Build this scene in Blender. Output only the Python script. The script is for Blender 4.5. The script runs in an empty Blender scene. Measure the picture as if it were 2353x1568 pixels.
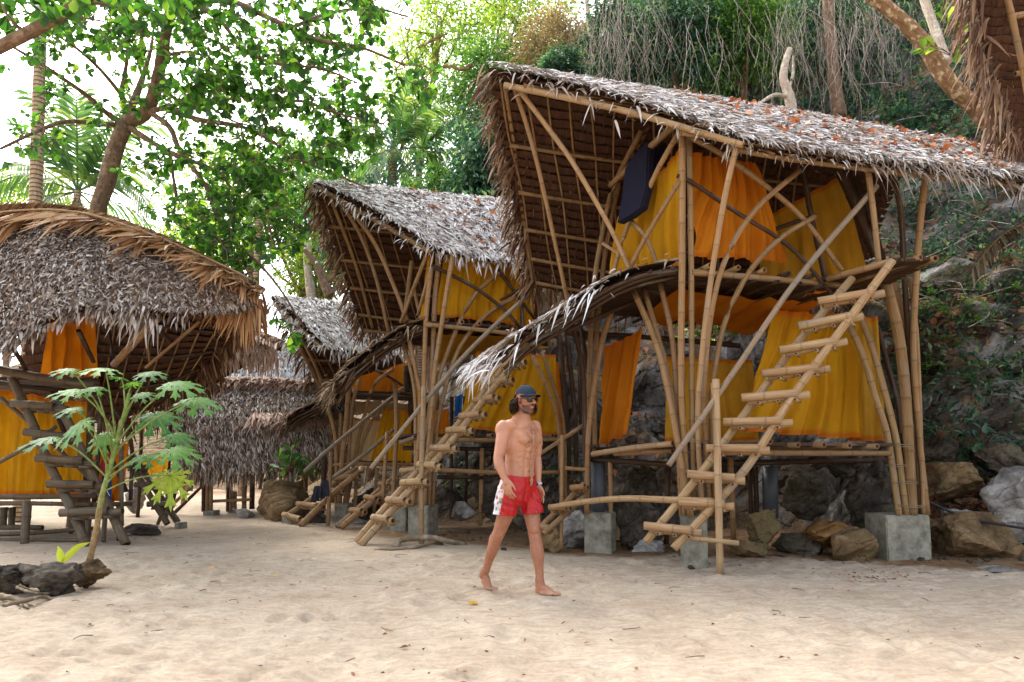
import bpy, bmesh, math, random
import numpy as np
from mathutils import Vector, noise
from mathutils.bvhtree import BVHTree
random.seed(7); RNG = np.random.default_rng(7)
SC = bpy.context.scene; COL = SC.collection
R = math.radians
# ---------------------------------------------------------------- camera
FPX, CX, CY, HZ = 1569.0, 1176.5, 784.0, 1060.0      # focal length, centre and horizon in the photo's 2353 x 1568 preview pixels
CAMZ, PITCH = 1.137, R(5.0)
SHIFT = (HZ - CY) - FPX * math.tan(PITCH)
cam = bpy.data.cameras.new('camera'); camo = bpy.data.objects.new('camera', cam); COL.objects.link(camo)
camo.location = (0, 0, CAMZ); camo.rotation_euler = (R(90) + PITCH, 0, 0)
cam.sensor_width = 36; cam.lens = FPX / 2353 * 36; cam.shift_y = SHIFT / 2353
cam.clip_start = 0.05; cam.clip_end = 2000
SC.camera = camo
# ---------------------------------------------------------------- world, sun, exposure
SUN_EL, SUN_AZ = R(48), R(-38)                        # azimuth from +Y (into the picture) towards +X: high, behind left
w = bpy.data.worlds.new('World'); SC.world = w; w.use_nodes = True
nt = w.node_tree; nt.nodes.clear()
sky = nt.nodes.new('ShaderNodeTexSky'); sky.sky_type = 'NISHITA'; sky.sun_disc = False
sky.sun_elevation = SUN_EL; sky.sun_rotation = SUN_AZ; sky.air_density = 1.0; sky.dust_density = 4.0; sky.ozone_density = 1.0
hs = nt.nodes.new('ShaderNodeHueSaturation'); hs.inputs['Saturation'].default_value = 0.5; hs.inputs['Value'].default_value = 1.0
bg = nt.nodes.new('ShaderNodeBackground'); bg.inputs['Strength'].default_value = 0.15
wo = nt.nodes.new('ShaderNodeOutputWorld')
nt.links.new(sky.outputs[0], hs.inputs['Color']); nt.links.new(hs.outputs[0], bg.inputs['Color']); nt.links.new(bg.outputs[0], wo.inputs['Surface'])
sl = bpy.data.lights.new('sun', 'SUN'); so = bpy.data.objects.new('sun', sl); COL.objects.link(so)
sl.energy = 0.8; sl.angle = R(24); sl.color = (1.0, 0.96, 0.90)
_d = Vector((math.sin(SUN_AZ) * math.cos(SUN_EL), math.cos(SUN_AZ) * math.cos(SUN_EL), math.sin(SUN_EL)))
so.rotation_euler = _d.to_track_quat('Z', 'Y').to_euler()
SC.view_settings.view_transform = 'Standard'; SC.view_settings.look = 'None'; SC.view_settings.gamma = 1
SC.view_settings.exposure = 1.95
SC.cycles.max_bounces = 8; SC.cycles.transparent_max_bounces = 8; SC.cycles.diffuse_bounces = 4

# ---------------------------------------------------------------- points
def P(px, py, d):
    """world point at depth Y=d that the photo shows at preview pixel px, py"""
    x = (px - CX) / FPX; y = (CY - py + SHIFT) / FPX
    v = Vector((x, math.cos(PITCH) - y * math.sin(PITCH), math.sin(PITCH) + y * math.cos(PITCH)))
    return Vector((0, 0, CAMZ)) + v * (d / v.y)
def G(px, py, z=0.0):
    """point on the sand seen at a pixel"""
    x = (px - CX) / FPX; y = (CY - py + SHIFT) / FPX
    v = Vector((x, math.cos(PITCH) - y * math.sin(PITCH), math.sin(PITCH) + y * math.cos(PITCH)))
    return Vector((0, 0, CAMZ)) + v * ((z - CAMZ) / v.z)
def PP(lst, d=None):
    return [P(*(q if len(q) == 3 else (q[0], q[1], d))) for q in lst]
def spline(pts, n):
    """n points along a Catmull-Rom curve, evenly by length"""
    p = [Vector(q) for q in pts]
    if len(p) == 2: return [p[0].lerp(p[1], i / (n - 1)) for i in range(n)]
    e = [p[0] * 2 - p[1]] + p + [p[-1] * 2 - p[-2]]
    out = []
    for i in range(1, len(e) - 2):
        a, b, c, d = e[i - 1:i + 3]
        for k in range(16):
            t = k / 16
            out.append(0.5 * ((2 * b) + (c - a) * t + (2 * a - 5 * b + 4 * c - d) * t * t + (3 * b - a - 3 * c + d) * t ** 3))
    out.append(p[-1])
    L = [0]
    for a, b in zip(out, out[1:]): L.append(L[-1] + (b - a).length)
    res = []; j = 0
    for i in range(n):
        s = L[-1] * i / (n - 1)
        while j < len(L) - 2 and L[j + 1] < s: j += 1
        f = (s - L[j]) / max(1e-9, L[j + 1] - L[j]); res.append(out[j].lerp(out[j + 1], min(1, f)))
    return res
def plen(p): return sum((b - a).length for a, b in zip(p, p[1:]))

# ---------------------------------------------------------------- scene objects
def tag(o, label=None, cat=None, group=None, kind=None):
    if label: o['label'] = label
    if cat: o['category'] = cat
    if group: o['group'] = group
    if kind: o['kind'] = kind
    return o
def empty(name, loc=(0, 0, 0), label=None, cat=None, group=None):
    o = bpy.data.objects.new(name, None); COL.objects.link(o); o.location = loc; o.empty_display_size = 0.2
    return tag(o, label, cat, group)
def world_loc(o):
    v = Vector(o.location)
    while o.parent: o = o.parent; v = v + Vector(o.location)
    return v
def link(name, me, parent=None):
    """world-space mesh data linked as an object; under a parent it is expressed in the parent's space"""
    o = bpy.data.objects.new(name, me); COL.objects.link(o)
    if parent:
        wl = world_loc(parent); o.parent = parent
        if wl.length: me.transform(__import__('mathutils').Matrix.Translation(-wl))
    return o
def np_mesh(name, V, F, mat, uv=None, col=None, smooth=True, parent=None):
    """V (n,3), F (m,k) index array -> one mesh object, quick"""
    me = bpy.data.meshes.new(name)
    V = np.asarray(V, dtype=np.float32); F = np.asarray(F, dtype=np.int32); m, k = F.shape
    me.vertices.add(len(V)); me.vertices.foreach_set('co', V.ravel())
    me.loops.add(m * k); me.loops.foreach_set('vertex_index', F.ravel())
    me.polygons.add(m); me.polygons.foreach_set('loop_start', np.arange(0, m * k, k, dtype=np.int32))
    me.polygons.foreach_set('use_smooth', np.full(m, smooth, dtype=bool))
    if uv is not None:
        me.uv_layers.new(name='UVMap').data.foreach_set('uv', np.asarray(uv, dtype=np.float32)[F.ravel()].ravel())
    if col is not None:
        a = me.attributes.new('tone', 'FLOAT', 'POINT'); a.data.foreach_set('value', np.asarray(col, dtype=np.float32))
    me.update(calc_edges=True); me.validate()
    if mat: me.materials.append(mat)
    return link(name, me, parent)
class MB:
    """collects shapes with uv and a tone value per vertex, then links them as ONE mesh object"""
    def __init__(s): s.v = []; s.f = []; s.uv = []; s.c = []; s.mi = []; s.cur = 0
    def vert(s, p, uv=(0, 0), c=0.0): s.v.append(tuple(p)); s.uv.append(uv); s.c.append(c); return len(s.v) - 1
    def face(s, *i): s.f.append(i); s.mi.append(s.cur)
    def grid(s, rows, uvs=None, cs=None, closed=False):
        b = len(s.v); n = len(rows[0])
        for i, r in enumerate(rows):
            for j, p in enumerate(r):
                s.vert(p, uvs[i][j] if uvs else (j / max(1, n - 1), i / max(1, len(rows) - 1)), cs[i][j] if cs else 0.0)
        for i in range(len(rows) - 1):
            for j in range(n if closed else n - 1):
                k = (j + 1) % n
                s.face(b + i * n + j, b + i * n + k, b + (i + 1) * n + k, b + (i + 1) * n + j)
        return b
    def box(s, c, size, rz=0.0, ax=None):
        c = Vector(c); hx, hy, hz = [q / 2 for q in size]; ca, sa = math.cos(rz), math.sin(rz); b = len(s.v)
        X, Y, Z = ax if ax else (Vector((ca, sa, 0)), Vector((-sa, ca, 0)), Vector((0, 0, 1)))
        for x in (-hx, hx):
            for y in (-hy, hy):
                for z in (-hz, hz): s.vert(c + X * x + Y * y + Z * z, (x + y, z))
        for f in ((0, 1, 3, 2), (4, 6, 7, 5), (0, 4, 5, 1), (2, 3, 7, 6), (0, 2, 6, 4), (1, 5, 7, 3)): s.face(*[b + q for q in f])
    def build(s, name, mat, parent=None, smooth=True):
        me = bpy.data.meshes.new(name); me.from_pydata(s.v, [], s.f)
        if me.polygons:
            u = me.uv_layers.new(name='UVMap'); li = np.empty(len(me.loops), dtype=np.int32); me.loops.foreach_get('vertex_index', li)
            u.data.foreach_set('uv', np.array(s.uv, dtype=np.float32)[li].ravel())
            a = me.attributes.new('tone', 'FLOAT', 'POINT'); a.data.foreach_set('value', np.array(s.c, dtype=np.float32))
            me.polygons.foreach_set('use_smooth', np.full(len(me.polygons), smooth, dtype=bool))
        for m in (mat if isinstance(mat, (list, tuple)) else [mat]): me.materials.append(m)
        if isinstance(mat, (list, tuple)): me.polygons.foreach_set('material_index', np.array(s.mi, dtype=np.int32))
        me.update()
        return link(name, me, parent)
def frame_of(t):
    t = t.normalized(); r = Vector((0, 0, 1)) if abs(t.z) < 0.9 else Vector((1, 0, 0))
    a = t.cross(r).normalized(); return a, a.cross(t).normalized()
def tube(mb, pts, r0, r1=None, seg=8, caps=True, wob=0.0):
    """plain round tube through a list of points"""
    r1 = r0 if r1 is None else r1; n = len(pts); rows = []; uvs = []; L = random.random() * 9; u0 = random.random() * 5
    for i, p in enumerate(pts):
        t = pts[min(i + 1, n - 1)] - pts[max(i - 1, 0)]; a, b = frame_of(t); r = r0 + (r1 - r0) * i / (n - 1)
        if wob: r *= 1 + wob * (random.random() - .5)
        if i: L += (p - pts[i - 1]).length
        rows.append([p + (a * math.cos(2 * math.pi * k / seg) + b * math.sin(2 * math.pi * k / seg)) * r * (1 + (wob * .6 * noise.noise(p * 3 + Vector((k, 0, 0))) if wob else 0)) for k in range(seg)])
        uvs.append([(u0 + k / seg, L) for k in range(seg)])
    s = mb.grid(rows, uvs, closed=True)
    if caps:
        mb.face(*[s + k for k in range(seg)][::-1]); e = s + (n - 1) * seg; mb.face(*[e + k for k in range(seg)])
def bamboo(mb, pts, r, r1=None, seg=10, node=0.30, bind=False):
    """a culm: swollen node rings, hollow cut ends; tone 1 marks node rings, tone 2 the hollow, tone 3 tie string"""
    r1 = r if r1 is None else r1
    pts = [Vector(p) for p in pts]; L = plen(spline(pts, 12)); nn = max(4, int(L / 0.10))
    line = spline(pts, nn * 2 + 1); cum = [0.0]
    for a, b in zip(line, line[1:]): cum.append(cum[-1] + (b - a).length)
    L = cum[-1]
    def at(s):
        s = min(max(s, 0), L); j = 0
        lo, hi = 0, len(cum) - 2
        while lo < hi:
            m = (lo + hi + 1) // 2
            if cum[m] <= s: lo = m
            else: hi = m - 1
        f = (s - cum[lo]) / max(1e-9, cum[lo + 1] - cum[lo]); return line[lo].lerp(line[lo + 1], f), (line[min(lo + 2, len(line) - 1)] - line[max(lo - 1, 0)])
    st = [(0.0, 1.0, 0.0)]; s = node * random.uniform(.25, .9)
    while s < L - 0.05:
        g = r * .45
        st += [(s - g * .8, 0.98, 0), (s - g * .3, 1.06, .5), (s, 1.03, 1), (s + g * .3, 1.07, .6), (s + g * .9, 0.975, 0)]
        m = node * random.uniform(.85, 1.2); st.append((s + m * .5, 0.975, 0)); s += m
    st.append((L, 1.0, 0.0)); st = [q for q in st if q[0] <= L]; st.sort()
    rows = []; uvs = []; cs = []; u0 = random.random() * 7; v0 = random.random() * 50
    for (s, k, c) in st:
        p, t = at(s); a, b = frame_of(t); rr = (r + (r1 - r) * s / L) * k
        rows.append([p + (a * math.cos(2 * math.pi * j / seg) + b * math.sin(2 * math.pi * j / seg)) * rr for j in range(seg)])
        uvs.append([(u0 + j / seg, v0 + s) for j in range(seg)]); cs.append([c] * seg)
    base = mb.grid(rows, uvs, cs, closed=True)
    for e, sgn in ((0, -1), (len(rows) - 1, 1)):
        p, t = at(0 if sgn < 0 else L); t = t.normalized(); rr = r if sgn < 0 else r1; i0 = base + e * seg
        ctr = sum(rows[e], Vector()) / seg; b1 = len(mb.v)
        for j in range(seg): mb.vert(ctr + (rows[e][j] - ctr) * .62, uvs[e][j], 1.4)
        for j in range(seg): mb.vert(ctr + (rows[e][j] - ctr) * .55 - t * sgn * rr * 1.2, uvs[e][j], 2)
        for j in range(seg):
            k = (j + 1) % seg; q = (i0 + j, b1 + j, b1 + k, i0 + k); q2 = (b1 + j, b1 + seg + j, b1 + seg + k, b1 + k)
            mb.face(*(q if sgn < 0 else q[::-1])); mb.face(*(q2 if sgn < 0 else q2[::-1]))
        f = [b1 + seg + j for j in range(seg)]; mb.face(*(f[::-1] if sgn < 0 else f))
def pole(parent, pts, r=0.045, r1=None, name='bamboo_pole', mat=None, seg=10, node=0.30):
    k = .9 if r >= .058 else .78; mb = MB(); bamboo(mb, pts, r * k, r1 * k if r1 else None, seg, node); return mb.build(name, mat or M['bamboo'], parent)

# ---------------------------------------------------------------- materials
M = {}
def new_mat(name):
    m = bpy.data.materials.new(name); m.use_nodes = True; M[name] = m; t = m.node_tree; t.nodes.clear(); return m, t
def nd(t, typ, inp=None, **kw):
    n = t.nodes.new(typ)
    for k, v in kw.items(): setattr(n, k, v)
    for k, v in (inp or {}).items():
        if isinstance(v, bpy.types.NodeSocket): t.links.new(v, n.inputs[k])
        else: n.inputs[k].default_value = v
    return n
def rgb(h):
    f = lambda c: ((c / 255 + .055) / 1.055) ** 2.4 if c > 10 else c / 255 / 12.92
    return tuple(f(c) for c in h) + (1.0,)
def ramp(t, fac, stops, interp='LINEAR'):
    n = t.nodes.new('ShaderNodeValToRGB'); t.links.new(fac, n.inputs[0]); e = n.color_ramp.elements; n.color_ramp.interpolation = interp
    while len(e) < len(stops): e.new(0.5)
    for i, (p, c) in enumerate(stops): e[i].position = p; e[i].color = c if len(c) == 4 else tuple(c) + (1,)
    return n.outputs[0]
def mixc(t, f, a, b, mode='MIX'):
    n = t.nodes.new('ShaderNodeMix'); n.data_type = 'RGBA'; n.blend_type = mode
    for k, v in ((0, f), (6, a), (7, b)):
        if isinstance(v, bpy.types.NodeSocket): t.links.new(v, n.inputs[k])
        else: n.inputs[k].default_value = v
    return n.outputs[2]
def math_n(t, op, a, b=0.0, clamp=False):
    n = nd(t, 'ShaderNodeMath', operation=op); n.use_clamp = clamp
    for k, v in ((0, a), (1, b)):
        if isinstance(v, bpy.types.NodeSocket): t.links.new(v, n.inputs[k])
        else: n.inputs[k].default_value = v
    return n.outputs[0]
def obj_co(t): return nd(t, 'ShaderNodeTexCoord').outputs['Object']
def geo_pos(t): return nd(t, 'ShaderNodeNewGeometry').outputs['Position']
def uvmap(t, sx=1, sy=1):
    m = nd(t, 'ShaderNodeMapping', {'Scale': (sx, sy, 1)}); t.links.new(nd(t, 'ShaderNodeUVMap').outputs[0], m.inputs[0]); return m.outputs[0]
def noi(t, vec, scale, detail=4, rough=.55, out='Fac'):
    return nd(t, 'ShaderNodeTexNoise', {'Vector': vec, 'Scale': scale, 'Detail': detail, 'Roughness': rough}).outputs[out]
def island(t): return nd(t, 'ShaderNodeNewGeometry').outputs['Random Per Island']
def tone(t): return nd(t, 'ShaderNodeAttribute', attribute_name='tone').outputs['Fac']
def bump(t, h, strength=.3, dist=.01):
    return nd(t, 'ShaderNodeBump', {'Height': h, 'Strength': strength, 'Distance': dist}).outputs[0]
def finish(t, color, rough=.7, normal=None, spec=.3, trans=0.0, tcol=None, sss=0.0):
    b = nd(t, 'ShaderNodeBsdfPrincipled', {'Base Color': color, 'Roughness': rough, 'Specular IOR Level': spec})
    if normal is not None: t.links.new(normal, b.inputs['Normal'])
    if sss: b.inputs['Subsurface Weight'].default_value = sss; b.inputs['Subsurface Radius'].default_value = (.02, .008, .004); b.inputs['Subsurface Scale'].default_value = .5
    sh = b.outputs[0]
    if trans:
        tr = nd(t, 'ShaderNodeBsdfTranslucent', {'Color': tcol if tcol is not None else color})
        if normal is not None: t.links.new(normal, tr.inputs['Normal'])
        mx = nd(t, 'ShaderNodeMixShader', {0: trans}); t.links.new(sh, mx.inputs[1]); t.links.new(tr.outputs[0], mx.inputs[2]); sh = mx.outputs[0]
    o = nd(t, 'ShaderNodeOutputMaterial'); t.links.new(sh, o.inputs['Surface'])

def mat_bamboo(name, a, b, c, ring):
    m, t = new_mat(name)
    uv = uvmap(t, 9, 1.3); f = noi(t, uv, 2.2, 5, .65); big = noi(t, uvmap(t, .7, .8), 1.7, 3)
    oi = nd(t, 'ShaderNodeObjectInfo').outputs['Random']
    base = ramp(t, f, [(.28, a), (.52, b), (.75, c)])
    base = mixc(t, math_n(t, 'MULTIPLY', big, .55), base, a)
    base = mixc(t, 1.0, base, ramp(t, oi, [(0, (.62, .60, .56)), (.2, (.95, .88, .78)), (.4, (.74, .72, .62)), (.6, (1.0, .98, .94)), (.8, (.80, .70, .60)), (1, (.92, .95, .86))]), 'MULTIPLY'); base = mixc(t, ramp(t, big, [(.56, (0, 0, 0)), (.68, (.45, .45, .45))]), base, rgb((128, 124, 112)))
    tn = tone(t)
    base = mixc(t, math_n(t, 'MULTIPLY', tn, .5, True), base, ring)
    base = mixc(t, math_n(t, 'SUBTRACT', tn, 1.2, True), base, rgb((60, 38, 24)))
    h = math_n(t, 'ADD', f, noi(t, uvmap(t, 30, 2), 3, 3))
    finish(t, base, .62, bump(t, h, .25, .004), .25)
mat_bamboo('bamboo', rgb((112, 84, 56)), rgb((172, 136, 96)), rgb((204, 174, 134)), rgb((74, 48, 30)))
mat_bamboo('bamboo_dark', rgb((46, 32, 23)), rgb((78, 56, 40)), rgb((106, 80, 58)), rgb((42, 28, 20)))  # darker copy of bamboo: shade on inner and under-floor poles put into the colour
mat_bamboo('bamboo_grey', rgb((104, 88, 72)), rgb((158, 140, 120)), rgb((194, 180, 162)), rgb((90, 70, 52)))
mat_bamboo('bamboo_pale', rgb((132, 104, 74)), rgb((194, 162, 124)), rgb((220, 196, 162)), rgb((92, 64, 42)))
mat_bamboo('old_wood', rgb((70, 60, 48)), rgb((112, 98, 80)), rgb((148, 132, 112)), rgb((56, 46, 36)))

def mat_strip(name, stops, rough=.75, trans=.15):
    m, t = new_mat(name)
    r = island(t); f = noi(t, uvmap(t, 14, 1.2), 2.0, 3)
    base = ramp(t, r, stops)
    base = mixc(t, .35, base, ramp(t, f, [(.3, (.4, .37, .34)), (.7, (1, 1, 1))]), 'MULTIPLY')
    finish(t, base, rough, None, .25, trans)
mat_strip('thatch_white', [(0, rgb((120, 104, 92))), (.12, rgb((176, 164, 154))), (.35, rgb((226, 221, 217))), (.75, rgb((242, 240, 238))), (1, rgb((248, 247, 247)))], .7, .1)
mat_strip('thatch_mixed', [(0, rgb((88, 64, 48))), (.2, rgb((146, 124, 104))), (.5, rgb((196, 182, 168))), (.8, rgb((222, 212, 202))), (1, rgb((236, 230, 224)))])
mat_strip('thatch_grey', [(0, rgb((66, 50, 42))), (.3, rgb((112, 96, 84))), (.6, rgb((150, 135, 122))), (.85, rgb((186, 174, 162))), (1, rgb((214, 206, 200)))])
mat_strip('thatch_brown', [(0, rgb((70, 46, 32))), (.4, rgb((110, 78, 56))), (.75, rgb((144, 110, 82))), (1, rgb((186, 160, 132)))])
mat_strip('thatch_fresh', [(0, rgb((128, 84, 52))), (.3, rgb((176, 128, 84))), (.7, rgb((206, 160, 112))), (1, rgb((226, 190, 146)))])
mat_strip('thatch_pink', [(0, rgb((150, 112, 92))), (.3, rgb((192, 160, 140))), (.7, rgb((218, 192, 174))), (1, rgb((236, 220, 206)))])
mat_strip('dry_frond', [(0, rgb((84, 66, 48))), (.5, rgb((134, 112, 86))), (1, rgb((176, 154, 124)))])
mat_strip('fallen_orange', [(0, rgb((120, 62, 34))), (.35, rgb((178, 98, 52))), (.7, rgb((204, 134, 86))), (1, rgb((216, 168, 130)))], .6, .1)
mat_strip('fallen_brown', [(0, rgb((74, 46, 32))), (.35, rgb((124, 78, 54))), (.7, rgb((168, 116, 84))), (1, rgb((200, 160, 130)))], .7, .1)
m, t = new_mat('shingle')
uv = uvmap(t, 26, 1.0); f = noi(t, uv, 1.0, 5, .7); f2 = noi(t, uvmap(t, 1.2, 2.4), 1.5, 3); tn = tone(t)
base = ramp(t, f, [(.25, rgb((44, 28, 22))), (.5, rgb((84, 56, 42))), (.72, rgb((122, 86, 64)))])
base = mixc(t, math_n(t, 'MULTIPLY', f2, .6), base, rgb((62, 42, 32)))
base = mixc(t, math_n(t, 'MULTIPLY', tn, .5), base, rgb((100, 70, 52)))
finish(t, base, .8, bump(t, f, .6, .012), .15)
m, t = new_mat('thatch_base')
finish(t, ramp(t, noi(t, geo_pos(t), 30, 3), [(.3, rgb((48, 36, 28))), (.7, rgb((98, 80, 66)))]), .9, None, .1)

def mat_cloth(name, a, b, trans=.35):
    m, t = new_mat(name)
    f = noi(t, uvmap(t, 1, 1), 1.3, 3); weave = noi(t, uvmap(t, 1, 1), 240, 2)
    base = ramp(t, f, [(.3, a), (.7, b)])
    base = mixc(t, .18, base, ramp(t, weave, [(.3, (.4, .4, .4)), (.7, (1, 1, 1))]), 'MULTIPLY')
    tn = tone(t); base = mixc(t, math_n(t, 'MULTIPLY', tn, .85, True), base, rgb((214, 112, 20)))
    base = mixc(t, .4, base, ramp(t, noi(t, uvmap(t, 1, .35), 3.5, 5, .6), [(.32, (.66, .58, .5)), (.6, (1, 1, 1))]), 'MULTIPLY'); wr_ = noi(t, uvmap(t, 1, .5), 9, 4, .6)
    finish(t, base, .75, bump(t, math_n(t, 'ADD', wr_, math_n(t, 'MULTIPLY', weave, .1)), .5, .03), .2, trans)
mat_cloth('yellow_cloth', rgb((208, 144, 14)), rgb((226, 168, 26)))
mat_cloth('gold_cloth', rgb((214, 152, 34)), rgb((232, 178, 60)))
mat_cloth('orange_cloth', rgb((214, 118, 16)), rgb((228, 144, 26)))
mat_cloth('blue_cloth', rgb((30, 84, 150)), rgb((44, 110, 176)), .2)
mat_cloth('dark_cloth', rgb((48, 50, 58)), rgb((74, 76, 84)), .1)
mat_cloth('pale_cloth', rgb((226, 196, 140)), rgb((236, 210, 160)), .4)

def mat_leaf(name, stops, trans=.45, rough=.42, tmul=(1.0, 1.0, .55)):
    m, t = new_mat(name)
    c = ramp(t, island(t), stops); c2 = mixc(t, .4, c, ramp(t, noi(t, geo_pos(t), 1.1, 2), [(.35, (.35, .42, .4)), (.65, (1, 1, 1))]), 'MULTIPLY')
    tc = mixc(t, 1.0, c2, (2.4 * tmul[0], 2.4 * tmul[1], 2.4 * tmul[2], 1), 'MULTIPLY')
    finish(t, c2, rough, None, .45, trans, tc)
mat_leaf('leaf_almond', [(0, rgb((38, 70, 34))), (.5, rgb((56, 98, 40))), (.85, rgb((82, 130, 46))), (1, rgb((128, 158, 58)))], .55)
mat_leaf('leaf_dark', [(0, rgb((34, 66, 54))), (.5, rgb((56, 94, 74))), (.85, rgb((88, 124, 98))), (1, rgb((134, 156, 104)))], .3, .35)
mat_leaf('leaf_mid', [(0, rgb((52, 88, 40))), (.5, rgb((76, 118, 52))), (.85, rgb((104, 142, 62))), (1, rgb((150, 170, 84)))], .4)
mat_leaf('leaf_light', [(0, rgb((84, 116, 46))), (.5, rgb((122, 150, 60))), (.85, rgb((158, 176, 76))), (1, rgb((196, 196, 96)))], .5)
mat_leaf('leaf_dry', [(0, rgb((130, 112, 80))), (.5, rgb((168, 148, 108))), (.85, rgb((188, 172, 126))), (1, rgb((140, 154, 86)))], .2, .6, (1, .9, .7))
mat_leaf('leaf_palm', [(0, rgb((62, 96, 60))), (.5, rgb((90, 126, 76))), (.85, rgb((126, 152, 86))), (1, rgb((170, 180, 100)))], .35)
mat_leaf('leaf_papaya', [(0, rgb((76, 126, 70))), (1, rgb((98, 148, 80)))], .35, .5)
mat_leaf('leaf_papaya_yellow', [(0, rgb((156, 176, 60))), (1, rgb((186, 192, 66)))], .4, .5)
mat_leaf('leaf_yellow', [(0, rgb((206, 160, 30))), (1, rgb((220, 184, 50)))], .2, .5)

def mat_bark(name, a, b, c, scale=6, sx=1):
    m, t = new_mat(name)
    f = noi(t, uvmap(t, 3 * sx, 1), scale, 6, .65); g = noi(t, geo_pos(t), 8, 4, .6)
    base = ramp(t, f, [(.3, a), (.55, b)]); base = mixc(t, ramp(t, g, [(.52, (0, 0, 0)), (.62, (1, 1, 1))]), base, c)
    finish(t, base, .85, bump(t, f, .7, .02), .15)
mat_bark('bark', rgb((84, 66, 52)), rgb((128, 104, 84)), rgb((150, 128, 106)))
mat_bark('bark_mottled', rgb((104, 74, 50)), rgb((146, 112, 80)), rgb((204, 178, 140)), 4)
mat_bark('bark_pale', rgb((150, 132, 112)), rgb((196, 180, 160)), rgb((222, 210, 194)))
mat_bark('bark_twig', rgb((82, 54, 40)), rgb((116, 78, 56)), rgb((134, 100, 76)))
mat_bark('vine', rgb((130, 112, 98)), rgb((176, 162, 148)), rgb((206, 196, 186)))
mat_bark('root', rgb((92, 78, 62)), rgb((146, 126, 102)), rgb((170, 152, 128)))
m, t = new_mat('palm_bark')
v = nd(t, 'ShaderNodeSeparateXYZ', {0: uvmap(t, 1, 1)}).outputs[1]
wv = nd(t, 'ShaderNodeTexWave', {'Vector': uvmap(t, .05, 1), 'Scale': 3.6, 'Distortion': 1.5, 'Detail': 2}, bands_direction='Y').outputs['Fac']
f = noi(t, uvmap(t, 6, 1), 4, 4)
base = mixc(t, ramp(t, wv, [(.05, (1, 1, 1)), (.35, (0, 0, 0))]), ramp(t, f, [(.3, rgb((150, 126, 100))), (.7, rgb((204, 182, 152)))]), rgb((104, 80, 58)))
finish(t, base, .85, bump(t, wv, .6, .02), .15)

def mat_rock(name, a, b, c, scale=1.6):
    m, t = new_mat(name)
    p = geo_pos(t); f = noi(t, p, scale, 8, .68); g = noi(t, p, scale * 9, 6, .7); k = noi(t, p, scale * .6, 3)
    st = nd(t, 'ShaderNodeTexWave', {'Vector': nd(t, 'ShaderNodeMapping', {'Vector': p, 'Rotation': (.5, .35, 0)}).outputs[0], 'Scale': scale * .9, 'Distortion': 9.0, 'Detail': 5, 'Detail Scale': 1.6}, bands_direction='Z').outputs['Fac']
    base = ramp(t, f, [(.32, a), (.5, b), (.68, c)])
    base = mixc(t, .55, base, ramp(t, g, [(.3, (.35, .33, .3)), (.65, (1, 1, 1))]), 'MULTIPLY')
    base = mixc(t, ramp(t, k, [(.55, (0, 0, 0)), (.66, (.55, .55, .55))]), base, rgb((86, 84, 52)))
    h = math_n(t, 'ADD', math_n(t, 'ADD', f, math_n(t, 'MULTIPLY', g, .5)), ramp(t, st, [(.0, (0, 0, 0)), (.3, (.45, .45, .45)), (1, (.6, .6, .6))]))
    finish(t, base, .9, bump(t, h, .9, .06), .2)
mat_rock('rock_grey', rgb((84, 80, 74)), rgb((156, 150, 142)), rgb((216, 212, 206)))
mat_rock('rock_brown', rgb((82, 64, 44)), rgb((132, 106, 74)), rgb((164, 138, 102)), 2.2)
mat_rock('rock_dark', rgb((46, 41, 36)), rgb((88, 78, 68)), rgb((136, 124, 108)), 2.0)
mat_rock('rock_ochre', rgb((112, 78, 40)), rgb((150, 110, 62)), rgb((176, 138, 92)), 2.2)
m, t = new_mat('concrete')
p = geo_pos(t); f = noi(t, p, 7, 6, .65); g = noi(t, p, 90, 3)
base = mixc(t, .5, ramp(t, f, [(.32, rgb((104, 100, 88))), (.62, rgb((166, 160, 142)))]), ramp(t, g, [(.3, (.7, .7, .7)), (.7, (1, 1, 1))]), 'MULTIPLY')
finish(t, base, .9, bump(t, g, .4, .006), .2)
def plain(name, c, rough=.5, spec=.4, metal=0):
    m, t = new_mat(name); b = nd(t, 'ShaderNodeBsdfPrincipled', {'Base Color': c, 'Roughness': rough, 'Specular IOR Level': spec, 'Metallic': metal})
    o = nd(t, 'ShaderNodeOutputMaterial'); t.links.new(b.outputs[0], o.inputs[0]); return m
plain('pvc_grey', rgb((84, 88, 92)), .5); plain('black_hose', rgb((34, 36, 40)), .45); plain('steel_wire', rgb((150, 146, 140)), .4, .5, .6)
m, t = new_mat('mattress')
f = noi(t, geo_pos(t), 160, 2); finish(t, ramp(t, f, [(.3, rgb((24, 23, 36))), (.7, rgb((36, 35, 50)))]), .9, bump(t, f, .3, .003), .15)
m, t = new_mat('green_wood')
f = noi(t, uvmap(t, 3, 1), 5, 5); finish(t, ramp(t, f, [(.35, rgb((62, 66, 44))), (.6, rgb((98, 96, 66)))]), .85, bump(t, f, .5, .01), .15)
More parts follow.
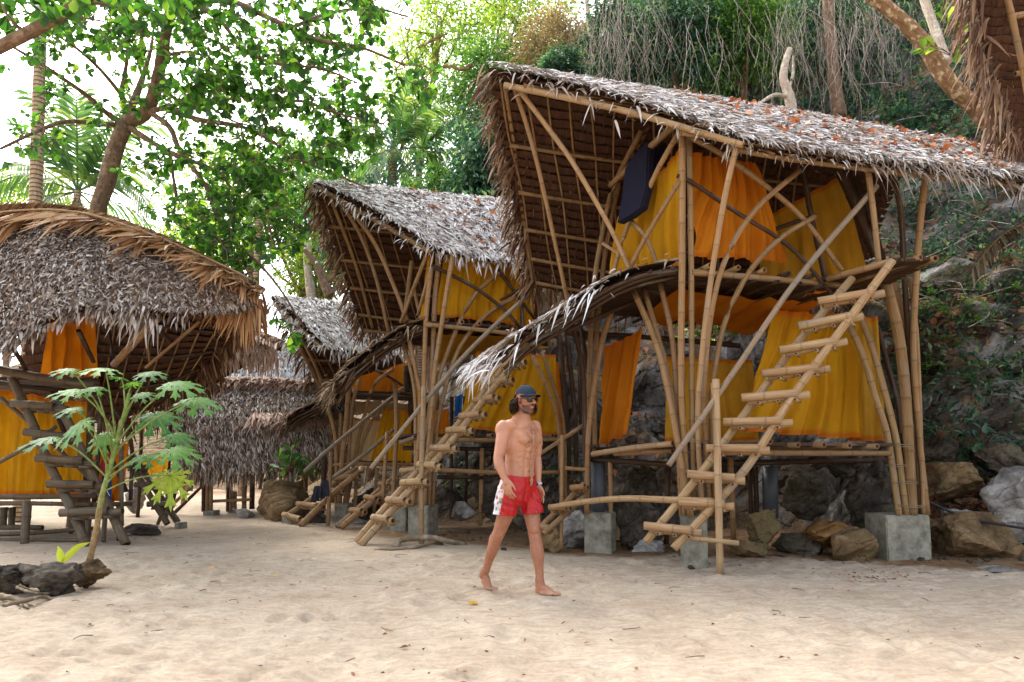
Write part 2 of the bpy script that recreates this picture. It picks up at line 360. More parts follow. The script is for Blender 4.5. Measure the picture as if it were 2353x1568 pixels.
# ================================================================ terrain
FOOT = [(40, -4), (20, 4), (9, 7.3), (5.8, 8.75), (4.6, 9.9), (2.7, 10.7), (0.2, 11.8), (-1.6, 13.8), (-3.6, 17.5), (-6, 22), (-12, 28), (-40, 36)]
def foot_dist(x, y):
    """signed distance into the hill, from its foot line"""
    best = 1e9; sg = 1
    for (ax, ay), (bx, by) in zip(FOOT, FOOT[1:]):
        dx, dy = bx - ax, by - ay; t = max(0, min(1, ((x - ax) * dx + (y - ay) * dy) / (dx * dx + dy * dy)))
        qx, qy = ax + dx * t - x, ay + dy * t - y; d = qx * qx + qy * qy
        if d < best: best = d; sg = 1 if (dx * (y - ay) - dy * (x - ax)) < 0 else -1
    return math.sqrt(best) * sg - (1.3 * math.exp(-((x - 4.0) / 1.2) ** 2) if y < 13 else 0)
PROF = [(-99, -.6), (-.8, -.35), (0, 0.0), (.4, .4), (1.0, 1.15), (1.7, 2.5), (2.8, 3.9), (5, 6.4), (8, 11), (13, 18.5), (20, 28), (40, 40), (200, 48)]
def prof(s):
    for (a, ha), (b, hb) in zip(PROF, PROF[1:]):
        if s <= b: return ha + (hb - ha) * (s - a) / (b - a)
    return PROF[-1][1]
def hill_z(x, y, rough=True):
    s = foot_dist(x, y); k = 1.0 if x > -1 else max(.34, 1 - (-1 - x) * .085)
    if rough: s += .55 * noise.fractal(Vector((x * .55, y * .55, 3.1)), 1.0, 2.0, 4) * min(1, max(0, s + .6))
    h = prof(s); h = h * k if h > 0 else h
    if rough and s > -.3:
        a = min(1, (s + .3) / 1.2)
        h += a * (.45 * noise.fractal(Vector((x * .9, y * .9, 0)), .9, 2.1, 5) + .16 * noise.cell(Vector((x * 1.3, y * 1.3, h * 1.1))))
    return h
def axis(lo, hi, step, far, grow=1.16):
    a = list(np.arange(lo, hi + 1e-6, step)); s = step; x = hi
    while x < far: s *= grow; x += s; a.append(x)
    s = step; x = lo
    while x > -far: s *= grow; x -= s; a.insert(0, x)
    return np.array(a)
def sheet(name, xs, ys, zf, mat, tonef=None):
    V = []; T = []
    for y in ys:
        for x in xs:
            V.append(zf(x, y)); T.append(tonef(x, y) if tonef else 0)
    n = len(xs); i = np.arange(len(ys) - 1)[:, None] * n + np.arange(n - 1)[None, :]
    F = np.stack([i, i + 1, i + n + 1, i + n], -1).reshape(-1, 4)
    return np_mesh(name, V, F, mat, col=T)
# sand: one sheet to the horizon
prints = [(random.uniform(-5, 6), random.uniform(2.6, 8.5), random.uniform(.05, .13), random.uniform(0, 3.1)) for _ in range(1100)]
pgrid = {}
for q in prints: pgrid.setdefault((int(q[0] // .4), int(q[1] // .4)), []).append(q)
def sand_z(x, y):
    if abs(x) > 16 or y > 24 or y < 0: return (x, y, 0.0)
    z = .035 * noise.noise(Vector((x * .5, y * .5, 1))) + .012 * noise.fractal(Vector((x * 2.6, y * 3.2, 5)), .8, 2, 3)
    for i in (-1, 0, 1):
        for j in (-1, 0, 1):
            for (px, py, r, a) in pgrid.get((int(x // .4) + i, int(y // .4) + j), ()):
                u = (x - px) * math.cos(a) + (y - py) * math.sin(a); v = -(x - px) * math.sin(a) + (y - py) * math.cos(a)
                d = math.hypot(u / 1.7, v) / r
                if d < 1.6: z += -.019 * math.exp(-d * d * 2.2) + .009 * math.exp(-((d - 1.05) * 3.5) ** 2)
    return (x, y, z)
def soil(x, y):
    s = foot_dist(x, y) + .5 * noise.noise(Vector((x * 1.2, y * 1.2, 2))); yb = float(np.interp(x, (-9, -5.2, -4.6, -1.8, -.3, .65, 2.6, 3.9, 5.15, 9), (14, 14, 12.9, 10.1, 9.0, 8.4, 7.75, 7.43, 6.95, 5.5))); q = (y - yb + .3 * noise.noise(Vector((x * 1.7, y * 2.5, 7)))) / .55
    return max(0, min(1, max((s + 2.0) / 1.2, min(q, 12 - y) + .1)))
m, t = new_mat('sand')
p = geo_pos(t); f = noi(t, p, 1.4, 6, .6); g = noi(t, p, 26, 5, .7); k = noi(t, p, 260, 2); sp = noi(t, p, 60, 2, .5)
st = nd(t, 'ShaderNodeMapping', {'Vector': p, 'Scale': (1.0, 2.6, 1.0)}).outputs[0]; q = noi(t, st, 5.5, 5, .62)
base = ramp(t, f, [(.3, rgb((178, 160, 138))), (.7, rgb((202, 186, 164)))])
base = mixc(t, .5, base, ramp(t, q, [(.33, (.62, .57, .5)), (.58, (1, 1, 1))]), 'MULTIPLY')
base = mixc(t, .5, base, ramp(t, g, [(.3, (.6, .55, .5)), (.6, (1, 1, 1))]), 'MULTIPLY')
base = mixc(t, ramp(t, sp, [(.70, (0, 0, 0)), (.74, (.6, .6, .6))]), base, rgb((120, 92, 66)))
tn = tone(t); fine = math_n(t, 'MULTIPLY', tn, ramp(t, noi(t, p, 5, 4), [(.3, (.75, .75, .75)), (.6, (1, 1, 1))]))
base = mixc(t, fine, base, ramp(t, g, [(.3, rgb((84, 62, 42))), (.65, rgb((140, 108, 76)))]))
h = math_n(t, 'ADD', math_n(t, 'MULTIPLY', q, 1.6), math_n(t, 'ADD', math_n(t, 'MULTIPLY', g, .5), math_n(t, 'MULTIPLY', k, .12)))
finish(t, base, .95, bump(t, h, .65, .035), .1)
xs = axis(-7.5, 7.5, .042, 420, 1.2); ys = np.concatenate([np.array([-300, -120, -40, -10, -2, 0, 1, 1.8]), np.arange(2.4, 8.5, .04), np.arange(8.5, 10, .08), np.arange(10, 22, .15), 22 * 1.15 ** np.arange(1, 24)])
tag(sheet('sand', xs, ys, sand_z, M['sand'], soil), kind='structure')
# hillside
m, t = new_mat('hillside')
p = geo_pos(t); nz = nd(t, 'ShaderNodeSeparateXYZ', {0: nd(t, 'ShaderNodeNewGeometry').outputs['Normal']}).outputs[2]
f = noi(t, p, 1.3, 8, .68); g = noi(t, p, 9, 6, .7); k = noi(t, p, .8, 4)
rock = mixc(t, .6, ramp(t, f, [(.34, rgb((70, 65, 60))), (.5, rgb((124, 118, 110))), (.66, rgb((196, 191, 184)))]), ramp(t, g, [(.3, (.25, .24, .22)), (.62, (1, 1, 1))]), 'MULTIPLY')
dirt = mixc(t, .6, ramp(t, f, [(.3, rgb((92, 74, 54))), (.6, rgb((142, 120, 92)))]), ramp(t, noi(t, p, 22, 5), [(.35, (.4, .35, .3)), (.6, (1, 1, 1))]), 'MULTIPLY')
w_ = math_n(t, 'ADD', nz, math_n(t, 'MULTIPLY', math_n(t, 'SUBTRACT', k, .5), .9))
base = mixc(t, ramp(t, w_, [(.5, (0, 0, 0)), (.68, (1, 1, 1))]), rock, dirt)
vo = nd(t, 'ShaderNodeTexWave', {'Vector': nd(t, 'ShaderNodeMapping', {'Vector': p, 'Rotation': (.3, .35, 0)}).outputs[0], 'Scale': .9, 'Distortion': 10.0, 'Detail': 6, 'Detail Scale': 1.5}, bands_direction='Z').outputs['Fac']; vc = ramp(t, vo, [(0, (0, 0, 0)), (.25, (.8, .8, .8)), (1, (1, 1, 1))])
finish(t, base, .92, bump(t, math_n(t, 'ADD', math_n(t, 'ADD', f, math_n(t, 'MULTIPLY', g, .6)), vc), 1.0, .14), .15)
def hillv(x, y):
    z = hill_z(x, y)
    if z > .15:
        d = noise.turbulence_vector(Vector((x * 1.1, y * 1.1, z * 1.1)), 4, False) * min(.3, z * .3); q = z * 1.5 + x * .35 + 1.2 * noise.noise(Vector((x * .5, y * .5, z * .5))); st = (q - math.floor(q)); st = min(1, st * 1.35) ** 2 * min(1, z) * (.6 + .6 * noise.noise(Vector((x * .8, y * .8, 9))))
        return (x + d.x, y + d.y - .55 * st, z + d.z * .6 - .1 * st)
    return (x, y, z)
hx = np.concatenate([np.arange(-40, -6, 1.2), np.arange(-6, 12, .13), np.arange(12, 60, 1.5)])
hy = np.concatenate([np.arange(-6, 6, 1.2), np.arange(6, 15, .11), np.arange(15, 24, .3), np.arange(24, 70, 1.5)])
hill = tag(sheet('hillside', hx, hy, hillv, M['hillside']), kind='structure')
hill_bvh = BVHTree.FromPolygons([v.co.copy() for v in hill.data.vertices], [tuple(q.vertices) for q in hill.data.polygons])
def ray_hill(px, py):
    """where the sightline through a pixel meets the hillside"""
    o = Vector((0, 0, CAMZ)); d = (P(px, py, 10) - o).normalized(); h = hill_bvh.ray_cast(o, d); return h[0], h[1]
def drop_hill(x, y):
    h = hill_bvh.ray_cast(Vector((x, y, 80)), Vector((0, 0, -1))); return (h[0], h[1]) if h[0] else (Vector((x, y, 0)), Vector((0, 0, 1)))

# ---------------------------------------------------------------- rocks
def rock_shape(c, size, rz=0.0, seed=1, rough=.10, planes=22, sub=5, flat=.0):
    rnd = random.Random(seed); bm = bmesh.new(); bmesh.ops.create_icosphere(bm, subdivisions=sub, radius=1)
    pl = []
    for _ in range(planes):
        v = Vector((rnd.gauss(0, 1), rnd.gauss(0, 1), rnd.gauss(0, .8))).normalized(); pl.append((v, rnd.uniform(.42, .86)))
    pl.append((Vector((0, 0, 1)), rnd.uniform(.55, .8)))
    off = Vector((seed * 3.7, seed * 1.3, seed * .7)); ca, sa = math.cos(rz), math.sin(rz); c = Vector(c)
    for v in bm.verts:
        q = v.co.copy()
        for (n, d) in pl:
            e = q.dot(n) - d
            if e > 0: q -= n * e
        k = noise.fractal(q * 1.9 + off, .9, 2.1, 5); q += v.co * (k * rough * 1.1)
        k2 = noise.ridged_multi_fractal(q * 2.2 + off, .9, 2.1, 5, 1, 2); q += v.co * ((k2 - 1) * rough * .42); q += noise.turbulence_vector(q * 5 + off, 3, False) * (rough * .22)
        q = Vector((q.x * size[0], q.y * size[1], q.z * size[2]))
        v.co = c + Vector((q.x * ca - q.y * sa, q.x * sa + q.y * ca, q.z))
    me = bpy.data.meshes.new('rock'); bm.to_mesh(me); bm.free()
    me.polygons.foreach_set('use_smooth', np.ones(len(me.polygons), dtype=bool)); return me
def rock(px, py, d, w, h, label, mat='rock_grey', seed=1, depth=None, rz=0.0, name='rock', group=None, rough=.12, z0=None):
    """rock whose picture centre is px, py at depth d; w, h in preview pixels"""
    k = d / FPX; c = P(px, py, d)
    me = rock_shape(c, (w * k * .74, (depth or w * k * .66), h * k * .80), rz, seed, rough); me.materials.append(M[mat])
    return tag(link(name, me), label, 'rock', group)
# ================================================================ vegetation helpers
def leaves(name, pos, dirs, nrm, L, Wd, mat, parent=None, fold=.25, droop=.15, shape='diamond'):
    """many small folded leaves as one mesh, each an island"""
    pos = np.asarray(pos, float); n = len(pos); D = np.asarray(dirs, float); N = np.asarray(nrm, float)
    D /= np.linalg.norm(D, axis=1, keepdims=True) + 1e-9
    S = np.cross(D, N); S /= np.linalg.norm(S, axis=1, keepdims=True) + 1e-9; N = np.cross(S, D)
    L = np.broadcast_to(np.asarray(L, float), (n,)); Wd = np.broadcast_to(np.asarray(Wd, float), (n,))
    if shape == 'diamond': T = [(0, 0, 0), (.45, .5, fold), (1, 0, -droop), (.45, -.5, fold)]; F = [(0, 3, 2), (0, 2, 1)]
    elif shape == 'obovate':
        T = [(0, 0, 0), (.3, .22, .06), (.62, .5, .10), (.88, .40, .02), (1.0, 0, -.10), (.88, -.40, .02), (.62, -.5, .10), (.3, -.22, .06), (.5, 0, -.03)]
        F = [(8, 0, 1), (8, 1, 2), (8, 2, 3), (8, 3, 4), (8, 4, 5), (8, 5, 6), (8, 6, 7), (8, 7, 0)]
    T = np.array(T, float); k = len(T); lf = L[:, None] * T[None, :, 0]; wf = Wd[:, None] * T[None, :, 1]; hf = L[:, None] * T[None, :, 2] * (.55 if shape == 'diamond' else 1)
    if shape != 'diamond': hf = hf + RNG.normal(0, .05, (n, 1)) * L[:, None] * (T[None, :, 0] ** 2) * 4
    V = pos[:, None, :] + lf[..., None] * D[:, None, :] + wf[..., None] * S[:, None, :] + hf[..., None] * N[:, None, :]
    Fa = (np.arange(n)[:, None, None] * k + np.array(F)[None]).reshape(-1, 3)
    return np_mesh(name, V.reshape(-1, 3), Fa, mat, smooth=shape != 'diamond', parent=parent)
def rvec(n): v = RNG.normal(0, 1, (n, 3)); return v / np.linalg.norm(v, axis=1, keepdims=True)
def clumped(c, rad, nclump, per, rc, shell=.55):
    """leaf positions in clumps through an uneven ellipsoid; returns positions and outward vectors"""
    u = rvec(nclump); r = shell + (1 - shell) * RNG.random(nclump) ** .6; rad = np.array(rad)
    C = u * r[:, None] * rad * (1 + .22 * RNG.normal(0, 1, (nclump, 1)))
    per_i = np.maximum(3, (per * RNG.uniform(.4, 1.6, nclump)).astype(int)); idx = np.repeat(np.arange(nclump), per_i)
    off = RNG.normal(0, 1, (len(idx), 3)) * rc * RNG.uniform(.6, 1.3, (nclump, 1))[idx]; off[:, 2] *= .7
    return C[idx] + off + np.array(c), off * .8 + C[idx] / rad * rc * .7
def crown(parent, c, rad, nclump, per, rc, leaf, mat, name='crown', shell=.5, shape='diamond', aspect=.45, hang=.5):
    pos, out = clumped(c, rad, nclump, per, rc, shell); n = len(pos)
    D = out / (np.linalg.norm(out, axis=1, keepdims=True) + 1e-6) * .8 + rvec(n) * .7 + np.array([0, 0, -hang])
    N = rvec(n) * .8 + np.array([0, 0, 1.0]); L = leaf * RNG.uniform(.6, 1.3, n)
    return leaves(name, pos, D, N, L, L * aspect, mat, parent, shape=shape)
def limb(mb, a, b, r0, r1, bend=.15, seg=6, n=7):
    a, b = Vector(a), Vector(b); k = (b - a).length * bend
    m1 = a.lerp(b, .35) + Vector((random.gauss(0, k * .5), random.gauss(0, k * .5), abs(random.gauss(0, k)) * .6)); m2 = a.lerp(b, .7) + Vector((random.gauss(0, k * .5), random.gauss(0, k * .5), random.gauss(0, k) * .4))
    pts = spline([a, m1, m2, b], n); tube(mb, pts, r0, r1, seg, wob=.15); return pts
def hill_tree(px, py, d, wpx, hpx, label, mat='leaf_dark', nclump=60, per=40, leaf=.2, group='trees and shrubs on the hillside', trunk='bark', shell=.45, aspect=.42, hang=.5, name='hillside_tree', rc=None, base=None):
    k = d / FPX; c = P(px, py, d); rad = (wpx * k, wpx * k * .8, hpx * k)
    b = Vector(base) if base else drop_hill(c.x + random.uniform(-.3, .3), c.y + .3)[0]
    if b.z > c.z - rad[2] * .5: b = Vector((c.x, c.y + rad[1] * .5, c.z - rad[2] * 1.05))
    root = empty(name, b, label, 'tree', group); mb = MB(); h = (c - b).length; r = max(.04, min(.16, h * .03))
    main = limb(mb, b - Vector((0, 0, .3)), c + Vector((0, 0, -rad[2] * .2)), r, r * .55, .12, 8, 9)
    for i in range(9):
        u = Vector(rvec(1)[0]); e = c + Vector((u.x * rad[0], u.y * rad[1], u.z * rad[2])) * .8
        limb(mb, main[random.randrange(4, 9)], e, r * .45, r * .1, .22, 5, 6)
    mb.build('trunk', M[trunk], root)
    crown(root, c, rad, nclump, per, rc or min(rad[0], rad[2]) * .24, leaf, M[mat], shell=shell, aspect=aspect, hang=hang)
    return root
def frond(mb, base, tip, sag, mat_w=.5, n=34, lw=.045, ll=.7, twist=0.0, side_up=None):
    """a pinnate palm frond: midrib plus two ranks of strip leaflets"""
    base, tip = Vector(base), Vector(tip); mid = base.lerp(tip, .55) + Vector((0, 0, sag)); pts = spline([base, mid, tip], n)
    tube(mb, pts[::3] if len(pts) > 12 else pts, .028, .006, 5)
    for i in range(int(n * .14), n):
        t = i / (n - 1); p = pts[i]; tg = (pts[min(i + 1, n - 1)] - pts[i - 1]).normalized()
        up = Vector((0, 0, 1)) if side_up is None else side_up
        s = tg.cross(up).normalized(); nn = s.cross(tg)
        l = ll * (math.sin(min(1, t * 1.25 + .18) * math.pi * .72) * .9 + .12) * random.uniform(.85, 1.1)
        for sg in (-1, 1):
            dr = (s * sg * .85 + tg * (.55 + .5 * t) - Vector((0, 0, 1)) * random.uniform(.15, .5) + nn * .12).normalized()
            wv = tg.cross(dr).cross(dr).normalized() if abs(tg.dot(dr)) < .98 else nn
            a = tg * lw * .5
            q1 = p + dr * l * .5 - Vector((0, 0, l * .04)); q2 = p + dr * l - Vector((0, 0, l * random.uniform(.2, .4)))
            b = len(mb.v)
            for v in (p - a * .6, p + a * .6, q1 + a, q1 - a, q2): mb.vert(v, (i, t))
            mb.face(b, b + 1, b + 2, b + 3); mb.face(b + 3, b + 2, b + 4)
def palm(base, top, r, fronds, label, name='coconut_palm', group='coconut palms', ll=.75, flen=2.6, dead=2, trunk_seg=14, n=34, mat='leaf_palm', lw=.05):
    root = empty(name, base, label, 'palm tree', group); base, top = Vector(base), Vector(top); mb = MB()
    mid = base.lerp(top, .5) + Vector((random.uniform(-.1, .1), 0, 0))
    tube(mb, spline([base, mid, top], 40), r * 1.15, r * .8, trunk_seg, wob=.06); mb.build('trunk', M['palm_bark'], root)
    for (ax, ay, az, s) in fronds:
        f = MB(); L = flen * random.uniform(.85, 1.1); v = Vector((ax, ay, az)); v.normalize()
        frond(f, top, top + v * L, s * L, n=n, ll=ll, lw=lw); f.build('frond', M[mat], root)
    for _ in range(dead):
        f = MB(); a = random.uniform(0, 6.28); frond(f, top - Vector((0, 0, .1)), top + Vector((math.cos(a) * .7, math.sin(a) * .7, -flen * .6)), .2, n=20, ll=.4); f.build('dead_frond', M['dry_frond'], root)
    return root
# ================================================================ thatch, cloth and ladder makers
def strips(name, pos, D, N, L, W, mat, parent=None, lift=.18, curl=.25, grav=0.0):
    """curled dry leaf strips, one mesh"""
    pos = np.asarray(pos, float); n = len(pos)
    if n == 0: return None
    D = np.asarray(D, float); N = np.asarray(N, float); D = D / np.linalg.norm(D, axis=1, keepdims=True)
    S = np.cross(D, N); S /= np.linalg.norm(S, axis=1, keepdims=True) + 1e-9; N = np.cross(S, D)
    ang = RNG.normal(0, .45, n)[:, None]; S2 = S * np.cos(ang) + N * np.sin(ang)
    L = np.broadcast_to(np.asarray(L, float), (n,)); W = np.broadcast_to(np.asarray(W, float), (n,))
    lf = (lift * RNG.uniform(0, 1.6, n)); cu = (curl * RNG.normal(.7, .8, n)); sd = RNG.normal(0, .12, n)
    a = np.array([0, .3, .65, 1.0]); wd = np.array([.75, 1.0, .8, .06])
    H = lf[:, None] * a - cu[:, None] * a ** 2; SD = sd[:, None] * a ** 2
    ctr = pos[:, None] + D[:, None] * (L[:, None] * a)[..., None] + N[:, None] * (L[:, None] * H)[..., None] + S[:, None] * (L[:, None] * SD)[..., None]
    ctr[..., 2] -= grav * L[:, None] * a ** 2
    off = S2[:, None] * (W[:, None] * wd * .5)[..., None]
    V = np.stack([ctr - off, ctr + off], 2).reshape(-1, 3)
    F = np.array([(0, 1, 3, 2), (2, 3, 5, 4), (4, 5, 7, 6)]); Fa = (np.arange(n)[:, None, None] * 8 + F[None]).reshape(-1, 4)
    uv = np.zeros((n, 4, 2, 2)); uv[:, :, 1, 0] = W[:, None]; uv[..., 1] = (a * L[:, None])[:, :, None]; uv[..., 0] += RNG.random(n)[:, None, None] * 20; uv[..., 1] += RNG.random(n)[:, None, None] * 20
    return np_mesh(name, V, Fa, mat, uv=uv.reshape(-1, 2), parent=parent)
class Slope:
    """a roof plane between a ridge curve and an eave curve; side=+1 keeps its weather side up"""
    def __init__(s, ridge, eave, sag=0.0, n=64):
        s.A = np.array([tuple(p) for p in spline(ridge, n)]); s.B = np.array([tuple(p) for p in spline(eave, n)]); s.sag = sag; s.n = n
        d = (s.B - s.A).mean(0); u = (s.A[-1] - s.A[0]); nn = np.cross(u, d); nn /= np.linalg.norm(nn); s.up = nn if nn[2] > 0 else -nn
        s.lenA = plen([Vector(p) for p in s.A]); s.lenB = plen([Vector(p) for p in s.B]); s.width = float(np.linalg.norm(s.B - s.A, axis=1).mean())
    def at(s, t, k):
        t = np.asarray(t, float); k = np.asarray(k, float); x = np.clip(t, 0, 1) * (s.n - 1); i = np.minimum(x.astype(int), s.n - 2); f = (x - i)[..., None]
        a = s.A[i] * (1 - f) + s.A[i + 1] * f; b = s.B[i] * (1 - f) + s.B[i + 1] * f
        ex = (t - np.clip(t, 0, 1))[..., None]; a = a + ex * (s.A[-1] - s.A[0]); b = b + ex * (s.B[-1] - s.B[0])
        return a + (b - a) * k[..., None] + s.up * (s.sag * np.sin(np.pi * np.clip(k, 0, 1)))[..., None]
    def down(s, t, k): return s.at(t, np.asarray(k) + .02) - s.at(t, np.asarray(k) - .02)
    def along(s, t, k): return s.at(np.asarray(t) + .01, k) - s.at(np.asarray(t) - .01, k)
    def normal(s, t, k):
        v = np.cross(s.along(t, k), s.down(t, k)); v /= np.linalg.norm(v, axis=-1, keepdims=True); return np.where((v @ s.up)[..., None] < 0, -v, v)
    def pt(s, t, k, off=0.0): return Vector(s.at(np.array(t), np.array(k))) + Vector(s.up) * off
def shingles(sl, rows, parent, name='roof_slope', t0=0.0, t1=1.0, step=.05, mat='shingle'):
    """overlapping rows of stitched palm shingles, hanging below the plane, with a base skin on top"""
    V = []; F = []; U = []; C = []; nt = max(12, int(sl.lenA * (t1 - t0) / step)); T = np.linspace(t0, t1, nt)
    for r in range(rows):
        k0 = max(0, r / rows); k1 = (r + 1) / rows - .13 / rows; c = random.random()
        ks = [(k0, -.08), (k0 * .5 + k1 * .5, -.06), (k1, -.04)]
        for q, (k, o) in enumerate(ks):
            kk = np.full(nt, k) + (RNG.normal(0, .05 / rows, nt) if q == 2 else 0) + .004 * np.sin(T * 40 + r); p = sl.at(T, kk) + sl.up * (o + (RNG.normal(0, .006, nt) if q == 2 else 0))[..., None] if q == 2 else sl.at(T, kk) + sl.up * o
            V.append(p); U.append(np.stack([T * sl.lenA + r * 3.3, np.full(nt, k * sl.width + r * 7.1)], 1)); C.append(np.clip(np.full(nt, c) + RNG.normal(0, .25, nt), 0, 1))
        b = r * 3 * nt
        for q in range(2):
            i = b + q * nt + np.arange(nt - 1); F.append(np.stack([i, i + 1, i + nt + 1, i + nt], 1))
    o = np_mesh(name, np.concatenate(V), np.concatenate(F), M[mat], uv=np.concatenate(U), col=np.concatenate(C), parent=parent)
    ks = np.linspace(0, 1, 14); V2 = np.concatenate([sl.at(T, np.full(nt, k)) + sl.up * .03 for k in ks]); i = (np.arange(13)[:, None] * nt + np.arange(nt - 1)[None]).ravel()
    np_mesh('thatch_backing', V2, np.stack([i, i + 1, i + nt + 1, i + nt], 1), M['thatch_base'], parent=o)
    return o
def thatch(sl, parent, dens, mats, L=.34, W=.03, jit=.55, t0=0, t1=1, k0=0, k1=1, lift=.2, curl=.3, off=.04, name='thatch'):
    n = int(dens * sl.width * (k1 - k0) * (sl.lenA + sl.lenB) * .5 * (t1 - t0)); tot = sum(w for _, w in mats)
    for mt, w in mats:
        m_ = int(n * w / tot); t = RNG.uniform(t0, t1, m_); k = RNG.uniform(k0, k1, m_)
        N = sl.normal(t, k); D = sl.down(t, k); D /= np.linalg.norm(D, axis=1, keepdims=True); S = np.cross(D, N); a = RNG.normal(0, jit, m_)[:, None]
        D = D * np.cos(a) + S * np.sin(a)
        strips(name, sl.at(t, k) + N * (off + RNG.uniform(0, .05, (m_, 1))), D, N, L * RNG.uniform(.5, 1.25, m_), W * RNG.uniform(.5, 1.4, m_), M[mt], parent, lift, curl)
def fringe(pts, outdir, parent, per_m, mat, L=.4, W=.03, grav=.7, jit=.3, name='fringe', spread=.06, vary=.5):
    """strips hanging from a line of points"""
    p = spline(pts, 60); n = int(plen(p) * per_m); A = np.array([tuple(q) for q in p]); x = RNG.random(n) * 59; i = np.minimum(x.astype(int), 58); f = (x - i)[:, None]
    pos = A[i] * (1 - f) + A[i + 1] * f + RNG.normal(0, spread, (n, 3)); D = np.array(outdir, float)[None] + RNG.normal(0, jit, (n, 3)); N = np.tile([0, -.3, 1.0], (n, 1)) + RNG.normal(0, .3, (n, 3))
    strips(name, pos, D, N, L * RNG.uniform(1 - vary, 1 + vary * .6, n), W * RNG.uniform(.5, 1.3, n), M[mat], parent, .05, .15, grav)
def band(sl, parent, n, k0, k1, off, mat, skew=0.0, name='ridge_cap', jag=.15):
    """a close row of leaflets lying flat side by side along the ridge"""
    w_ = 1.0 / n; V = []; F = []; dn = sl.down(np.array(.5), np.array(.1)); dn /= np.linalg.norm(dn)
    for i in range(n):
        t0_ = i * w_; kk = k1 * random.uniform(1 - jag, 1 + jag); o = off + random.uniform(-.012, .012); b = len(V)
        for q in range(5):
            f = q / 4; k = k0 + (kk - k0) * f; ww = w_ * (1.25 - .5 * f * f); t_ = t0_ - skew * f
            for e in (-.5, .5): V.append(sl.at(np.array(t_ + ww * (e + .5)), np.array(0.0)) + dn * (k * sl.width) + sl.up * (o + (.02 if e > 0 else 0) - .10 * f * f))
        for q in range(4): F.append((b + q * 2, b + q * 2 + 1, b + q * 2 + 3, b + q * 2 + 2))
    return np_mesh(name, V, F, M[mat], uv=np.array([(j * .013, j * .11) for j in range(len(V))]), parent=parent)
def leaf_scatter(sl, n, label, name='fallen_leaves', t0=0, t1=1, k0=.02, k1=.95, size=.10, mat='fallen_orange', power=1.0):
    """curled dead leaves lying on a roof"""
    nc = max(4, int(n / 1.8)); ct = RNG.uniform(t0, t1, nc); ck = k0 + (k1 - k0) * RNG.random(nc) ** power; c = RNG.integers(0, nc, n)
    t = np.clip(ct[c] + RNG.normal(0, .012, n), t0, t1); k = np.clip(ck[c] + RNG.normal(0, .03, n), k0, k1); N = sl.normal(t, k); pos = sl.at(t, k) + N * RNG.uniform(.06, .11, (n, 1))
    D = rvec(n); D -= N * (D * N).sum(1, keepdims=True) * .75; L = size * RNG.uniform(.6, 1.4, n)
    o = leaves(name, pos, D, N + rvec(n) * .8, L, L * .75, M[mat], shape='obovate'); return tag(o, label, 'fallen leaves', kind='stuff')
def purlins(sl, parent, ks, t0, t1, r=.035, off=-.10, name='purlin', mat='bamboo_dark', ext=0.0):
    for k in ks:
        pts = [sl.pt(t0 - ext + (t1 - t0 + ext) * i / 6, k, off + random.uniform(-.01, .01)) for i in range(7)]; pole(parent, pts, r, r * .85, name, M[mat], 8)
def rafters(sl, parent, ts, r=.02, off=-.085, name='rafter', mat='bamboo', k0=.02, k1=1.0):
    for t in ts: pole(parent, [sl.pt(t + random.uniform(-.006, .006), k0 + (k1 - k0) * i / 4, off) for i in range(5)], r, r * .8, name, M[mat], 6, .4)

def curtain(name, q, folds, amp, mat, label, group=None, diag=0.0, nx=70, ny=36, hem=True, sagtop=.03, flare=1.0, seed=0, cat='curtain', off=0.0, thick=True):
    """cloth hung between four corners TL, TR, BR, BL; gathered folds, soft hem"""
    TL, TR, BR, BL = [Vector(p) for p in q]; nrm = (TR - TL).cross(BL - TL).normalized()
    if nrm.y > 0: nrm = -nrm
    rnd = random.Random(seed + len(label)); ph = [rnd.uniform(0, 6.28) for _ in range(5)]; fr = [folds * rnd.uniform(.8, 1.25), folds * 2.1 * rnd.uniform(.8, 1.2), folds * .5]
    rows = []; uvs = []; cs = []; W = (TR - TL).length; H = (BL - TL).length; mb = MB(); wob = rnd.uniform(0, 9)
    for j in range(ny + 1):
        v = j / ny; row = []; uu = []; cc = []
        for i in range(nx + 1):
            u = i / nx; top = TL.lerp(TR, u); bot = BL.lerp(BR, u); p = top.lerp(bot, v)
            p.z -= sagtop * math.sin(u * math.pi) * (1 - v) * abs(math.sin(u * math.pi * max(2, int(W / .35)))) * 1.0
            x = u + diag * v * (1 - u) + .06 * noise.noise(Vector((u * 2, v * 2.2, wob)))
            a = 1.7 * amp * (.45 + .75 * flare * v) * (.6 + .8 * abs(noise.noise(Vector((u * 3 + wob, v * .8, 1)))))
            d = a * (math.sin(x * fr[0] * 6.28 + ph[0]) * .7 + .4 * math.sin(x * fr[1] * 6.28 + ph[1] + v) + .5 * math.sin(x * fr[2] * 6.28 + ph[2] + v * 2))
            d += amp * .6 * noise.noise(Vector((u * 3.0, v * 3.5, wob + 4))) + off
            p = p + nrm * d; p.z += .02 * noise.noise(Vector((u * 5, v, wob))) * v
            row.append(p); uu.append((u * W, v * H)); cc.append(1.0 if hem and (v > .965 or v < .03) else 0.0)
        rows.append(row); uvs.append(uu); cs.append(cc)
    mb.grid(rows, uvs, cs); o = mb.build(name, M[mat])
    return tag(o, label, cat, group)
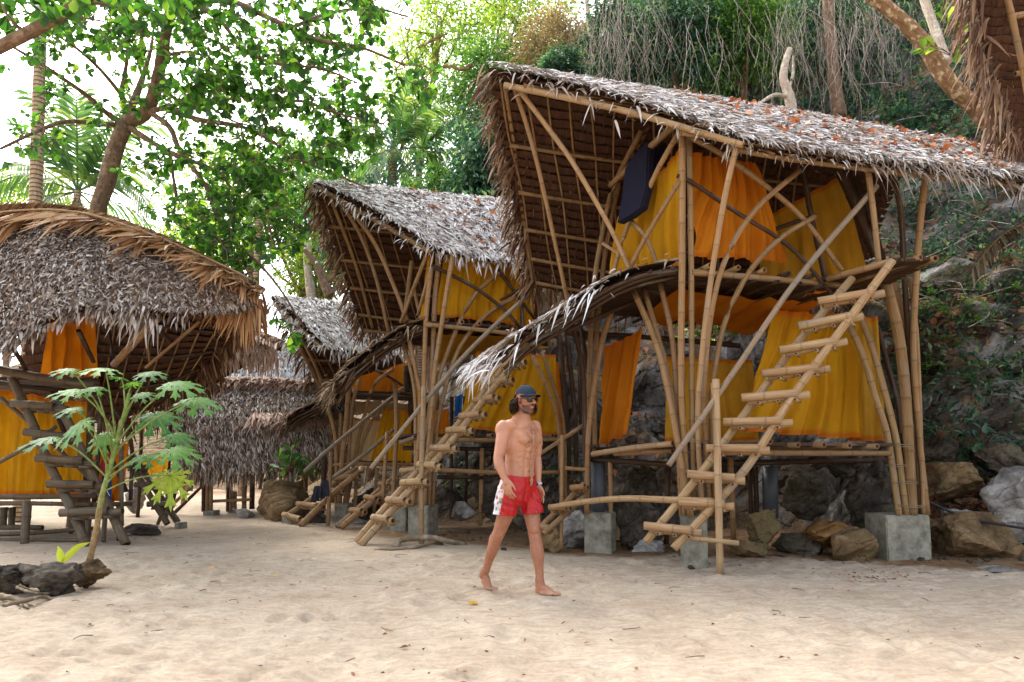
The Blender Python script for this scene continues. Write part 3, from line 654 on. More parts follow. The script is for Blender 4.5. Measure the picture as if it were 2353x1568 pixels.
def floor_slab(parent, poly, name='floor', mat='bamboo_dark', th=.035, step=.05):
    """a floor of narrow split bamboo slats over a polygon (world points, level)"""
    mb = MB(); c = sum(poly, Vector()) / len(poly); z = c.z; xs_ = [p.x for p in poly]; ys_ = [p.y for p in poly]
    u = (poly[1] - poly[0]); u.z = 0; u.normalize(); v = Vector((-u.y, u.x, 0)); P2 = [((p - c).dot(u), (p - c).dot(v)) for p in poly]
    lo, hi = min(q[1] for q in P2), max(q[1] for q in P2); y = lo + step * .5
    while y < hi:
        xi = []
        for (x0, y0), (x1, y1) in zip(P2, P2[1:] + P2[:1]):
            if (y0 <= y) != (y1 <= y): xi.append(x0 + (x1 - x0) * (y - y0) / (y1 - y0))
        xi.sort()
        for a, b in zip(xi[::2], xi[1::2]):
            b0 = len(mb.v); l = b - a; mb.box(c + u * ((a + b) / 2 + random.uniform(-.03, .03)) + v * y + Vector((0, 0, random.uniform(-.006, .006))), (l, step * .86, th), ax=(u, v, Vector((0, 0, 1))))
            uu = random.random() * 9
            for i in range(b0, len(mb.v)): q = Vector(mb.v[i]) - c; mb.uv[i] = (uu + q.dot(v) * 8, q.dot(u) + uu)
        y += step
    return mb.build(name, M[mat], parent, smooth=False)
def ladder(name, label, rails, rungs, r, rr, mat='bamboo_pale', handrail=None, group='ladders of the bamboo huts', extra=(), hr_mat=None, hr_r=None, lash=True):
    """two rails and lashed rungs; every rung is a pair of culms with small sticks below"""
    b = rails[0][-1]; root = empty(name, (b.x, b.y, 0), label, 'ladder', group)
    for k, ra in enumerate(rails): pole(root, ra, r, r, 'rail', M[mat], 12, .26)
    for (a, c) in rungs:
        mb = MB(); d = c - a; l = d.length; dn = Vector((0, 0, -1)); bk = Vector((0, .05, 0))
        bamboo(mb, [a, a.lerp(c, .8)], rr, rr, 10, .33); bamboo(mb, [a.lerp(c, .12) + dn * rr * .9 + bk * 1.4, c + dn * rr * .5 + bk * 1.2], rr * .95, rr * .95, 10, .33)
        for q in (.22, .5, .74): s = a.lerp(c, q) + dn * rr * 1.5 - Vector((0, .03, 0)); bamboo(mb, [s, s + Vector((l * random.uniform(.10, .2), .14, -rr * .2))], rr * .42, rr * .36, 6, .4)
        mb.build('rung', M[mat], root)
    if handrail: pole(root, handrail, hr_r or rr, (hr_r or rr) * .85, 'handrail', M[hr_mat or mat], 10, .3)
    for (pts, er) in extra: pole(root, pts, er, er, 'post', M[mat], 10, .3)
    return root
def block(px0, px1, py0, py1, d, label, depth=.34, rz=.0, side=0.0, name='concrete_block', group='concrete footings under the huts', mat='concrete'):
    a = P(px0, py1, d); b = P(px1, py1, d); t = P(px0, py0, d); w_ = (b - a).length; h = t.z - a.z + .08; c = Vector(((a.x + b.x) / 2, d + depth / 2, a.z - .08 + h / 2))
    bm = bmesh.new(); bmesh.ops.create_cube(bm, size=1)
    bmesh.ops.scale(bm, vec=(w_, depth, h), verts=bm.verts); bmesh.ops.bevel(bm, geom=bm.edges[:], offset=.012, segments=2, affect='EDGES')
    bmesh.ops.subdivide_edges(bm, edges=[e for e in bm.edges if e.calc_length() > .1], cuts=5, use_grid_fill=True)
    for v in bm.verts: v.co += v.normal * (.008 * noise.noise((v.co + c) * 9))
    bmesh.ops.rotate(bm, verts=bm.verts, matrix=__import__('mathutils').Matrix.Rotation(rz, 3, 'Z')); bmesh.ops.translate(bm, verts=bm.verts, vec=c)
    me = bpy.data.meshes.new(name); bm.to_mesh(me); bm.free(); me.materials.append(M[mat]); return tag(link(name, me), label, 'concrete block', group)
def awning(parent, prof, d0, d1, shift, mats, dens, side_fr, L=.3, nm='awning', sticks=True, mat_under='bamboo_dark'):
    """curved lean-to canopy: profile pixels at depth d0, pushed back by shift to depth d1"""
    near = PP(prof, d0) if len(prof[0]) == 2 else PP(prof); far = [p + Vector(shift) for p in near]
    sl = Slope(far, near, 0.0); o = shingles(sl, 8, parent, nm)
    sl2 = Slope(near, far); w_ = sl.width
    n = int(dens * w_ * sl.lenA); t = RNG.random(n); k = RNG.random(n) ** .8
    D = sl.along(t, k); D /= np.linalg.norm(D, axis=1, keepdims=True); N = sl.normal(t, k); a = RNG.normal(0, .22, n)[:, None]; D = D * np.cos(a) + np.cross(D, N) * np.sin(a)
    for i, mt in enumerate(mats):
        s = slice(i, None, len(mats)); strips('thatch', (sl.at(t, k) + N * .05)[s], D[s], N[s], L * RNG.uniform(.6, 1.2, n)[s], .03, M[mt], o, .06, .1)
    for k, of in ((.99, -.08), (.97, -.16), (.93, -.22), (.6, -.09), (.2, -.09)):
        pole(o, [sl.pt(i / 6, k, of * (1 - .35 * (1 - i / 6) if of < -.1 else 1)) for i in range(7)], .034, .028, 'purlin', M[mat_under], 8)
    if sticks:
        for i in range(9): pole(o, [sl.pt(.06 + i * .11, 1.04, -.06), sl.pt(.06 + i * .11, -.02, -.06)], .022, .02, 'rafter', M[mat_under], 6, .4)
    for (mt, per, l, g_) in side_fr: fringe(near[2:] if g_ > .6 else near, (-.5, -.35, -.2), o, per, mt, l, .024, g_, .3)
    fringe([near[-1], far[-1]], (-.7, 0, -.35), o, 60, side_fr[0][0] if side_fr else mats[0], L * 1.2, .03, .5, .25)
    return sl
TB = dict(bamboo='bamboo', dark='bamboo_dark', pale='bamboo_pale', grey='bamboo_grey')
def poles(hut, lst, name='bamboo_pole'):
    for q in lst:
        pts, r = q[0], q[1]; mt = q[2] if len(q) > 2 else 'bamboo'; pole(hut, PP(pts), r, r * .88, name, M[TB.get(mt, mt)])

# ================================================================ the big hut
HB = empty('bamboo_hut', G(1780, 1290), 'largest two storey bamboo hut with a tall thatched roof, at the end of the row', 'bamboo hut', 'thatched bamboo huts')
u1 = Vector((.958, .285, 0)); v1 = Vector((-.285, .958, 0))
ridge1 = PP([(1122, 156, 8.0), (1300, 184, 8.35), (1480, 212, 8.7), (1650, 238, 9.05), (1800, 262, 9.35), (1950, 290, 9.6), (2100, 318, 9.85), (2250, 345, 10.1), (2440, 380, 10.45)])
near1 = PP([(1700, 326, 6.95), (1850, 350, 7.1), (2000, 372, 7.25), (2180, 392, 7.5), (2440, 424, 7.9)])
S1 = Slope(ridge1, near1, .06)
s1 = shingles(S1, 12, HB, 'roof_slope')
thatch(S1, s1, 1900, [('thatch_white', 4), ('thatch_mixed', 2.4), ('thatch_brown', .7)], L=.16, W=.019, jit=.8, lift=.12, curl=.2)
fringe(near1, (-.1, -.6, -.1), s1, 70, 'thatch_mixed', .15, .020, .55, .3)
fringe([ridge1[0], ridge1[0].lerp(near1[0], .5), near1[0]], (-.35, -.45, -.25), s1, 36, 'thatch_mixed', .17, .026, .5, .4)
fringe(near1[2:], (.15, -.5, -.3), s1, 34, 'thatch_mixed', .32, .017, .6, .2)
S1f = Slope(ridge1[:7], PP([(1218, 655, 10.2), (1420, 690, 10.7), (1700, 712, 11.4), (1960, 690, 12.0)]), .05)
s1f = shingles(S1f, 25, HB, 'roof_slope'); thatch(S1f, s1f, 120, [('thatch_brown', 1)], L=.4, W=.04)
fringe([S1f.pt(0, k / 8) for k in range(9)], (-.45, -.1, -.55), s1f, 140, 'thatch_brown', .24, .04, .4, .2)
fringe([S1f.pt(t / 8, 1.0) for t in range(9)], (0, .2, -.8), s1f, 60, 'thatch_brown', .34, .035, .4, .25)
purlins(S1f, s1f, (.30, .51, .69, .84, .965), .012, .80, .036, -.10, mat='bamboo'); rafters(S1f, s1f, [.02 + i * .047 for i in range(16)], .02, -.07)
purlins(S1, s1, (.2, .42, .62, .82, .985), .0, .98, .035, -.10, ext=.012, mat='bamboo'); rafters(S1, s1, [.04 + i * .06 for i in range(16)], .022, -.07)
leaf_scatter(S1, 560, 'orange dead leaves strewn over the roof of the largest hut', t0=.2, k0=.03, k1=.97, size=.085, power=1.0)
poles(HB, [([(1160, 196, 7.95), (1430, 254, 7.4), (1708, 334, 6.88)], .05, 'pale'), ([(1160, 200, 8.15), (1180, 330, 8.7), (1200, 490, 9.4), (1224, 652, 10.05)], .038),
  ([(1178, 190, 8.03), (1211, 290, 8.2), (1242, 407, 8.4), (1282, 589, 8.75), (1304, 692, 9.0)], .04), ([(1186, 198, 8.0), (1258, 293, 8.0), (1318, 377, 8.0), (1402, 523, 8.0), (1446, 618, 8.0)], .042, 'pale'),
  ([(1568, 300, 7.4), (1567, 600, 7.45), (1566, 900, 7.48), (1583, 1188, 7.5)], .052, 'bamboo'), ([(1584, 318, 7.5), (1588, 593, 7.5), (1590, 919, 7.52), (1594, 1188, 7.55)], .044),
  ([(1694, 330, 6.95), (1666, 450, 7.05), (1637, 621, 7.2), (1620, 748, 7.3), (1606, 900, 7.35), (1604, 1000, 7.4), (1614, 1186, 7.45)], .042, 'pale'),
  ([(1838, 392, 7.6), (1739, 479, 7.55), (1672, 584, 7.5), (1637, 705, 7.45), (1620, 855, 7.42), (1620, 988, 7.45), (1632, 1186, 7.5)], .042),
  ([(1873, 498, 7.7), (1792, 549, 7.65), (1722, 625, 7.6), (1673, 721, 7.55), (1650, 805, 7.5), (1634, 940, 7.5), (1641, 1186, 7.55)], .042),
  ([(1456, 668, 8.0), (1507, 788, 7.7), (1533, 889, 7.55), (1556, 1009, 7.45), (1588, 1188, 7.4)], .048), ([(1480, 664, 8.1), (1516, 788, 7.8), (1540, 889, 7.65), (1562, 1009, 7.55), (1574, 1188, 7.5)], .042),
  ([(1516, 648, 7.9), (1546, 788, 7.7), (1558, 1009, 7.6), (1566, 1188, 7.55)], .042), ([(1640, 880, 7.3), (1645, 1010, 7.35), (1650, 1190, 7.45)], .045),
  ([(1558, 300, 7.42), (1686, 373, 7.55), (1838, 495, 7.7), (1935, 622, 7.8)], .042, 'bamboo'), ([(1556, 404, 7.42), (1592, 421, 7.45), (1692, 488, 7.55), (1795, 552, 7.65), (1852, 605, 7.7), (1902, 665, 7.75), (1948, 712, 7.8)], .034, 'dark'),
  ([(1562, 415, 7.4), (1484, 546, 7.7), (1450, 612, 7.85)], .038), ([(1562, 302, 7.5), (1519, 376, 7.75), (1484, 447, 7.95), (1449, 505, 8.15), (1426, 567, 8.3), (1406, 640, 8.4)], .042),
  ([(1452, 511, 8.0), (1487, 549, 7.85), (1510, 610, 7.8)], .038), ([(1553, 286, 7.6), (1495, 337, 8.0), (1402, 427, 8.8)], .055),
  ([(1474, 300, 8.8), (1408, 435, 9.3), (1380, 560, 9.2), (1366, 648, 9.1), (1358, 760, 9.0), (1352, 950, 8.9), (1349, 1182, 8.8)], .05), ([(1490, 290, 9.0), (1425, 420, 9.4), (1395, 560, 9.3), (1383, 648, 9.2), (1372, 760, 9.1), (1366, 919, 9.0), (1368, 1070, 9.0)], .046),
  ([(1313, 735, 8.8), (1340, 855, 8.75), (1343, 1000, 8.75), (1345, 1182, 8.75)], .042, 'dark'), ([(1406, 715, 8.6), (1383, 788, 8.65), (1356, 955, 8.7), (1350, 1052, 8.7), (1348, 1182, 8.7)], .05),
  ([(1330, 730, 9.6), (1352, 860, 9.4), (1372, 1050, 9.2)], .045, 'dark'), ([(1385, 560, 8.6), (1440, 595, 8.4)], .03, 'pale')])
# right-hand frame and the pole bundle on the pale block
poles(HB, [([(1908, 345, 8.6), (1960, 460, 8.7), (2012, 590, 8.8)], .075, 'dark'), ([(1945, 370, 9.0), (1990, 470, 9.0), (2025, 590, 9.0), (2045, 640, 8.8)], .06, 'dark'), ([(1990, 360, 7.45), (2006, 480, 7.4), (2021, 622, 7.35)], .045),
  ([(2046, 372, 7.7), (2070, 488, 7.9), (2076, 600, 8.05), (2090, 840, 8.2), (2106, 1184, 8.25)], .044, 'dark'), ([(2130, 384, 7.8), (2117, 488, 7.9), (2108, 600, 8.0), (2099, 800, 8.1), (2112, 1000, 8.2), (2131, 1184, 8.22)], .052),
  ([(1838, 353, 8.3), (1865, 500, 8.2), (1896, 640, 8.1)], .045, 'dark'), ([(1700, 560, 8.4), (1800, 520, 8.3), (1876, 495, 8.2)], .036, 'dark'),
  ([(2032, 640, 8.0), (2062, 755, 8.05), (2079, 888, 8.1), (2087, 1011, 8.12), (2097, 1184, 8.15)], .074), ([(2047, 635, 8.3), (2082, 772, 8.3), (2096, 988, 8.3), (2116, 1184, 8.3)], .06, 'bamboo'),
  ([(1972, 715, 8.3), (1999, 782, 8.25), (2025, 872, 8.2), (2059, 1009, 8.15), (2082, 1184, 8.12)], .055), ([(1949, 742, 8.3), (1985, 822, 8.25), (2012, 915, 8.2), (2039, 1002, 8.15), (2066, 1184, 8.1)], .055),
  ([(2017, 755, 9.3), (2039, 838, 9.2), (2062, 922, 9.1), (2070, 1000, 9.0)], .05, 'dark'), ([(2092, 640, 8.15), (2108, 800, 8.2), (2122, 1184, 8.2)], .036)])
# floors, beams and joists
fl = [P(1568, 612, 7.5), P(1925, 648, 7.9), P(1960, 655, 8.05)]; z1 = 3.24
def lev(p, z): return Vector((p.x, p.y, z))
A1 = lev(P(1562, 612, 7.5), z1); B1 = A1 + u1 * 2.0; floor_slab(HB, [A1, B1, B1 + v1 * 2.2, A1 + v1 * 2.2 - u1 * .25, A1 - u1 * .45 + v1 * 1.0], step=.06)
L1, L2, L3 = lev(P(1902, 636, 7.67), z1), lev(P(2046, 597, 7.0), z1), lev(P(2150, 586, 6.95), z1)
floor_slab(HB, [L1, L2, L3, L1 + u1 * 1.1 + v1 * .5, L1 + v1 * .5], 'landing', step=.06)
for a, b in (((1902, 642, 7.67), (2044, 602, 7.0)), ((1962, 646, 7.8), (2116, 592, 6.98)), ((2030, 640, 7.9), (2150, 594, 6.94))): pole(HB, PP([a, b]), .045, None, 'floor_beam')
pole(HB, PP([(1590, 626, 7.48), (1750, 639, 7.65), (1930, 656, 7.86)]), .047, .044, 'floor_beam', M['bamboo'])
pole(HB, PP([(1466, 690, 8.4), (1300, 762, 8.2)]), .04, None, 'floor_beam', M['bamboo_dark'])
for px, py, d in ((1632, 610, 7.42), (1697, 615, 7.5), (1757, 621, 7.56), (1813, 628, 7.62), (1868, 633, 7.7), (1915, 640, 7.76)):
    a = P(px, py, d); pole(HB, [a, a + v1 * 2.5], .04, None, 'joist', M['bamboo_dark'] if px > 1800 else M['bamboo'])
for i in range(7): a = P(1600 + i * 50, 650 + i * 4, 7.9); pole(HB, [a - v1 * .3, a + v1 * 2.2 - Vector((0, 0, .02))], .032, None, 'joist', M['bamboo_dark'], 8)
pole(HB, PP([(1300, 765, 9.6), (1480, 775, 9.8), (1700, 795, 10.0)]), .05, None, 'floor_beam', M['bamboo_dark'])
z0 = 1.34; A0 = lev(P(1552, 1014, 7.6), z0); B0 = lev(P(2052, 1012, 8.05), z0 - .0)
T0 = lev(P(1366, 1030, 8.6), z0 - .04)
floor_slab(HB, [A0, B0, B0 + v1 * 1.9, A0 + v1 * 2.0, T0 + v1 * .2, T0], step=.055)
pole(HB, PP([(1690, 1041, 7.72), (1860, 1042, 7.85), (2046, 1042, 8.02)]), .046, .042, 'floor_beam', M['bamboo'])
pole(HB, PP([(1362, 1044, 8.55), (1450, 1030, 8.0), (1546, 1020, 7.55)]), .045, .045, 'floor_beam', M['bamboo_pale']); pole(HB, PP([(1412, 1043, 8.3), (1545, 1036, 7.8)]), .04, None, 'floor_beam', M['bamboo'])
pole(HB, PP([(1358, 1056, 8.9), (1450, 1062, 8.5), (1545, 1068, 8.2)]), .045, None, 'floor_beam', M['bamboo_dark']); pole(HB, PP([(1640, 1066, 8.9), (1800, 1062, 9.0), (2040, 1058, 9.2)]), .05, None, 'floor_beam', M['bamboo_dark'])
for px, py, d in ((1770, 1015, 7.6), (1834, 1023, 7.68), (1894, 1023, 7.74), (1953, 1025, 7.8), (2016, 1026, 7.88)): a = P(px, py, d); pole(HB, [a, a + v1 * 2.1 + Vector((0, 0, -.01))], .042, None, 'joist', M['bamboo'])
poles(HB, [([(1402, 1062, 8.7), (1404, 1182, 8.75)], .04), ([(1536, 1070, 9.1), (1531, 1250, 9.2)], .05, 'dark'), ([(1678, 1050, 8.6), (1686, 1248, 8.75)], .05, 'bamboo'), ([(1735, 1072, 9.8), (1740, 1190, 9.8)], .05, 'dark'), ([(1723, 1072, 9.8), (1726, 1190, 9.8)], .045, 'dark')], 'stilt')
awl = awning(HB, [(1568, 602, 7.45), (1465, 620, 7.5), (1380, 657, 7.55), (1270, 728, 7.6), (1190, 775, 7.65), (1146, 818, 7.7)], 0, 0, v1 * 1.7, ['thatch_mixed', 'thatch_white', 'thatch_brown'], 150, [('thatch_white', 20, .26, .9), ('thatch_mixed', 26, .09, .5)], L=.16)
mb = MB()
for px in (1358, 1375):
    pass
tube(mb, PP([(1374, 1062, 8.95), (1374, 1182, 8.95)]), .092, None, 20); mb.build('drain_pipe', M['pvc_grey'], HB)
mb = MB(); tube(mb, PP([(1769, 1072, 9.7), (1771, 1190, 9.7)]), .105, None, 20); mb.build('drain_pipe', M['pvc_grey'], HB)
# string lashings
mb = MB()
for (px, py, d, w_) in ((2062, 1066, 8.0, 20), (2085, 1105, 8.02, 24), (2098, 1160, 8.02, 34), (2075, 1020, 8.0, 22), (1598, 1080, 7.36, 26), (1602, 1010, 7.34, 26)):
    for k in range(2): tube(mb, PP([(px - w_, py + k * 4, d), (px, py + k * 5 + 2, d - .07), (px + w_, py + k * 3 + 3, d)]), .005, None, 5)
mb.build('lashing', M['bamboo_grey'], HB)
# curtains and cloths of the big hut
CG = 'curtains of the largest hut'
curtain('curtain', PP([(1418, 505, 8.8), (1561, 343, 7.65), (1564, 606, 7.65), (1404, 640, 8.8)]), 7, .035, 'yellow_cloth', 'bright yellow curtain on the upper left side of the largest hut, below the navy mattress', CG, seed=1)
curtain('curtain', PP([(1589, 349, 7.75), (1735, 374, 7.95), (1806, 603, 7.9), (1594, 590, 7.7)]), 6, .04, 'orange_cloth', 'orange curtain pulled into diagonal folds, upper front of the largest hut', CG, diag=.35, seed=2)
curtain('curtain', PP([(1668, 362, 8.2), (1728, 372, 8.25), (1742, 520, 8.25), (1690, 520, 8.2)]), 2, .02, 'orange_cloth', 'short strip of orange cloth showing behind the pulled orange curtain', CG, seed=3)
curtain('curtain', PP([(1745, 505, 9.6), (1934, 402, 9.1), (2004, 660, 9.1), (1745, 690, 9.5)]), 5, .03, 'gold_cloth', 'flat gold curtain with a slanting top edge, upper right of the largest hut', CG, seed=4)
curtain('curtain', PP([(1388, 797, 9.25), (1480, 752, 8.85), (1445, 1000, 8.8), (1378, 1024, 9.2)]), 2.5, .05, 'orange_cloth', 'narrow orange curtain hanging loose at the left of the lower floor', CG, diag=.3, seed=5)
curtain('curtain', PP([(1530, 820, 9.5), (1728, 827, 9.6), (1748, 1014, 9.4), (1528, 1014, 9.3)]), 4, .03, 'gold_cloth', 'dull gold curtain behind the pole cluster on the lower floor', CG, seed=6)
curtain('curtain', PP([(1778, 712, 8.5), (1976, 722, 8.7), (1984, 1010, 8.5), (1703, 990, 8.35)]), 6, .045, 'yellow_cloth', 'large yellow curtain gathered at the top, behind the long ladder', CG, diag=.15, seed=7)
curtain('curtain', PP([(1955, 722, 8.85), (2016, 728, 8.9), (2036, 1014, 8.7), (1950, 1014, 8.65)]), 2, .02, 'gold_cloth', 'flat gold panel right of the large gathered yellow curtain', CG, seed=8)
curtain('ceiling_cloth', PP([(1564, 667, 7.95), (1886, 692, 8.35), (1775, 772, 9.7), (1470, 730, 9.3)]), 3, .03, 'orange_cloth', 'orange cloth slung under the upper floor of the largest hut', CG, seed=9, sagtop=.05, hem=False)
# navy foam mattress leaning out
def slab(poly, back, name, mat, label, cat):
    bm = bmesh.new(); f = [bm.verts.new(p) for p in poly]; b = [bm.verts.new(Vector(p) + Vector(back)) for p in poly]; n = len(f)
    bm.faces.new(f); bm.faces.new(b[::-1])
    for i in range(n): bm.faces.new((f[i], b[i], b[(i + 1) % n], f[(i + 1) % n]))
    bmesh.ops.recalc_face_normals(bm, faces=bm.faces); bmesh.ops.bevel(bm, geom=bm.edges[:], offset=.018, segments=2, affect='EDGES')
    me = bpy.data.meshes.new(name); bm.to_mesh(me); bm.free(); me.materials.append(M[mat]); me.polygons.foreach_set('use_smooth', np.zeros(len(me.polygons), dtype=bool)); return tag(link(name, me), label, cat)
slab(PP([(1493, 320, 8.0), (1455, 352, 8.05), (1434, 388, 8.1), (1427, 450, 8.05), (1416, 514, 7.95), (1447, 497, 7.85), (1474, 478, 7.8), (1487, 430, 7.85), (1489, 370, 7.9)]), (.10, .07, 0), 'mattress', 'mattress', 'navy blue foam mattress stood up against the yellow curtain', 'mattress')
slab(PP([(1494, 352, 8.25), (1524, 328, 8.3), (1532, 352, 8.3), (1512, 384, 8.25), (1490, 420, 8.2)]), (.05, .1, 0), 'mattress', 'mattress', 'folded dark end of a second navy mattress behind the first', 'mattress')
# long ladder
near = PP([(2050, 600, 6.98), (1930, 762, 6.98), (1812, 925, 7.0), (1707, 1086, 7.02), (1548, 1261, 7.02)]); far = PP([(1958, 640, 7.4), (1835, 785, 7.3), (1755, 892, 7.28), (1612, 1086, 7.2), (1484, 1246, 7.18)])
rg = [((1480, 1208), (1617, 1222)), ((1560, 1153), (1692, 1160)), ((1580, 1089), (1717, 1101)), ((1623, 1030), (1774, 1030)), ((1662, 970), (1827, 966)), ((1704, 914), (1866, 901)), ((1751, 859), (1913, 841)), ((1791, 805), (1953, 778)), ((1834, 750), (1990, 719)), ((1879, 693), (2039, 666))]
ladder('bamboo_ladder', 'long bamboo ladder up to the landing of the largest hut', [near, far], [(P(a[0], a[1], 7.12), P(b[0], b[1], 6.92)) for a, b in rg], .056, .044, 'bamboo_pale',
       handrail=PP([(2014, 428, 7.5), (1838, 635, 7.2), (1690, 850, 7.0), (1536, 1070, 6.85)]), hr_mat='bamboo_grey', hr_r=.043,
       extra=[(PP([(1645, 872, 6.95), (1650, 1100, 6.93), (1655, 1322, 6.92)]), .047), (PP([(1578, 1236, 7.0), (1698, 1249, 6.86)]), .034)])
tag(pole(None, PP([(1264, 1166, 8.35), (1340, 1154, 8.0), (1430, 1146, 7.6), (1540, 1149, 7.2), (1640, 1153, 7.02)]), .044, .05, 'bamboo_rail', M['bamboo_pale']), 'long horizontal bamboo pole from the small ladder to the foot of the long ladder', 'bamboo pole')
block(1576, 1637, 1186, 1301, 7.42, 'grey concrete block below the foot of the long ladder', .36, -.28)
block(1353, 1416, 1180, 1266, 8.68, 'grey concrete block under a fat grey drain pipe, right of the man', .4, -.3)
block(2036, 2142, 1184, 1282, 8.08, 'wide pale concrete block under the right pole bundle of the largest hut', .45, .06)
# small ladder left of the big hut
ladder('bamboo_ladder', 'short bamboo ladder at the left end of the lower floor, beside the drain pipe', [PP([(1342, 1112, 8.7), (1246, 1208, 8.45)]), PP([(1346, 1138, 8.45), (1248, 1228, 8.2)])],
       [(P(1262, 1166, 8.35), P(1312, 1166, 8.2)), (P(1244, 1209, 8.35), P(1268, 1216, 8.2)), (P(1312, 1121, 8.5), P(1352, 1118, 8.35))], .045, .038, 'bamboo', handrail=PP([(1344, 976, 8.9), (1225, 1054, 8.7)]), extra=[(PP([(1292, 1000, 8.6), (1290, 1262, 8.55)]), .03)])
poles(HB, [([(1298, 1076, 8.7), (1352, 1080, 8.7)], .035)])

# ================================================================ the middle hut
HM = empty('bamboo_hut', G(1060, 1222), 'middle two storey hut with a white thatched roof, left of the largest hut', 'bamboo hut', 'thatched bamboo huts')
ridge2 = PP([(719, 421, 11.4), (870, 434, 11.7), (1020, 450, 12.0), (1170, 464, 12.3), (1300, 478, 12.6)])
near2 = PP([(990, 570, 10.35), (1060, 588, 10.5), (1140, 600, 10.75), (1290, 612, 11.1)])
S2 = Slope(ridge2, near2, .08); s2 = shingles(S2, 10, HM, 'roof_slope')
thatch(S2, s2, 1500, [('thatch_white', 6), ('thatch_brown', .9)], L=.17, W=.026, jit=.5, lift=.14, curl=.15, t1=.9)
fringe(near2, (0, -.5, -.4), s2, 60, 'thatch_white', .19, .028, .5, .2)
fringe([ridge2[0], ridge2[0].lerp(near2[0], .5), near2[0]], (-.35, -.4, -.35), s2, 44, 'thatch_white', .14, .028, .4, .3)
leaf_scatter(S2, 130, 'a few orange dead leaves on the white roof of the middle hut', t0=.3, t1=.85, k0=.02, k1=.95, size=.095)
S2f = Slope(ridge2[:4], PP([(832, 762, 13.2), (960, 778, 13.5), (1140, 790, 13.9), (1260, 795, 14.2)]), .05)
s2f = shingles(S2f, 20, HM, 'roof_slope'); thatch(S2f, s2f, 70, [('thatch_brown', 1)], L=.4, W=.04)
fringe([S2f.pt(0, k / 8) for k in range(9)], (-.45, -.1, -.55), s2f, 120, 'thatch_brown', .26, .045, .4, .2); fringe([S2f.pt(t / 8, 1.0) for t in range(9)], (0, .2, -.8), s2f, 60, 'thatch_brown', .4, .04, .4, .25)
purlins(S2f, s2f, (.26, .48, .67, .86, .97), .012, .7, .04, -.1, mat='bamboo'); rafters(S2f, s2f, [.03 + i * .07 for i in range(12)], .022, -.07)
D2 = 10.5
poles(HM, [([(728, 430, 11.35), (860, 505, 10.9), (992, 582, 10.3)], .055, 'bamboo'), ([(760, 455, 11.5), (819, 615, 12.3), (856, 754, 13.1)], .045), ([(783, 465, 11.3), (829, 542, 11.5), (865, 642, 11.7), (893, 765, 11.9)], .045), ([(807, 483, 11.2), (859, 555, 11.2), (899, 642, 11.2), (936, 738, 11.2)], .05),
  ([(981, 585, 10.5), (942, 685, 11.0), (921, 742, 11.2)], .045), ([(990, 617, 10.5), (960, 725, 11.0)], .04), ([(946, 600, 11.4), (928, 742, 11.5)], .05), ([(950, 660, 11.2), (968, 738, 11.1)], .04),
  ([(991, 615, D2), (979, 735, D2), (972, 925, D2), (964, 1000, D2), (948, 1164, D2)], .05), ([(1010, 575, 10.6), (999, 702, 10.6), (989, 925, 10.55), (972, 1030, 10.55), (962, 1164, 10.55)], .055),
  ([(1040, 588, 10.35), (1019, 719, 10.4), (999, 852, 10.45), (994, 925, 10.45), (983, 1040, 10.5), (976, 1164, 10.5)], .05), ([(1179, 602, 10.9), (1099, 669, 10.7), (1059, 735, 10.6), (1032, 802, 10.55), (1006, 880, 10.5), (992, 1000, 10.5), (986, 1164, 10.55)], .048),
  ([(1213, 673, 11.0), (1149, 702, 10.9), (1099, 742, 10.75), (1055, 802, 10.65), (1025, 886, 10.6), (1003, 1000, 10.6), (994, 1164, 10.6)], .048), ([(935, 757, 10.9), (959, 869, 10.7), (966, 925, 10.65), (957, 1164, 10.6)], .05), ([(918, 760, 11.2), (950, 880, 10.9), (955, 1000, 10.7), (954, 1164, 10.6)], .042),
  ([(988, 608, 10.5), (1092, 662, 10.65), (1166, 719, 10.8), (1194, 754, 10.85)], .04, 'dark'), ([(1142, 617, 10.8), (1228, 732, 11.0)], .04, 'dark'), ([(1197, 605, 10.9), (1200, 752, 10.95)], .045, 'dark'),
  ([(1212, 655, 10.85), (1150, 690, 10.75)], .035, 'dark'), ([(977, 746, 10.45), (1080, 756, 10.55), (1184, 768, 10.7)], .048, 'bamboo'), ([(1176, 765, 10.9), (1285, 775, 11.2)], .045, 'dark'),
  ([(1285, 770, 11.2), (1296, 900, 11.15), (1304, 1000, 11.1), (1306, 1090, 11.1)], .06, 'dark'), ([(1302, 765, 11.3), (1316, 900, 11.25), (1323, 1000, 11.2), (1324, 1090, 11.2)], .055, 'dark'), ([(1222, 818, 10.9), (1262, 900, 10.9), (1284, 985, 10.9), (1290, 1190, 10.95)], .046, 'bamboo'), ([(1245, 808, 11.0), (1276, 900, 11.0), (1296, 985, 11.0), (1300, 1190, 11.0)], .042, 'bamboo'), ([(1330, 780, 11.3), (1336, 1000, 11.2)], .045, 'dark'),
  ([(996, 1010, 10.6), (1140, 1012, 10.75), (1300, 1010, 10.95)], .05, 'bamboo'), ([(922, 1018, 10.9), (954, 1004, 10.6)], .05, 'grey'), ([(925, 1030, 11.0), (1130, 1032, 11.3), (1300, 1028, 11.6)], .05, 'dark'), ([(920, 1082, 10.4), (956, 1078, 10.3)], .05, 'pale'), ([(1006, 1080, 10.65), (1139, 1086, 10.75), (1290, 1086, 10.9)], .05, 'bamboo'), ([(1004, 1097, 11.0), (1110, 1098, 11.2)], .045, 'dark')])
poles(HM, [([(1108, 1030, 11.2), (1104, 1208, 11.3)], .052, 'bamboo'), ([(1038, 912, 11.6), (1036, 1192, 11.7)], .045, 'dark'), ([(1072, 1030, 11.9), (1070, 1190, 11.9)], .04, 'dark')], 'stilt')
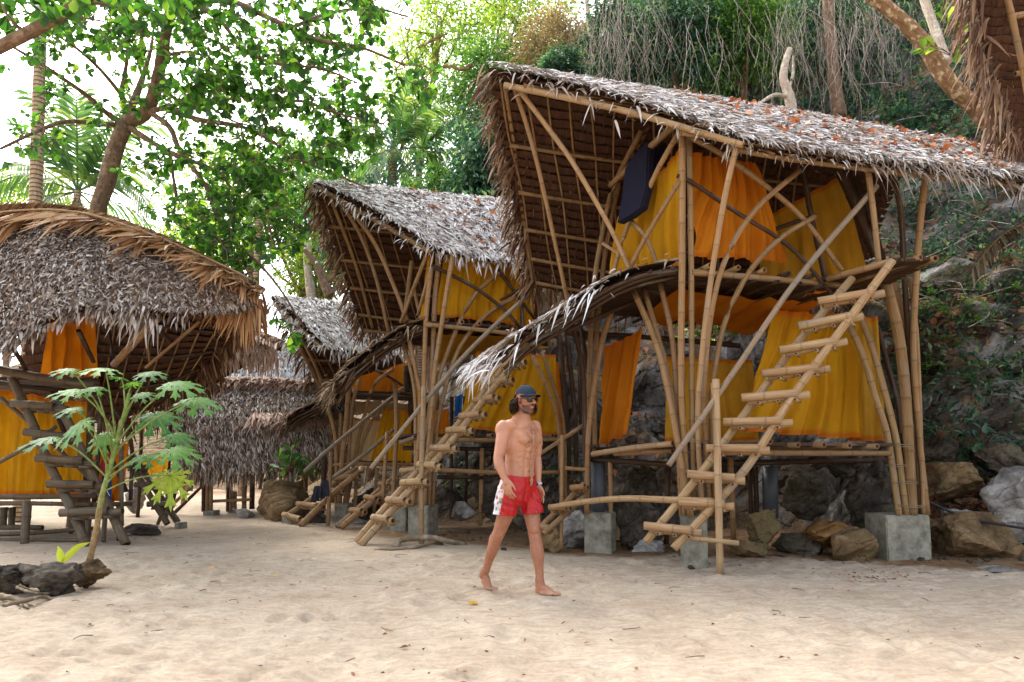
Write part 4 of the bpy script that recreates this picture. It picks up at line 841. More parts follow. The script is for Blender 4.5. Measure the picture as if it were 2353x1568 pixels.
z2 = P(1060, 742, 10.6).z; A2 = lev(P(975, 738, 10.5), z2); floor_slab(HM, [A2, A2 + u1 * 1.7, A2 + u1 * 1.7 + v1 * 2.2, A2 + v1 * 2.2], step=.07)
for px, py in ((1026, 735), (1062, 740), (1102, 744), (1146, 749), (1184, 754)): a = P(px, py, 10.45 + (px - 1026) * .0015); pole(HM, [a, a + v1 * 2.2], .045, None, 'joist', M['bamboo'])
z2b = P(1100, 1000, 10.7).z; A2b = lev(P(935, 1000, 10.6), z2b); floor_slab(HM, [A2b, A2b + u1 * 2.6, A2b + u1 * 2.6 + v1 * 2.0, A2b + v1 * 2.0], step=.07)
for i in range(6): a = P(1040 + i * 46, 1001, 10.6 + i * .06); pole(HM, [a, a + v1 * 2.0], .045, None, 'joist', M['bamboo'])
awning(HM, [(988, 735, 10.5), (930, 755, 10.6), (880, 785, 10.7), (830, 822, 10.8), (795, 852, 10.9), (770, 885, 11.0)], 0, 0, v1 * 1.6, ['thatch_brown', 'dry_frond'], 150, [('dry_frond', 22, .2, .5), ('thatch_brown', 26, .14, .4)], L=.22)
CG = 'curtains of the middle hut'
curtain('curtain', PP([(984, 588, 10.9), (997, 588, 10.8), (978, 732, 10.8), (964, 732, 10.9)]), 1, .015, 'yellow_cloth', 'thin yellow strip of curtain left of the corner poles of the middle hut', CG, nx=16, seed=11)
curtain('curtain', PP([(1022, 575, 10.85), (1228, 592, 11.2), (1226, 752, 11.1), (1000, 724, 10.75)]), 6, .03, 'yellow_cloth', 'yellow curtain behind crossed braces on the upper floor of the middle hut', CG, seed=12)
curtain('ceiling_cloth', PP([(994, 764, 10.9), (1176, 774, 11.2), (1262, 795, 12.6), (990, 835, 12.4)]), 2, .03, 'gold_cloth', 'dull gold cloth slung under the upper floor of the middle hut', CG, seed=13, hem=False)
curtain('curtain', PP([(1095, 808, 11.2), (1277, 815, 11.5), (1280, 1000, 11.35), (1052, 985, 11.0)]), 5, .035, 'yellow_cloth', 'wide yellow curtain on the lower floor behind the man', CG, diag=.3, seed=14)
curtain('curtain', PP([(1277, 833, 11.7), (1300, 822, 11.75), (1302, 1000, 11.7), (1277, 1000, 11.6)]), 1.5, .02, 'orange_cloth', 'narrow orange cloth right of the wide yellow curtain behind the man', CG, nx=20, seed=15)
curtain('curtain', PP([(1072, 862, 11.9), (1092, 862, 11.9), (1072, 960, 11.8), (1060, 960, 11.8)]), 1, .01, 'gold_cloth', 'small gold cloth left of the wide yellow curtain', CG, nx=14, seed=16)
curtain('curtain', PP([(957, 890, 11.2), (968, 880, 11.2), (966, 980, 11.1), (952, 980, 11.2)]), 1, .02, 'yellow_cloth', 'sliver of yellow cloth left of the middle hut corner bundle', CG, nx=14, seed=17)
curtain('curtain', PP([(992, 940, 11.9), (1030, 940, 12), (1034, 1000, 11.9), (992, 1000, 11.8)]), 2, .02, 'orange_cloth', 'small orange cloth between the corner poles and the blue towel', CG, nx=20, seed=18)
t_ = curtain('towel', PP([(1046, 909, 11.3), (1064, 905, 11.3), (1058, 980, 11.25), (1044, 984, 11.25)]), 2, .02, 'blue_cloth', 'blue towel with white stripes hung on the middle hut', None, nx=24, seed=19, hem=False, cat='towel')
mb = MB()
for k in range(4): mb.grid([[P(1045 + (13) * i / 6, 958 + k * 6 + j * 2.5 - 3 * i / 6, 11.2) for i in range(7)] for j in range(2)])
mb.build('stripe', M['pale_cloth'], t_)
curtain('towel', PP([(1064, 910, 11.4), (1074, 909, 11.4), (1070, 968, 11.3), (1061, 968, 11.3)]), 1, .02, 'dark_cloth', 'dark towel hung beside the blue towel', None, nx=16, seed=20, hem=False, cat='towel')
near = PP([(1212, 800, 10.1), (1120, 910, 9.95), (1033, 1020, 9.8), (919, 1152, 9.55), (828, 1253, 9.35)]); far = PP([(1194, 800, 10.4), (1090, 930, 10.2), (981, 1060, 9.95), (900, 1150, 9.75), (818, 1246, 9.55)])
rg = [((1153, 841), (1208, 827)), ((1121, 881), (1179, 868)), ((1090, 920), (1147, 910)), ((1057, 957), (1116, 948)), ((1028, 989), (1087, 985)), ((991, 1030), (1050, 1027)), ((962, 1067), (1014, 1069)), ((923, 1110), (983, 1104)), ((890, 1149), (941, 1150)), ((857, 1189), (902, 1194))]
ladder('bamboo_ladder', 'long bamboo ladder rising behind the man to the middle hut', [near, far], [(P(a[0], a[1], 10.2 - i * .08), P(b[0], b[1], 9.9 - i * .08)) for i, (a, b) in enumerate(rg)], .06, .05, 'bamboo_pale',
       handrail=PP([(1214, 678, 10.4), (1112, 772, 10.2), (1022, 869, 10.0), (852, 1077, 9.6)]), hr_mat='bamboo_grey', hr_r=.048, extra=[(PP([(974, 890, 9.85), (969, 1080, 9.6), (968, 1252, 9.45)]), .05)])
block(943, 994, 1162, 1232, 10.45, 'concrete block under the corner bundle of the middle hut, behind a pale root', .4, -.3)
block(903, 942, 1164, 1219, 11.3, 'dark concrete block left of the middle hut corner bundle', .4, -.3)
mb = MB(); tube(mb, spline([G(908, 1254, .02), G(922, 1240, .08), G(950, 1236, .1), G(991, 1236, .1), G(1030, 1244, .07), G(1070, 1252, .0)], 16), .05, .03, 8, wob=.3); tag(mb.build('tree_root', M['root']), 'pale surface root arching over the sand by the middle hut', 'root')
mb = MB(); tube(mb, spline([G(862, 1262, .0), G(915, 1262, .02), G(965, 1256, .03), G(995, 1247, .05), G(1016, 1249, .0)], 14), .02, .025, 6, wob=.3); tag(mb.build('tree_root', M['root']), 'thin dark root lying in front of the arching pale root', 'root')

# ================================================================ the small hut behind
HS = empty('bamboo_hut', G(800, 1195), 'small bamboo hut with a white roof, between the middle hut and the shaggy hut', 'bamboo hut', 'thatched bamboo huts')
ridge3 = PP([(622, 682, 14.4), (700, 689, 14.6), (780, 696, 14.8), (880, 705, 15.1)]); near3 = PP([(746, 800, 13.5), (800, 806, 13.7), (850, 810, 13.9), (920, 816, 14.2)])
S3 = Slope(ridge3, near3, .08); s3 = shingles(S3, 8, HS, 'roof_slope'); thatch(S3, s3, 1250, [('thatch_white', 6), ('thatch_brown', .6)], L=.15, W=.03, jit=.3, lift=.12, curl=.12)
fringe(near3, (0, -.5, -.4), s3, 60, 'thatch_white', .2, .032, .5, .2); fringe([ridge3[0], near3[0]], (-.3, -.4, -.35), s3, 60, 'thatch_white', .16, .032, .4, .3)
S3f = Slope(ridge3, PP([(744, 915, 15.6), (850, 918, 15.8), (960, 920, 16.2)]), .05); s3f = shingles(S3f, 12, HS, 'roof_slope'); fringe([S3f.pt(0, k / 8) for k in range(9)], (-.4, -.1, -.55), s3f, 60, 'thatch_brown', .3, .04, .4, .2)
purlins(S3f, s3f, (.35, .6, .8, .97), .01, .6, .04, -.1, mat='bamboo'); rafters(S3f, s3f, [.05 + i * .09 for i in range(7)], .024, -.07)
poles(HS, [([(640, 705, 14.2), (657, 734, 14.3), (712, 844, 14.9), (750, 915, 15.3)], .055), ([(652, 710, 14.2), (715, 820, 14.6), (752, 912, 15.0)], .05), ([(632, 700, 14.4), (746, 806, 13.5)], .05),
  ([(803, 870, 13.3), (796, 972, 13.3), (786, 1060, 13.3), (780, 1162, 13.3)], .06), ([(815, 892, 13.4), (804, 1000, 13.4), (792, 1162, 13.4)], .055), ([(752, 930, 13.5), (771, 1012, 13.4), (774, 1162, 13.4)], .055), ([(783, 950, 13.5), (777, 1162, 13.5)], .05), ([(826, 870, 13.3), (806, 960, 13.35), (798, 1162, 13.4)], .05),
  ([(902, 850, 13.6), (860, 885, 13.5), (836, 960, 13.5), (814, 1060, 13.5), (797, 1162, 13.5)], .05), ([(930, 890, 13.6), (880, 930, 13.6), (840, 1000, 13.55), (818, 1070, 13.5)], .05), ([(862, 850, 13.7), (900, 870, 13.75), (952, 905, 13.8)], .04, 'dark'), ([(932, 840, 13.8), (936, 910, 13.8)], .06, 'dark'), ([(944, 838, 13.9), (946, 1010, 13.9)], .08, 'dark'),
  ([(796, 906, 13.35), (880, 910, 13.5), (958, 914, 13.6)], .055, 'dark'), ([(808, 1066, 13.3), (886, 1067, 13.5), (960, 1068, 13.7)], .055), ([(764, 1070, 13.4), (812, 1064, 13.3)], .05)])
poles(HS, [([(819, 1074, 13.2), (816, 1172, 13.3)], .05), ([(866, 1076, 13.3), (860, 1180, 13.4)], .05), ([(746, 1050, 13.6), (740, 1180, 13.7)], .06, 'dark')], 'stilt')
z3 = P(850, 900, 13.4).z; A3 = lev(P(797, 902, 13.4), z3); floor_slab(HS, [A3, A3 + u1 * 1.7, A3 + u1 * 1.7 + v1 * 1.6, A3 + v1 * 1.6], step=.09)
z3 = P(850, 1062, 13.4).z; A3 = lev(P(770, 1062, 13.4), z3); floor_slab(HS, [A3, A3 + u1 * 2.0, A3 + u1 * 2.0 + v1 * 1.6, A3 + v1 * 1.6], step=.09)
awning(HS, [(800, 903, 13.3), (760, 915, 13.4), (715, 933, 13.5), (680, 950, 13.6), (655, 968, 13.7)], 0, 0, v1 * 1.5, ['thatch_brown', 'dry_frond'], 100, [('thatch_brown', 24, .16, .5)], L=.24)
CG = 'curtains of the small hut'
curtain('curtain', PP([(812, 868, 13.9), (955, 825, 14.1), (955, 908, 14), (806, 902, 13.9)]), 4, .03, 'orange_cloth', 'orange curtain on the upper floor of the small hut', CG, seed=21)
curtain('curtain', PP([(806, 958, 13.9), (880, 964, 14), (858, 1066, 13.8), (806, 1060, 13.8)]), 3, .025, 'pale_cloth', 'pale cream curtain on the lower floor of the small hut', CG, seed=22)
curtain('curtain', PP([(882, 938, 13.75), (946, 942, 13.9), (946, 1068, 13.8), (850, 1066, 13.7)]), 4, .03, 'yellow_cloth', 'yellow curtain right of the pale cream curtain', CG, seed=23)
curtain('curtain', PP([(790, 880, 13.6), (806, 872, 13.6), (803, 904, 13.6), (789, 904, 13.6)]), 1, .02, 'yellow_cloth', 'tiny yellow cloth at the left corner of the small hut upper floor', CG, nx=14, seed=24)
curtain('ceiling_cloth', PP([(806, 922, 13.8), (950, 926, 14), (945, 946, 15), (806, 955, 15)]), 2, .03, 'pale_cloth', 'pale cloth slung under the small hut upper floor', CG, seed=25, hem=False)
ladder('bamboo_ladder', 'bamboo ladder to the small hut with a dark cloth hung on it', [PP([(818, 1077, 13.2), (740, 1130, 13.0), (656, 1188, 12.9)]), PP([(826, 1085, 12.8), (767, 1133, 12.5), (690, 1209, 12.05)])], [(P(684, 1158, 12.8), P(742, 1163, 12.3)), (P(652, 1182, 12.85), P(700, 1196, 12.2)), (P(727, 1130, 12.9), P(788, 1126, 12.5)), (P(770, 1100, 13.0), P(825, 1092, 12.7))], .06, .05, 'bamboo',
       handrail=PP([(904, 988, 13.0), (830, 1050, 12.7), (752, 1108, 12.4)]), hr_mat='bamboo_grey', extra=[(PP([(761, 1027, 12.45), (754, 1207, 12.2)]), .045)])
ladder('bamboo_ladder', 'bamboo ladder standing between the small hut and the middle hut', [PP([(905, 1098, 12.4), (774, 1212, 11.8)]), PP([(916, 1102, 12.1), (783, 1213, 11.6)])], [(P(806, 1172, 11.9), P(838, 1175, 11.6)), (P(839, 1142, 12.0), P(872, 1148, 11.7)), (P(872, 1112, 12.2), P(898, 1118, 11.9))], .06, .05, 'bamboo',
       handrail=PP([(904, 913, 12.9), (830, 972, 12.6), (763, 1027, 12.4), (698, 1085, 12.2)]), hr_mat='bamboo_grey', extra=[(PP([(908, 880, 11.9), (911, 990, 11.8), (902, 1165, 11.7)]), .05), (PP([(890, 994, 12.0), (877, 1185, 11.9)]), .045)])
curtain('cloth', PP([(722, 1118, 12.3), (751, 1102, 12.25), (754, 1140, 12.2), (716, 1156, 12.25)]), 3, .05, 'dark_cloth', 'dark grey cloth thrown over a ladder by the brown boulder', None, nx=30, seed=26, hem=False, cat='cloth')
block(772, 806, 1158, 1194, 13.15, 'concrete block under the corner poles of the small hut', .4, -.3)
block(648, 676, 1186, 1205, 12.75, 'small grey cinder block at a ladder foot in front of the brown boulder', .25, -.2)

# ================================================================ shaggy low hut at the back and the white roof behind it
HR = empty('thatched_hut', G(560, 1182), 'low shaggy hut with thatch hanging almost to its stilts, behind the papaya', 'thatched hut', 'thatched bamboo huts')
ridge4 = PP([(372, 930, 15.6), (420, 902, 15.7), (490, 888, 15.8), (570, 883, 15.8), (660, 886, 15.8), (800, 900, 15.8)]); near4 = PP([(405, 1078, 14.2), (470, 1086, 14.1), (560, 1084, 14.1), (650, 1078, 14.2), (800, 1065, 14.4)])
S4 = Slope(ridge4, near4, .28); s4 = shingles(S4, 10, HR, 'roof_slope'); thatch(S4, s4, 1250, [('thatch_grey', 3), ('thatch_mixed', 2.4), ('thatch_brown', .8)], L=.17, W=.027, jit=.22, lift=.14, curl=.1)
fringe(near4, (0, -.25, -.8), s4, 120, 'thatch_grey', .2, .028, .3, .15); fringe(near4, (0, -.2, -.8), s4, 90, 'thatch_brown', .2, .03, .3, .15)
n = 1300; t = RNG.random(n); k = np.full(n, .0); N = S4.normal(t, k); D = S4.down(t, k + .02); strips('ridge_cap', S4.at(t, k) + N * .16, D + rvec(n) * .05, N, .55 * RNG.uniform(.55, 1.15, n), .05, M['thatch_pink'], s4, .02, .1)
n = 600; t = RNG.uniform(.5, .95, n); k = RNG.uniform(.5, .54, n); N = S4.normal(t, k); D = S4.down(t, k); strips('thatch', S4.at(t, k) + N * .10, D + rvec(n) * .06, N, .5 * RNG.uniform(.6, 1.15, n), .045, M['thatch_pink'], s4, .05, .1)
band(S4, s4, 220, -.02, .17, .2, 'thatch_pink')
pole(s4, [S4.pt(i / 8, .06, .22) for i in range(9)], .022, .022, 'ridge_rod', M['bamboo_pale'], 6)
for i, (px, top, bot, r) in enumerate(((468, 1080, 1176, .05), (477, 1080, 1176, .055), (486, 1080, 1176, .05), (524, 1085, 1176, .05), (531, 1085, 1176, .05), (562, 1080, 1170, .06), (580, 1085, 1170, .065), (599, 1085, 1125, .05), (672, 1080, 1120, .06), (630, 1085, 1150, .04), (704, 1080, 1130, .05))):
    pole(HR, [P(px, top, 14.4 if i < 3 else 14.9), P(px - 1, bot, 14.4 if i < 3 else 14.9)], r, None, 'stilt', M['bamboo' if i % 3 else 'bamboo_dark'], 8)
pole(HR, PP([(490, 1152, 14.5), (578, 1148, 14.7)]), .045, None, 'stilt_rail', M['bamboo']); pole(HR, PP([(600, 1110, 15.2), (624, 1090, 15.2)]), .04, None, 'stilt_rail', M['bamboo_dark'])
z4 = P(560, 1085, 14.4).z + .12; A4 = lev(P(430, 1080, 14.6), z4); floor_slab(HR, [A4, A4 + Vector((3.0, .1, 0)), A4 + Vector((3.0, 1.9, 0)), A4 + Vector((0, 1.8, 0))], step=.1)
block(465, 491, 1174, 1189, 14.3, 'low grey block under the front stilts of the shaggy hut', .3, 0)
block(522, 545, 1172, 1184, 14.9, 'second low block under the shaggy hut, farther back', .3, 0); block(529, 536, 1130, 1176, 15.4, 'tall thin pale block standing under the shaggy hut', .2, 0)
HW = empty('thatched_hut', P(600, 1170, 18.5), 'white roofed hut peeking out above the shaggy hut', 'thatched hut', 'thatched bamboo huts')
S7 = Slope(PP([(380, 872, 19), (480, 828, 19), (560, 800, 19), (630, 787, 19), (700, 806, 19), (780, 850, 19)]), PP([(360, 930, 17.6), (480, 915, 17.6), (600, 910, 17.6), (700, 912, 17.6), (800, 925, 17.6)]), .2)
s7 = shingles(S7, 6, HW, 'roof_slope'); thatch(S7, s7, 700, [('thatch_white', 1)], L=.18, W=.035, jit=.25, lift=.1, curl=.1)
for px in (430, 700): pole(HW, [P(px, 925, 18.3), lev(P(px, 925, 18.3), 0)], .06, None, 'stilt')

# ================================================================ left hut
HL = empty('bamboo_hut', G(120, 1240), 'grey thatched hut at the left edge with a palm frond ridge cap, behind the papaya', 'bamboo hut', 'thatched bamboo huts')
ridge5 = PP([(-160, 530, 10.7), (-60, 508, 10.6), (50, 498, 10.5), (150, 501, 10.4), (250, 523, 10.3), (350, 560, 10.2), (450, 607, 10.05), (530, 650, 9.95), (594, 689, 9.85)])
near5 = PP([(-160, 880, 8.7), (-60, 845, 8.65), (20, 790, 8.6), (95, 748, 8.6), (190, 706, 8.65), (260, 720, 8.75), (340, 716, 8.85), (430, 722, 9.1), (510, 716, 9.35), (575, 700, 9.7)])
S5 = Slope(ridge5, near5, .22); s5 = shingles(S5, 12, HL, 'roof_slope'); thatch(S5, s5, 2400, [('thatch_grey', 5), ('thatch_mixed', 1.4), ('thatch_brown', 1.0)], L=.10, W=.024, jit=.6, lift=.2, curl=.2)
fringe(near5[1:8], (0, -.5, -.5), s5, 120, 'thatch_grey', .11, .034, .5, .25); fringe(near5[1:8], (0, -.4, -.6), s5, 50, 'thatch_mixed', .12, .036, .5, .2); fringe(PP([(290, 735, 8.8), (355, 738, 8.9)]), (0, -.3, -.8), s5, 70, 'thatch_mixed', .3, .035, .4, .15)
n = 900; t = RNG.uniform(0, .985, n); k = RNG.uniform(-.01, .03, n); N = S5.normal(t, k); D = S5.down(np.minimum(t, .72), k + .03); D /= np.linalg.norm(D, axis=1, keepdims=True); al = S5.along(t, k); al /= np.linalg.norm(al, axis=1, keepdims=True)
slant = (.75 - .7 * t)[:, None]; D = D - al * slant * RNG.uniform(.75, 1.15, (n, 1))
cl = np.sin(t * 95) + np.sin(t * 37 + 1) * .8 + RNG.normal(0, .4, n); L = np.where(RNG.random(n) < .3, .6, .98 + .36 * np.clip(cl, -1, 1.2)) * RNG.uniform(.8, 1.1, n)
strips('ridge_cap', S5.at(t, k) + N * .17, D, N, L, .062, M['thatch_fresh'], s5, .05, .09, .04)
n = 2800; t = RNG.uniform(0, 1, n); k = RNG.uniform(-.015, .0, n); N = S5.normal(t, k); D = S5.down(np.minimum(t, .72), k + .03); D /= np.linalg.norm(D, axis=1, keepdims=True); al = S5.along(t, k); al /= np.linalg.norm(al, axis=1, keepdims=True)
strips('ridge_cap', S5.at(t, k) + N * .19, D - al * .2, N, .52, .07, M['thatch_fresh'], s5, .0, .04)
n = 300; t = RNG.uniform(.70, .995, n); N = np.tile([.1, -.9, .4], (n, 1)) + RNG.normal(0, .15, (n, 3)); strips('ridge_cap', S5.at(t, t * 0 + .01) + S5.up * .2, np.array([-.22, -.2, -.9]) + RNG.normal(0, .07, (n, 3)), N, (.45 + .34 * np.sin((t - .70) * 4.2) + .1 * np.sin(t * 130)) * RNG.uniform(.8, 1.1, n), .055, M['thatch_fresh'], s5, .04, .1, .1)
band(S5, s5, 330, -.03, .26, .22, 'thatch_fresh', .004)
pole(s5, [S5.pt(i / 16, .15, .25) for i in range(17)], .024, .02, 'ridge_rod', M['bamboo_pale'], 8)
fringe([ridge5[-1] + Vector((0, 0, .03)), near5[-1]], (.1, -.15, -.7), s5, 200, 'thatch_fresh', .42, .05, .4, .15)
S5f = Slope(ridge5[2:], PP([(30, 1000, 12.9), (150, 985, 12.8), (280, 962, 12.6), (370, 930, 12.4), (448, 872, 12.2)]), .15); s5f = shingles(S5f, 20, HL, 'roof_slope'); fringe([S5f.pt(1, k / 8) for k in range(9)], (.3, -.1, -.7), s5f, 110, 'thatch_brown', .24, .045, .4, .2); fringe([S5f.pt(.5 + t / 16, 1) for t in range(9)], (0, .1, -.9), s5f, 80, 'thatch_brown', .35, .045, .4, .2)
purlins(S5f, s5f, (.4, .6, .8, .95), .2, .97, .035, -.1); rafters(S5f, s5f, [.35 + i * .08 for i in range(8)], .022, -.07)
poles(HL, [([(362, 728, 9.0), (310, 785, 9.6), (262, 838, 10.2)], .065), ([(352, 742, 9.2), (400, 795, 10.2)], .045, 'dark'), ([(248, 748, 10.4), (262, 825, 10.6)], .03, 'dark'), ([(333, 755, 10.2), (345, 835, 10.6)], .03), ([(460, 738, 9.6), (335, 845, 10.4)], .032), ([(180, 760, 9.3), (215, 832, 9.8)], .045, 'dark'), ([(30, 800, 9.3), (60, 850, 9.6)], .04, 'dark'),
  ([(-80, 838, 9.5), (0, 850, 9.5), (100, 869, 9.6), (215, 886, 9.9)], .075, 'old_wood'), ([(-60, 872, 9.8), (100, 893, 9.9), (230, 905, 10.2)], .05, 'dark'), ([(120, 900, 9.9), (134, 960, 9.95), (160, 1020, 10.0)], .05, 'dark'), ([(232, 905, 10.3), (228, 1010, 10.3), (215, 1160, 10.3)], .05, 'dark'), ([(245, 905, 11), (300, 1010, 11), (300, 1150, 11)], .045, 'dark'),
  ([(-60, 1142, 9.7), (60, 1142, 9.75), (222, 1140, 9.9)], .055, 'old_wood'), ([(-60, 1158, 9.6), (60, 1157, 9.6), (210, 1160, 9.8)], .045, 'old_wood'), ([(278, 1020, 10.3), (280, 1208, 10.4)], .045, 'old_wood'), ([(0, 914, 9.7), (70, 974, 9.8), (190, 1084, 10.0), (215, 1110, 10.0)], .04, 'old_wood'), ([(-20, 1072, 9.6), (70, 1022, 9.6), (130, 980, 9.8)], .04, 'old_wood'), ([(240, 1020, 10.5), (292, 1130, 10.6)], .04, 'dark'), ([(210, 1160, 9.9), (300, 1158, 10.6)], .05, 'old_wood')])
poles(HL, [([(63, 1154, 9.6), (56, 1252, 9.5)], .068, 'old_wood'), ([(9, 1166, 10.2), (7, 1215, 10.2)], .06, 'old_wood'), ([(28, 1166, 10.6), (26, 1212, 10.6)], .06, 'old_wood'), ([(-30, 1160, 9.7), (-30, 1250, 9.6)], .06, 'old_wood'), ([(205, 1160, 10.0), (202, 1235, 9.9)], .055, 'old_wood'), ([(242, 1178, 9.8), (238, 1245, 9.7)], .045, 'old_wood'), ([(165, 1165, 10.6), (163, 1225, 10.4)], .05, 'old_wood'), ([(272, 1160, 10.9), (272, 1240, 9.9)], .045, 'old_wood')], 'stilt')
poles(HL, [([(-60, 1214, 10.1), (30, 1212, 10.1), (98, 1213, 10.1)], .055, 'old_wood'), ([(-60, 1230, 9.7), (90, 1224, 9.8), (216, 1214, 10)], .045, 'old_wood'), ([(-60, 1243, 9.7), (90, 1241, 9.7), (206, 1242, 9.7)], .045, 'old_wood')], 'stilt_rail')
a = P(-80, 1136, 9.9); floor_slab(HL, [lev(a, .62), lev(P(225, 1136, 10.1), .62), lev(P(300, 1136, 12.2), .62), lev(P(-80, 1136, 12.2), .62)], step=.08)
a = P(-80, 850, 9.8); zf5 = P(100, 868, 9.8).z; floor_slab(HL, [lev(a, zf5), lev(P(225, 880, 10.0), zf5), lev(P(225, 880, 11.8), zf5), lev(P(-80, 850, 11.8), zf5)], step=.08)
CG = 'curtains of the left hut'
curtain('curtain', PP([(112, 740, 10.0), (214, 722, 10.1), (221, 868, 10.1), (96, 862, 10)]), 3, .05, 'orange_cloth', 'orange curtain under the shaggy eave of the left hut', CG, seed=31)
curtain('curtain', PP([(-40, 888, 10.1), (200, 924, 10.3), (190, 1138, 10.2), (-40, 1138, 10.0)]), 6, .05, 'yellow_cloth', 'broad yellow curtain on the lower floor behind the old wooden ladder', CG, seed=32)
curtain('curtain', PP([(214, 1005, 10.8), (296, 1020, 10.9), (280, 1152, 10.8), (212, 1154, 10.7)]), 3, .04, 'orange_cloth', 'orange curtain behind the papaya stem, beside the striped towel', CG, seed=33)
mb = MB(); tl = curtain('towel', PP([(247, 1035, 10.5), (254, 1040, 10.5), (257, 1150, 10.45), (223, 1162, 10.45)]), 2, .03, 'blue_cloth', 'red and blue towel with white diagonal stripes hung at the left hut', None, nx=30, seed=34, hem=False, cat='towel')
mb.grid([[P(246 - 23 * i / 8 + j * 5, 1036 + 47 * i / 8 + j * 4, 10.40) for j in range(4)] for i in range(9)]); plain('red_cloth', rgb((168, 34, 40)), .8); mb.build('stripe', M['red_cloth'], tl)
mb = MB(); mb.grid([[P(248 + 9 * i / 6 , 1066 + 30 * i / 6 + j * 4, 10.38) for j in range(2)] for i in range(7)]); mb.grid([[P(236 + 16 * i / 6, 1108 + 30 * i / 6 + j * 4, 10.38) for j in range(2)] for i in range(7)]); plain('white_cloth', rgb((222, 222, 224)), .8); mb.build('stripe', M['white_cloth'], tl)
ladder('wooden_ladder', 'old grey wooden ladder leaning on the left hut, behind the papaya', [PP([(27, 868, 9.7), (66, 952, 9.65), (110, 1059, 9.6), (154, 1150, 9.5), (202, 1259, 9.3)]), PP([(128, 914, 9.85), (176, 1011, 9.75), (212, 1092, 9.65), (249, 1165, 9.55), (290, 1252, 9.35)])],
       [(P(27, 927, 9.6), P(148, 936, 9.65)), (P(57, 993, 9.55), P(173, 1006, 9.6)), (P(84, 1053, 9.5), P(219, 1061, 9.55)), (P(110, 1112, 9.4), P(243, 1114, 9.45)), (P(139, 1179, 9.3), P(276, 1171, 9.35))], .068, .058, 'old_wood')
ladder('wooden_ladder', 'dark ladder standing right of the left hut in front of the shaggy hut', [PP([(280, 1036, 12.0), (385, 1204, 11.8)]), PP([(304, 1046, 12.2), (408, 1200, 12.0)])], [(P(286, 1071, 11.9), P(336, 1070, 12.0)), (P(309, 1114, 11.9), P(364, 1115, 12.0)), (P(338, 1159, 11.8), P(397, 1158, 11.9))], .06, .05, 'old_wood', extra=[(PP([(388, 1140, 12.1), (362, 1206, 12.1)]), .04)])
block(399, 419, 1201, 1215, 11.75, 'small grey cinder block at the foot of the dark ladder', .2, .1)
# hut whose ridge tip shows behind the left hut
HK = empty('thatched_hut', P(480, 1170, 13.6), 'hut behind the left hut showing only its drooping frond ridge tip', 'thatched hut', 'thatched bamboo huts')
S6 = Slope(PP([(330, 735, 13.4), (430, 742, 13.2), (500, 755, 13.0), (580, 776, 12.9), (646, 801, 12.8)]), PP([(330, 842, 12.4), (430, 824, 12.3), (500, 812, 12.3), (570, 812, 12.4), (638, 824, 12.5)]), .15)
s6 = shingles(S6, 8, HK, 'roof_slope'); thatch(S6, s6, 700, [('thatch_pink', 2), ('thatch_mixed', 1)], L=.15, W=.03, jit=.2, lift=.08, curl=.1)
n = 1300; t = RNG.uniform(0, 1, n); k = RNG.uniform(-.01, .03, n); N = S6.normal(t, k); D = S6.down(t * 0 + .5, k + .03); D /= np.linalg.norm(D, axis=1, keepdims=True); al = S6.along(t, k); al /= np.linalg.norm(al, axis=1, keepdims=True)
strips('ridge_cap', S6.at(t, k) + N * .16, D - al * .12, N, .5 * RNG.uniform(.6, 1.2, n), .055, M['thatch_pink'], s6, .03, .1); band(S6, s6, 130, -.03, .75, .18, 'thatch_pink', .004)
pole(s6, [S6.pt(i / 8, .12, .16) for i in range(9)], .02, .02, 'ridge_rod', M['bamboo_pale'], 6)
fringe([S6.pt(t / 8, 1) for t in range(9)], (.1, -.2, -.8), s6, 90, 'thatch_pink', .26, .045, .4, .15); fringe([S6.pt(t / 8, 1) for t in range(9)], (.1, -.3, -.7), s6, 60, 'thatch_pink', .2, .04, .4, .15)
S6f = Slope(PP([(430, 742, 13.2), (580, 776, 12.9), (646, 801, 12.8)]), PP([(380, 905, 14.6), (450, 900, 14.4), (510, 872, 14.2)]), .1); s6f = shingles(S6f, 10, HK, 'roof_slope'); fringe([S6f.pt(t / 8, 1) for t in range(9)], (0, 0, -.9), s6f, 80, 'thatch_brown', .22, .05, .4, .2)
for px, d in ((395, 14.0), (330, 14.0)): pole(HK, [P(px, 900, d), lev(P(px, 900, d), 0)], .05, None, 'stilt', M['bamboo_dark'])
# corner of a hut at the top right
HT = empty('bamboo_hut', (6.6, 7.2, 0), 'dark thatched roof corner of a hut at the upper right edge', 'bamboo hut', 'thatched bamboo huts')
S8 = Slope(PP([(2218, -70, 6.9), (2330, -75, 7.1), (2500, -80, 7.4), (2700, -85, 7.8)]), PP([(2346, 360, 8.3), (2420, 372, 8.5), (2560, 380, 8.8), (2760, 390, 9.2)]), .08)
s8 = shingles(S8, 22, HT, 'roof_slope'); thatch(S8, s8, 60, [('thatch_brown', 1)], L=.4); fringe([S8.pt(0, k / 8) for k in range(9)], (-.5, -.15, -.6), s8, 150, 'thatch_brown', .38, .03, .4, .2); fringe([S8.pt(t / 8, 1) for t in range(9)], (-.1, 0, -.9), s8, 80, 'thatch_brown', .4, .035, .3, .2)
poles(HT, [([(2300, -60, 7.0), (2330, 60, 7.1), (2358, 200, 7.3), (2380, 350, 7.5)], .045), ([(2318, 40, 7.3), (2400, 25, 7.4)], .05), ([(2332, 170, 7.6), (2420, 160, 7.7)], .04), ([(2372, 340, 8.2), (2376, 800, 8.3), (2378, 1240, 8.4)], .05)])
mb = MB()
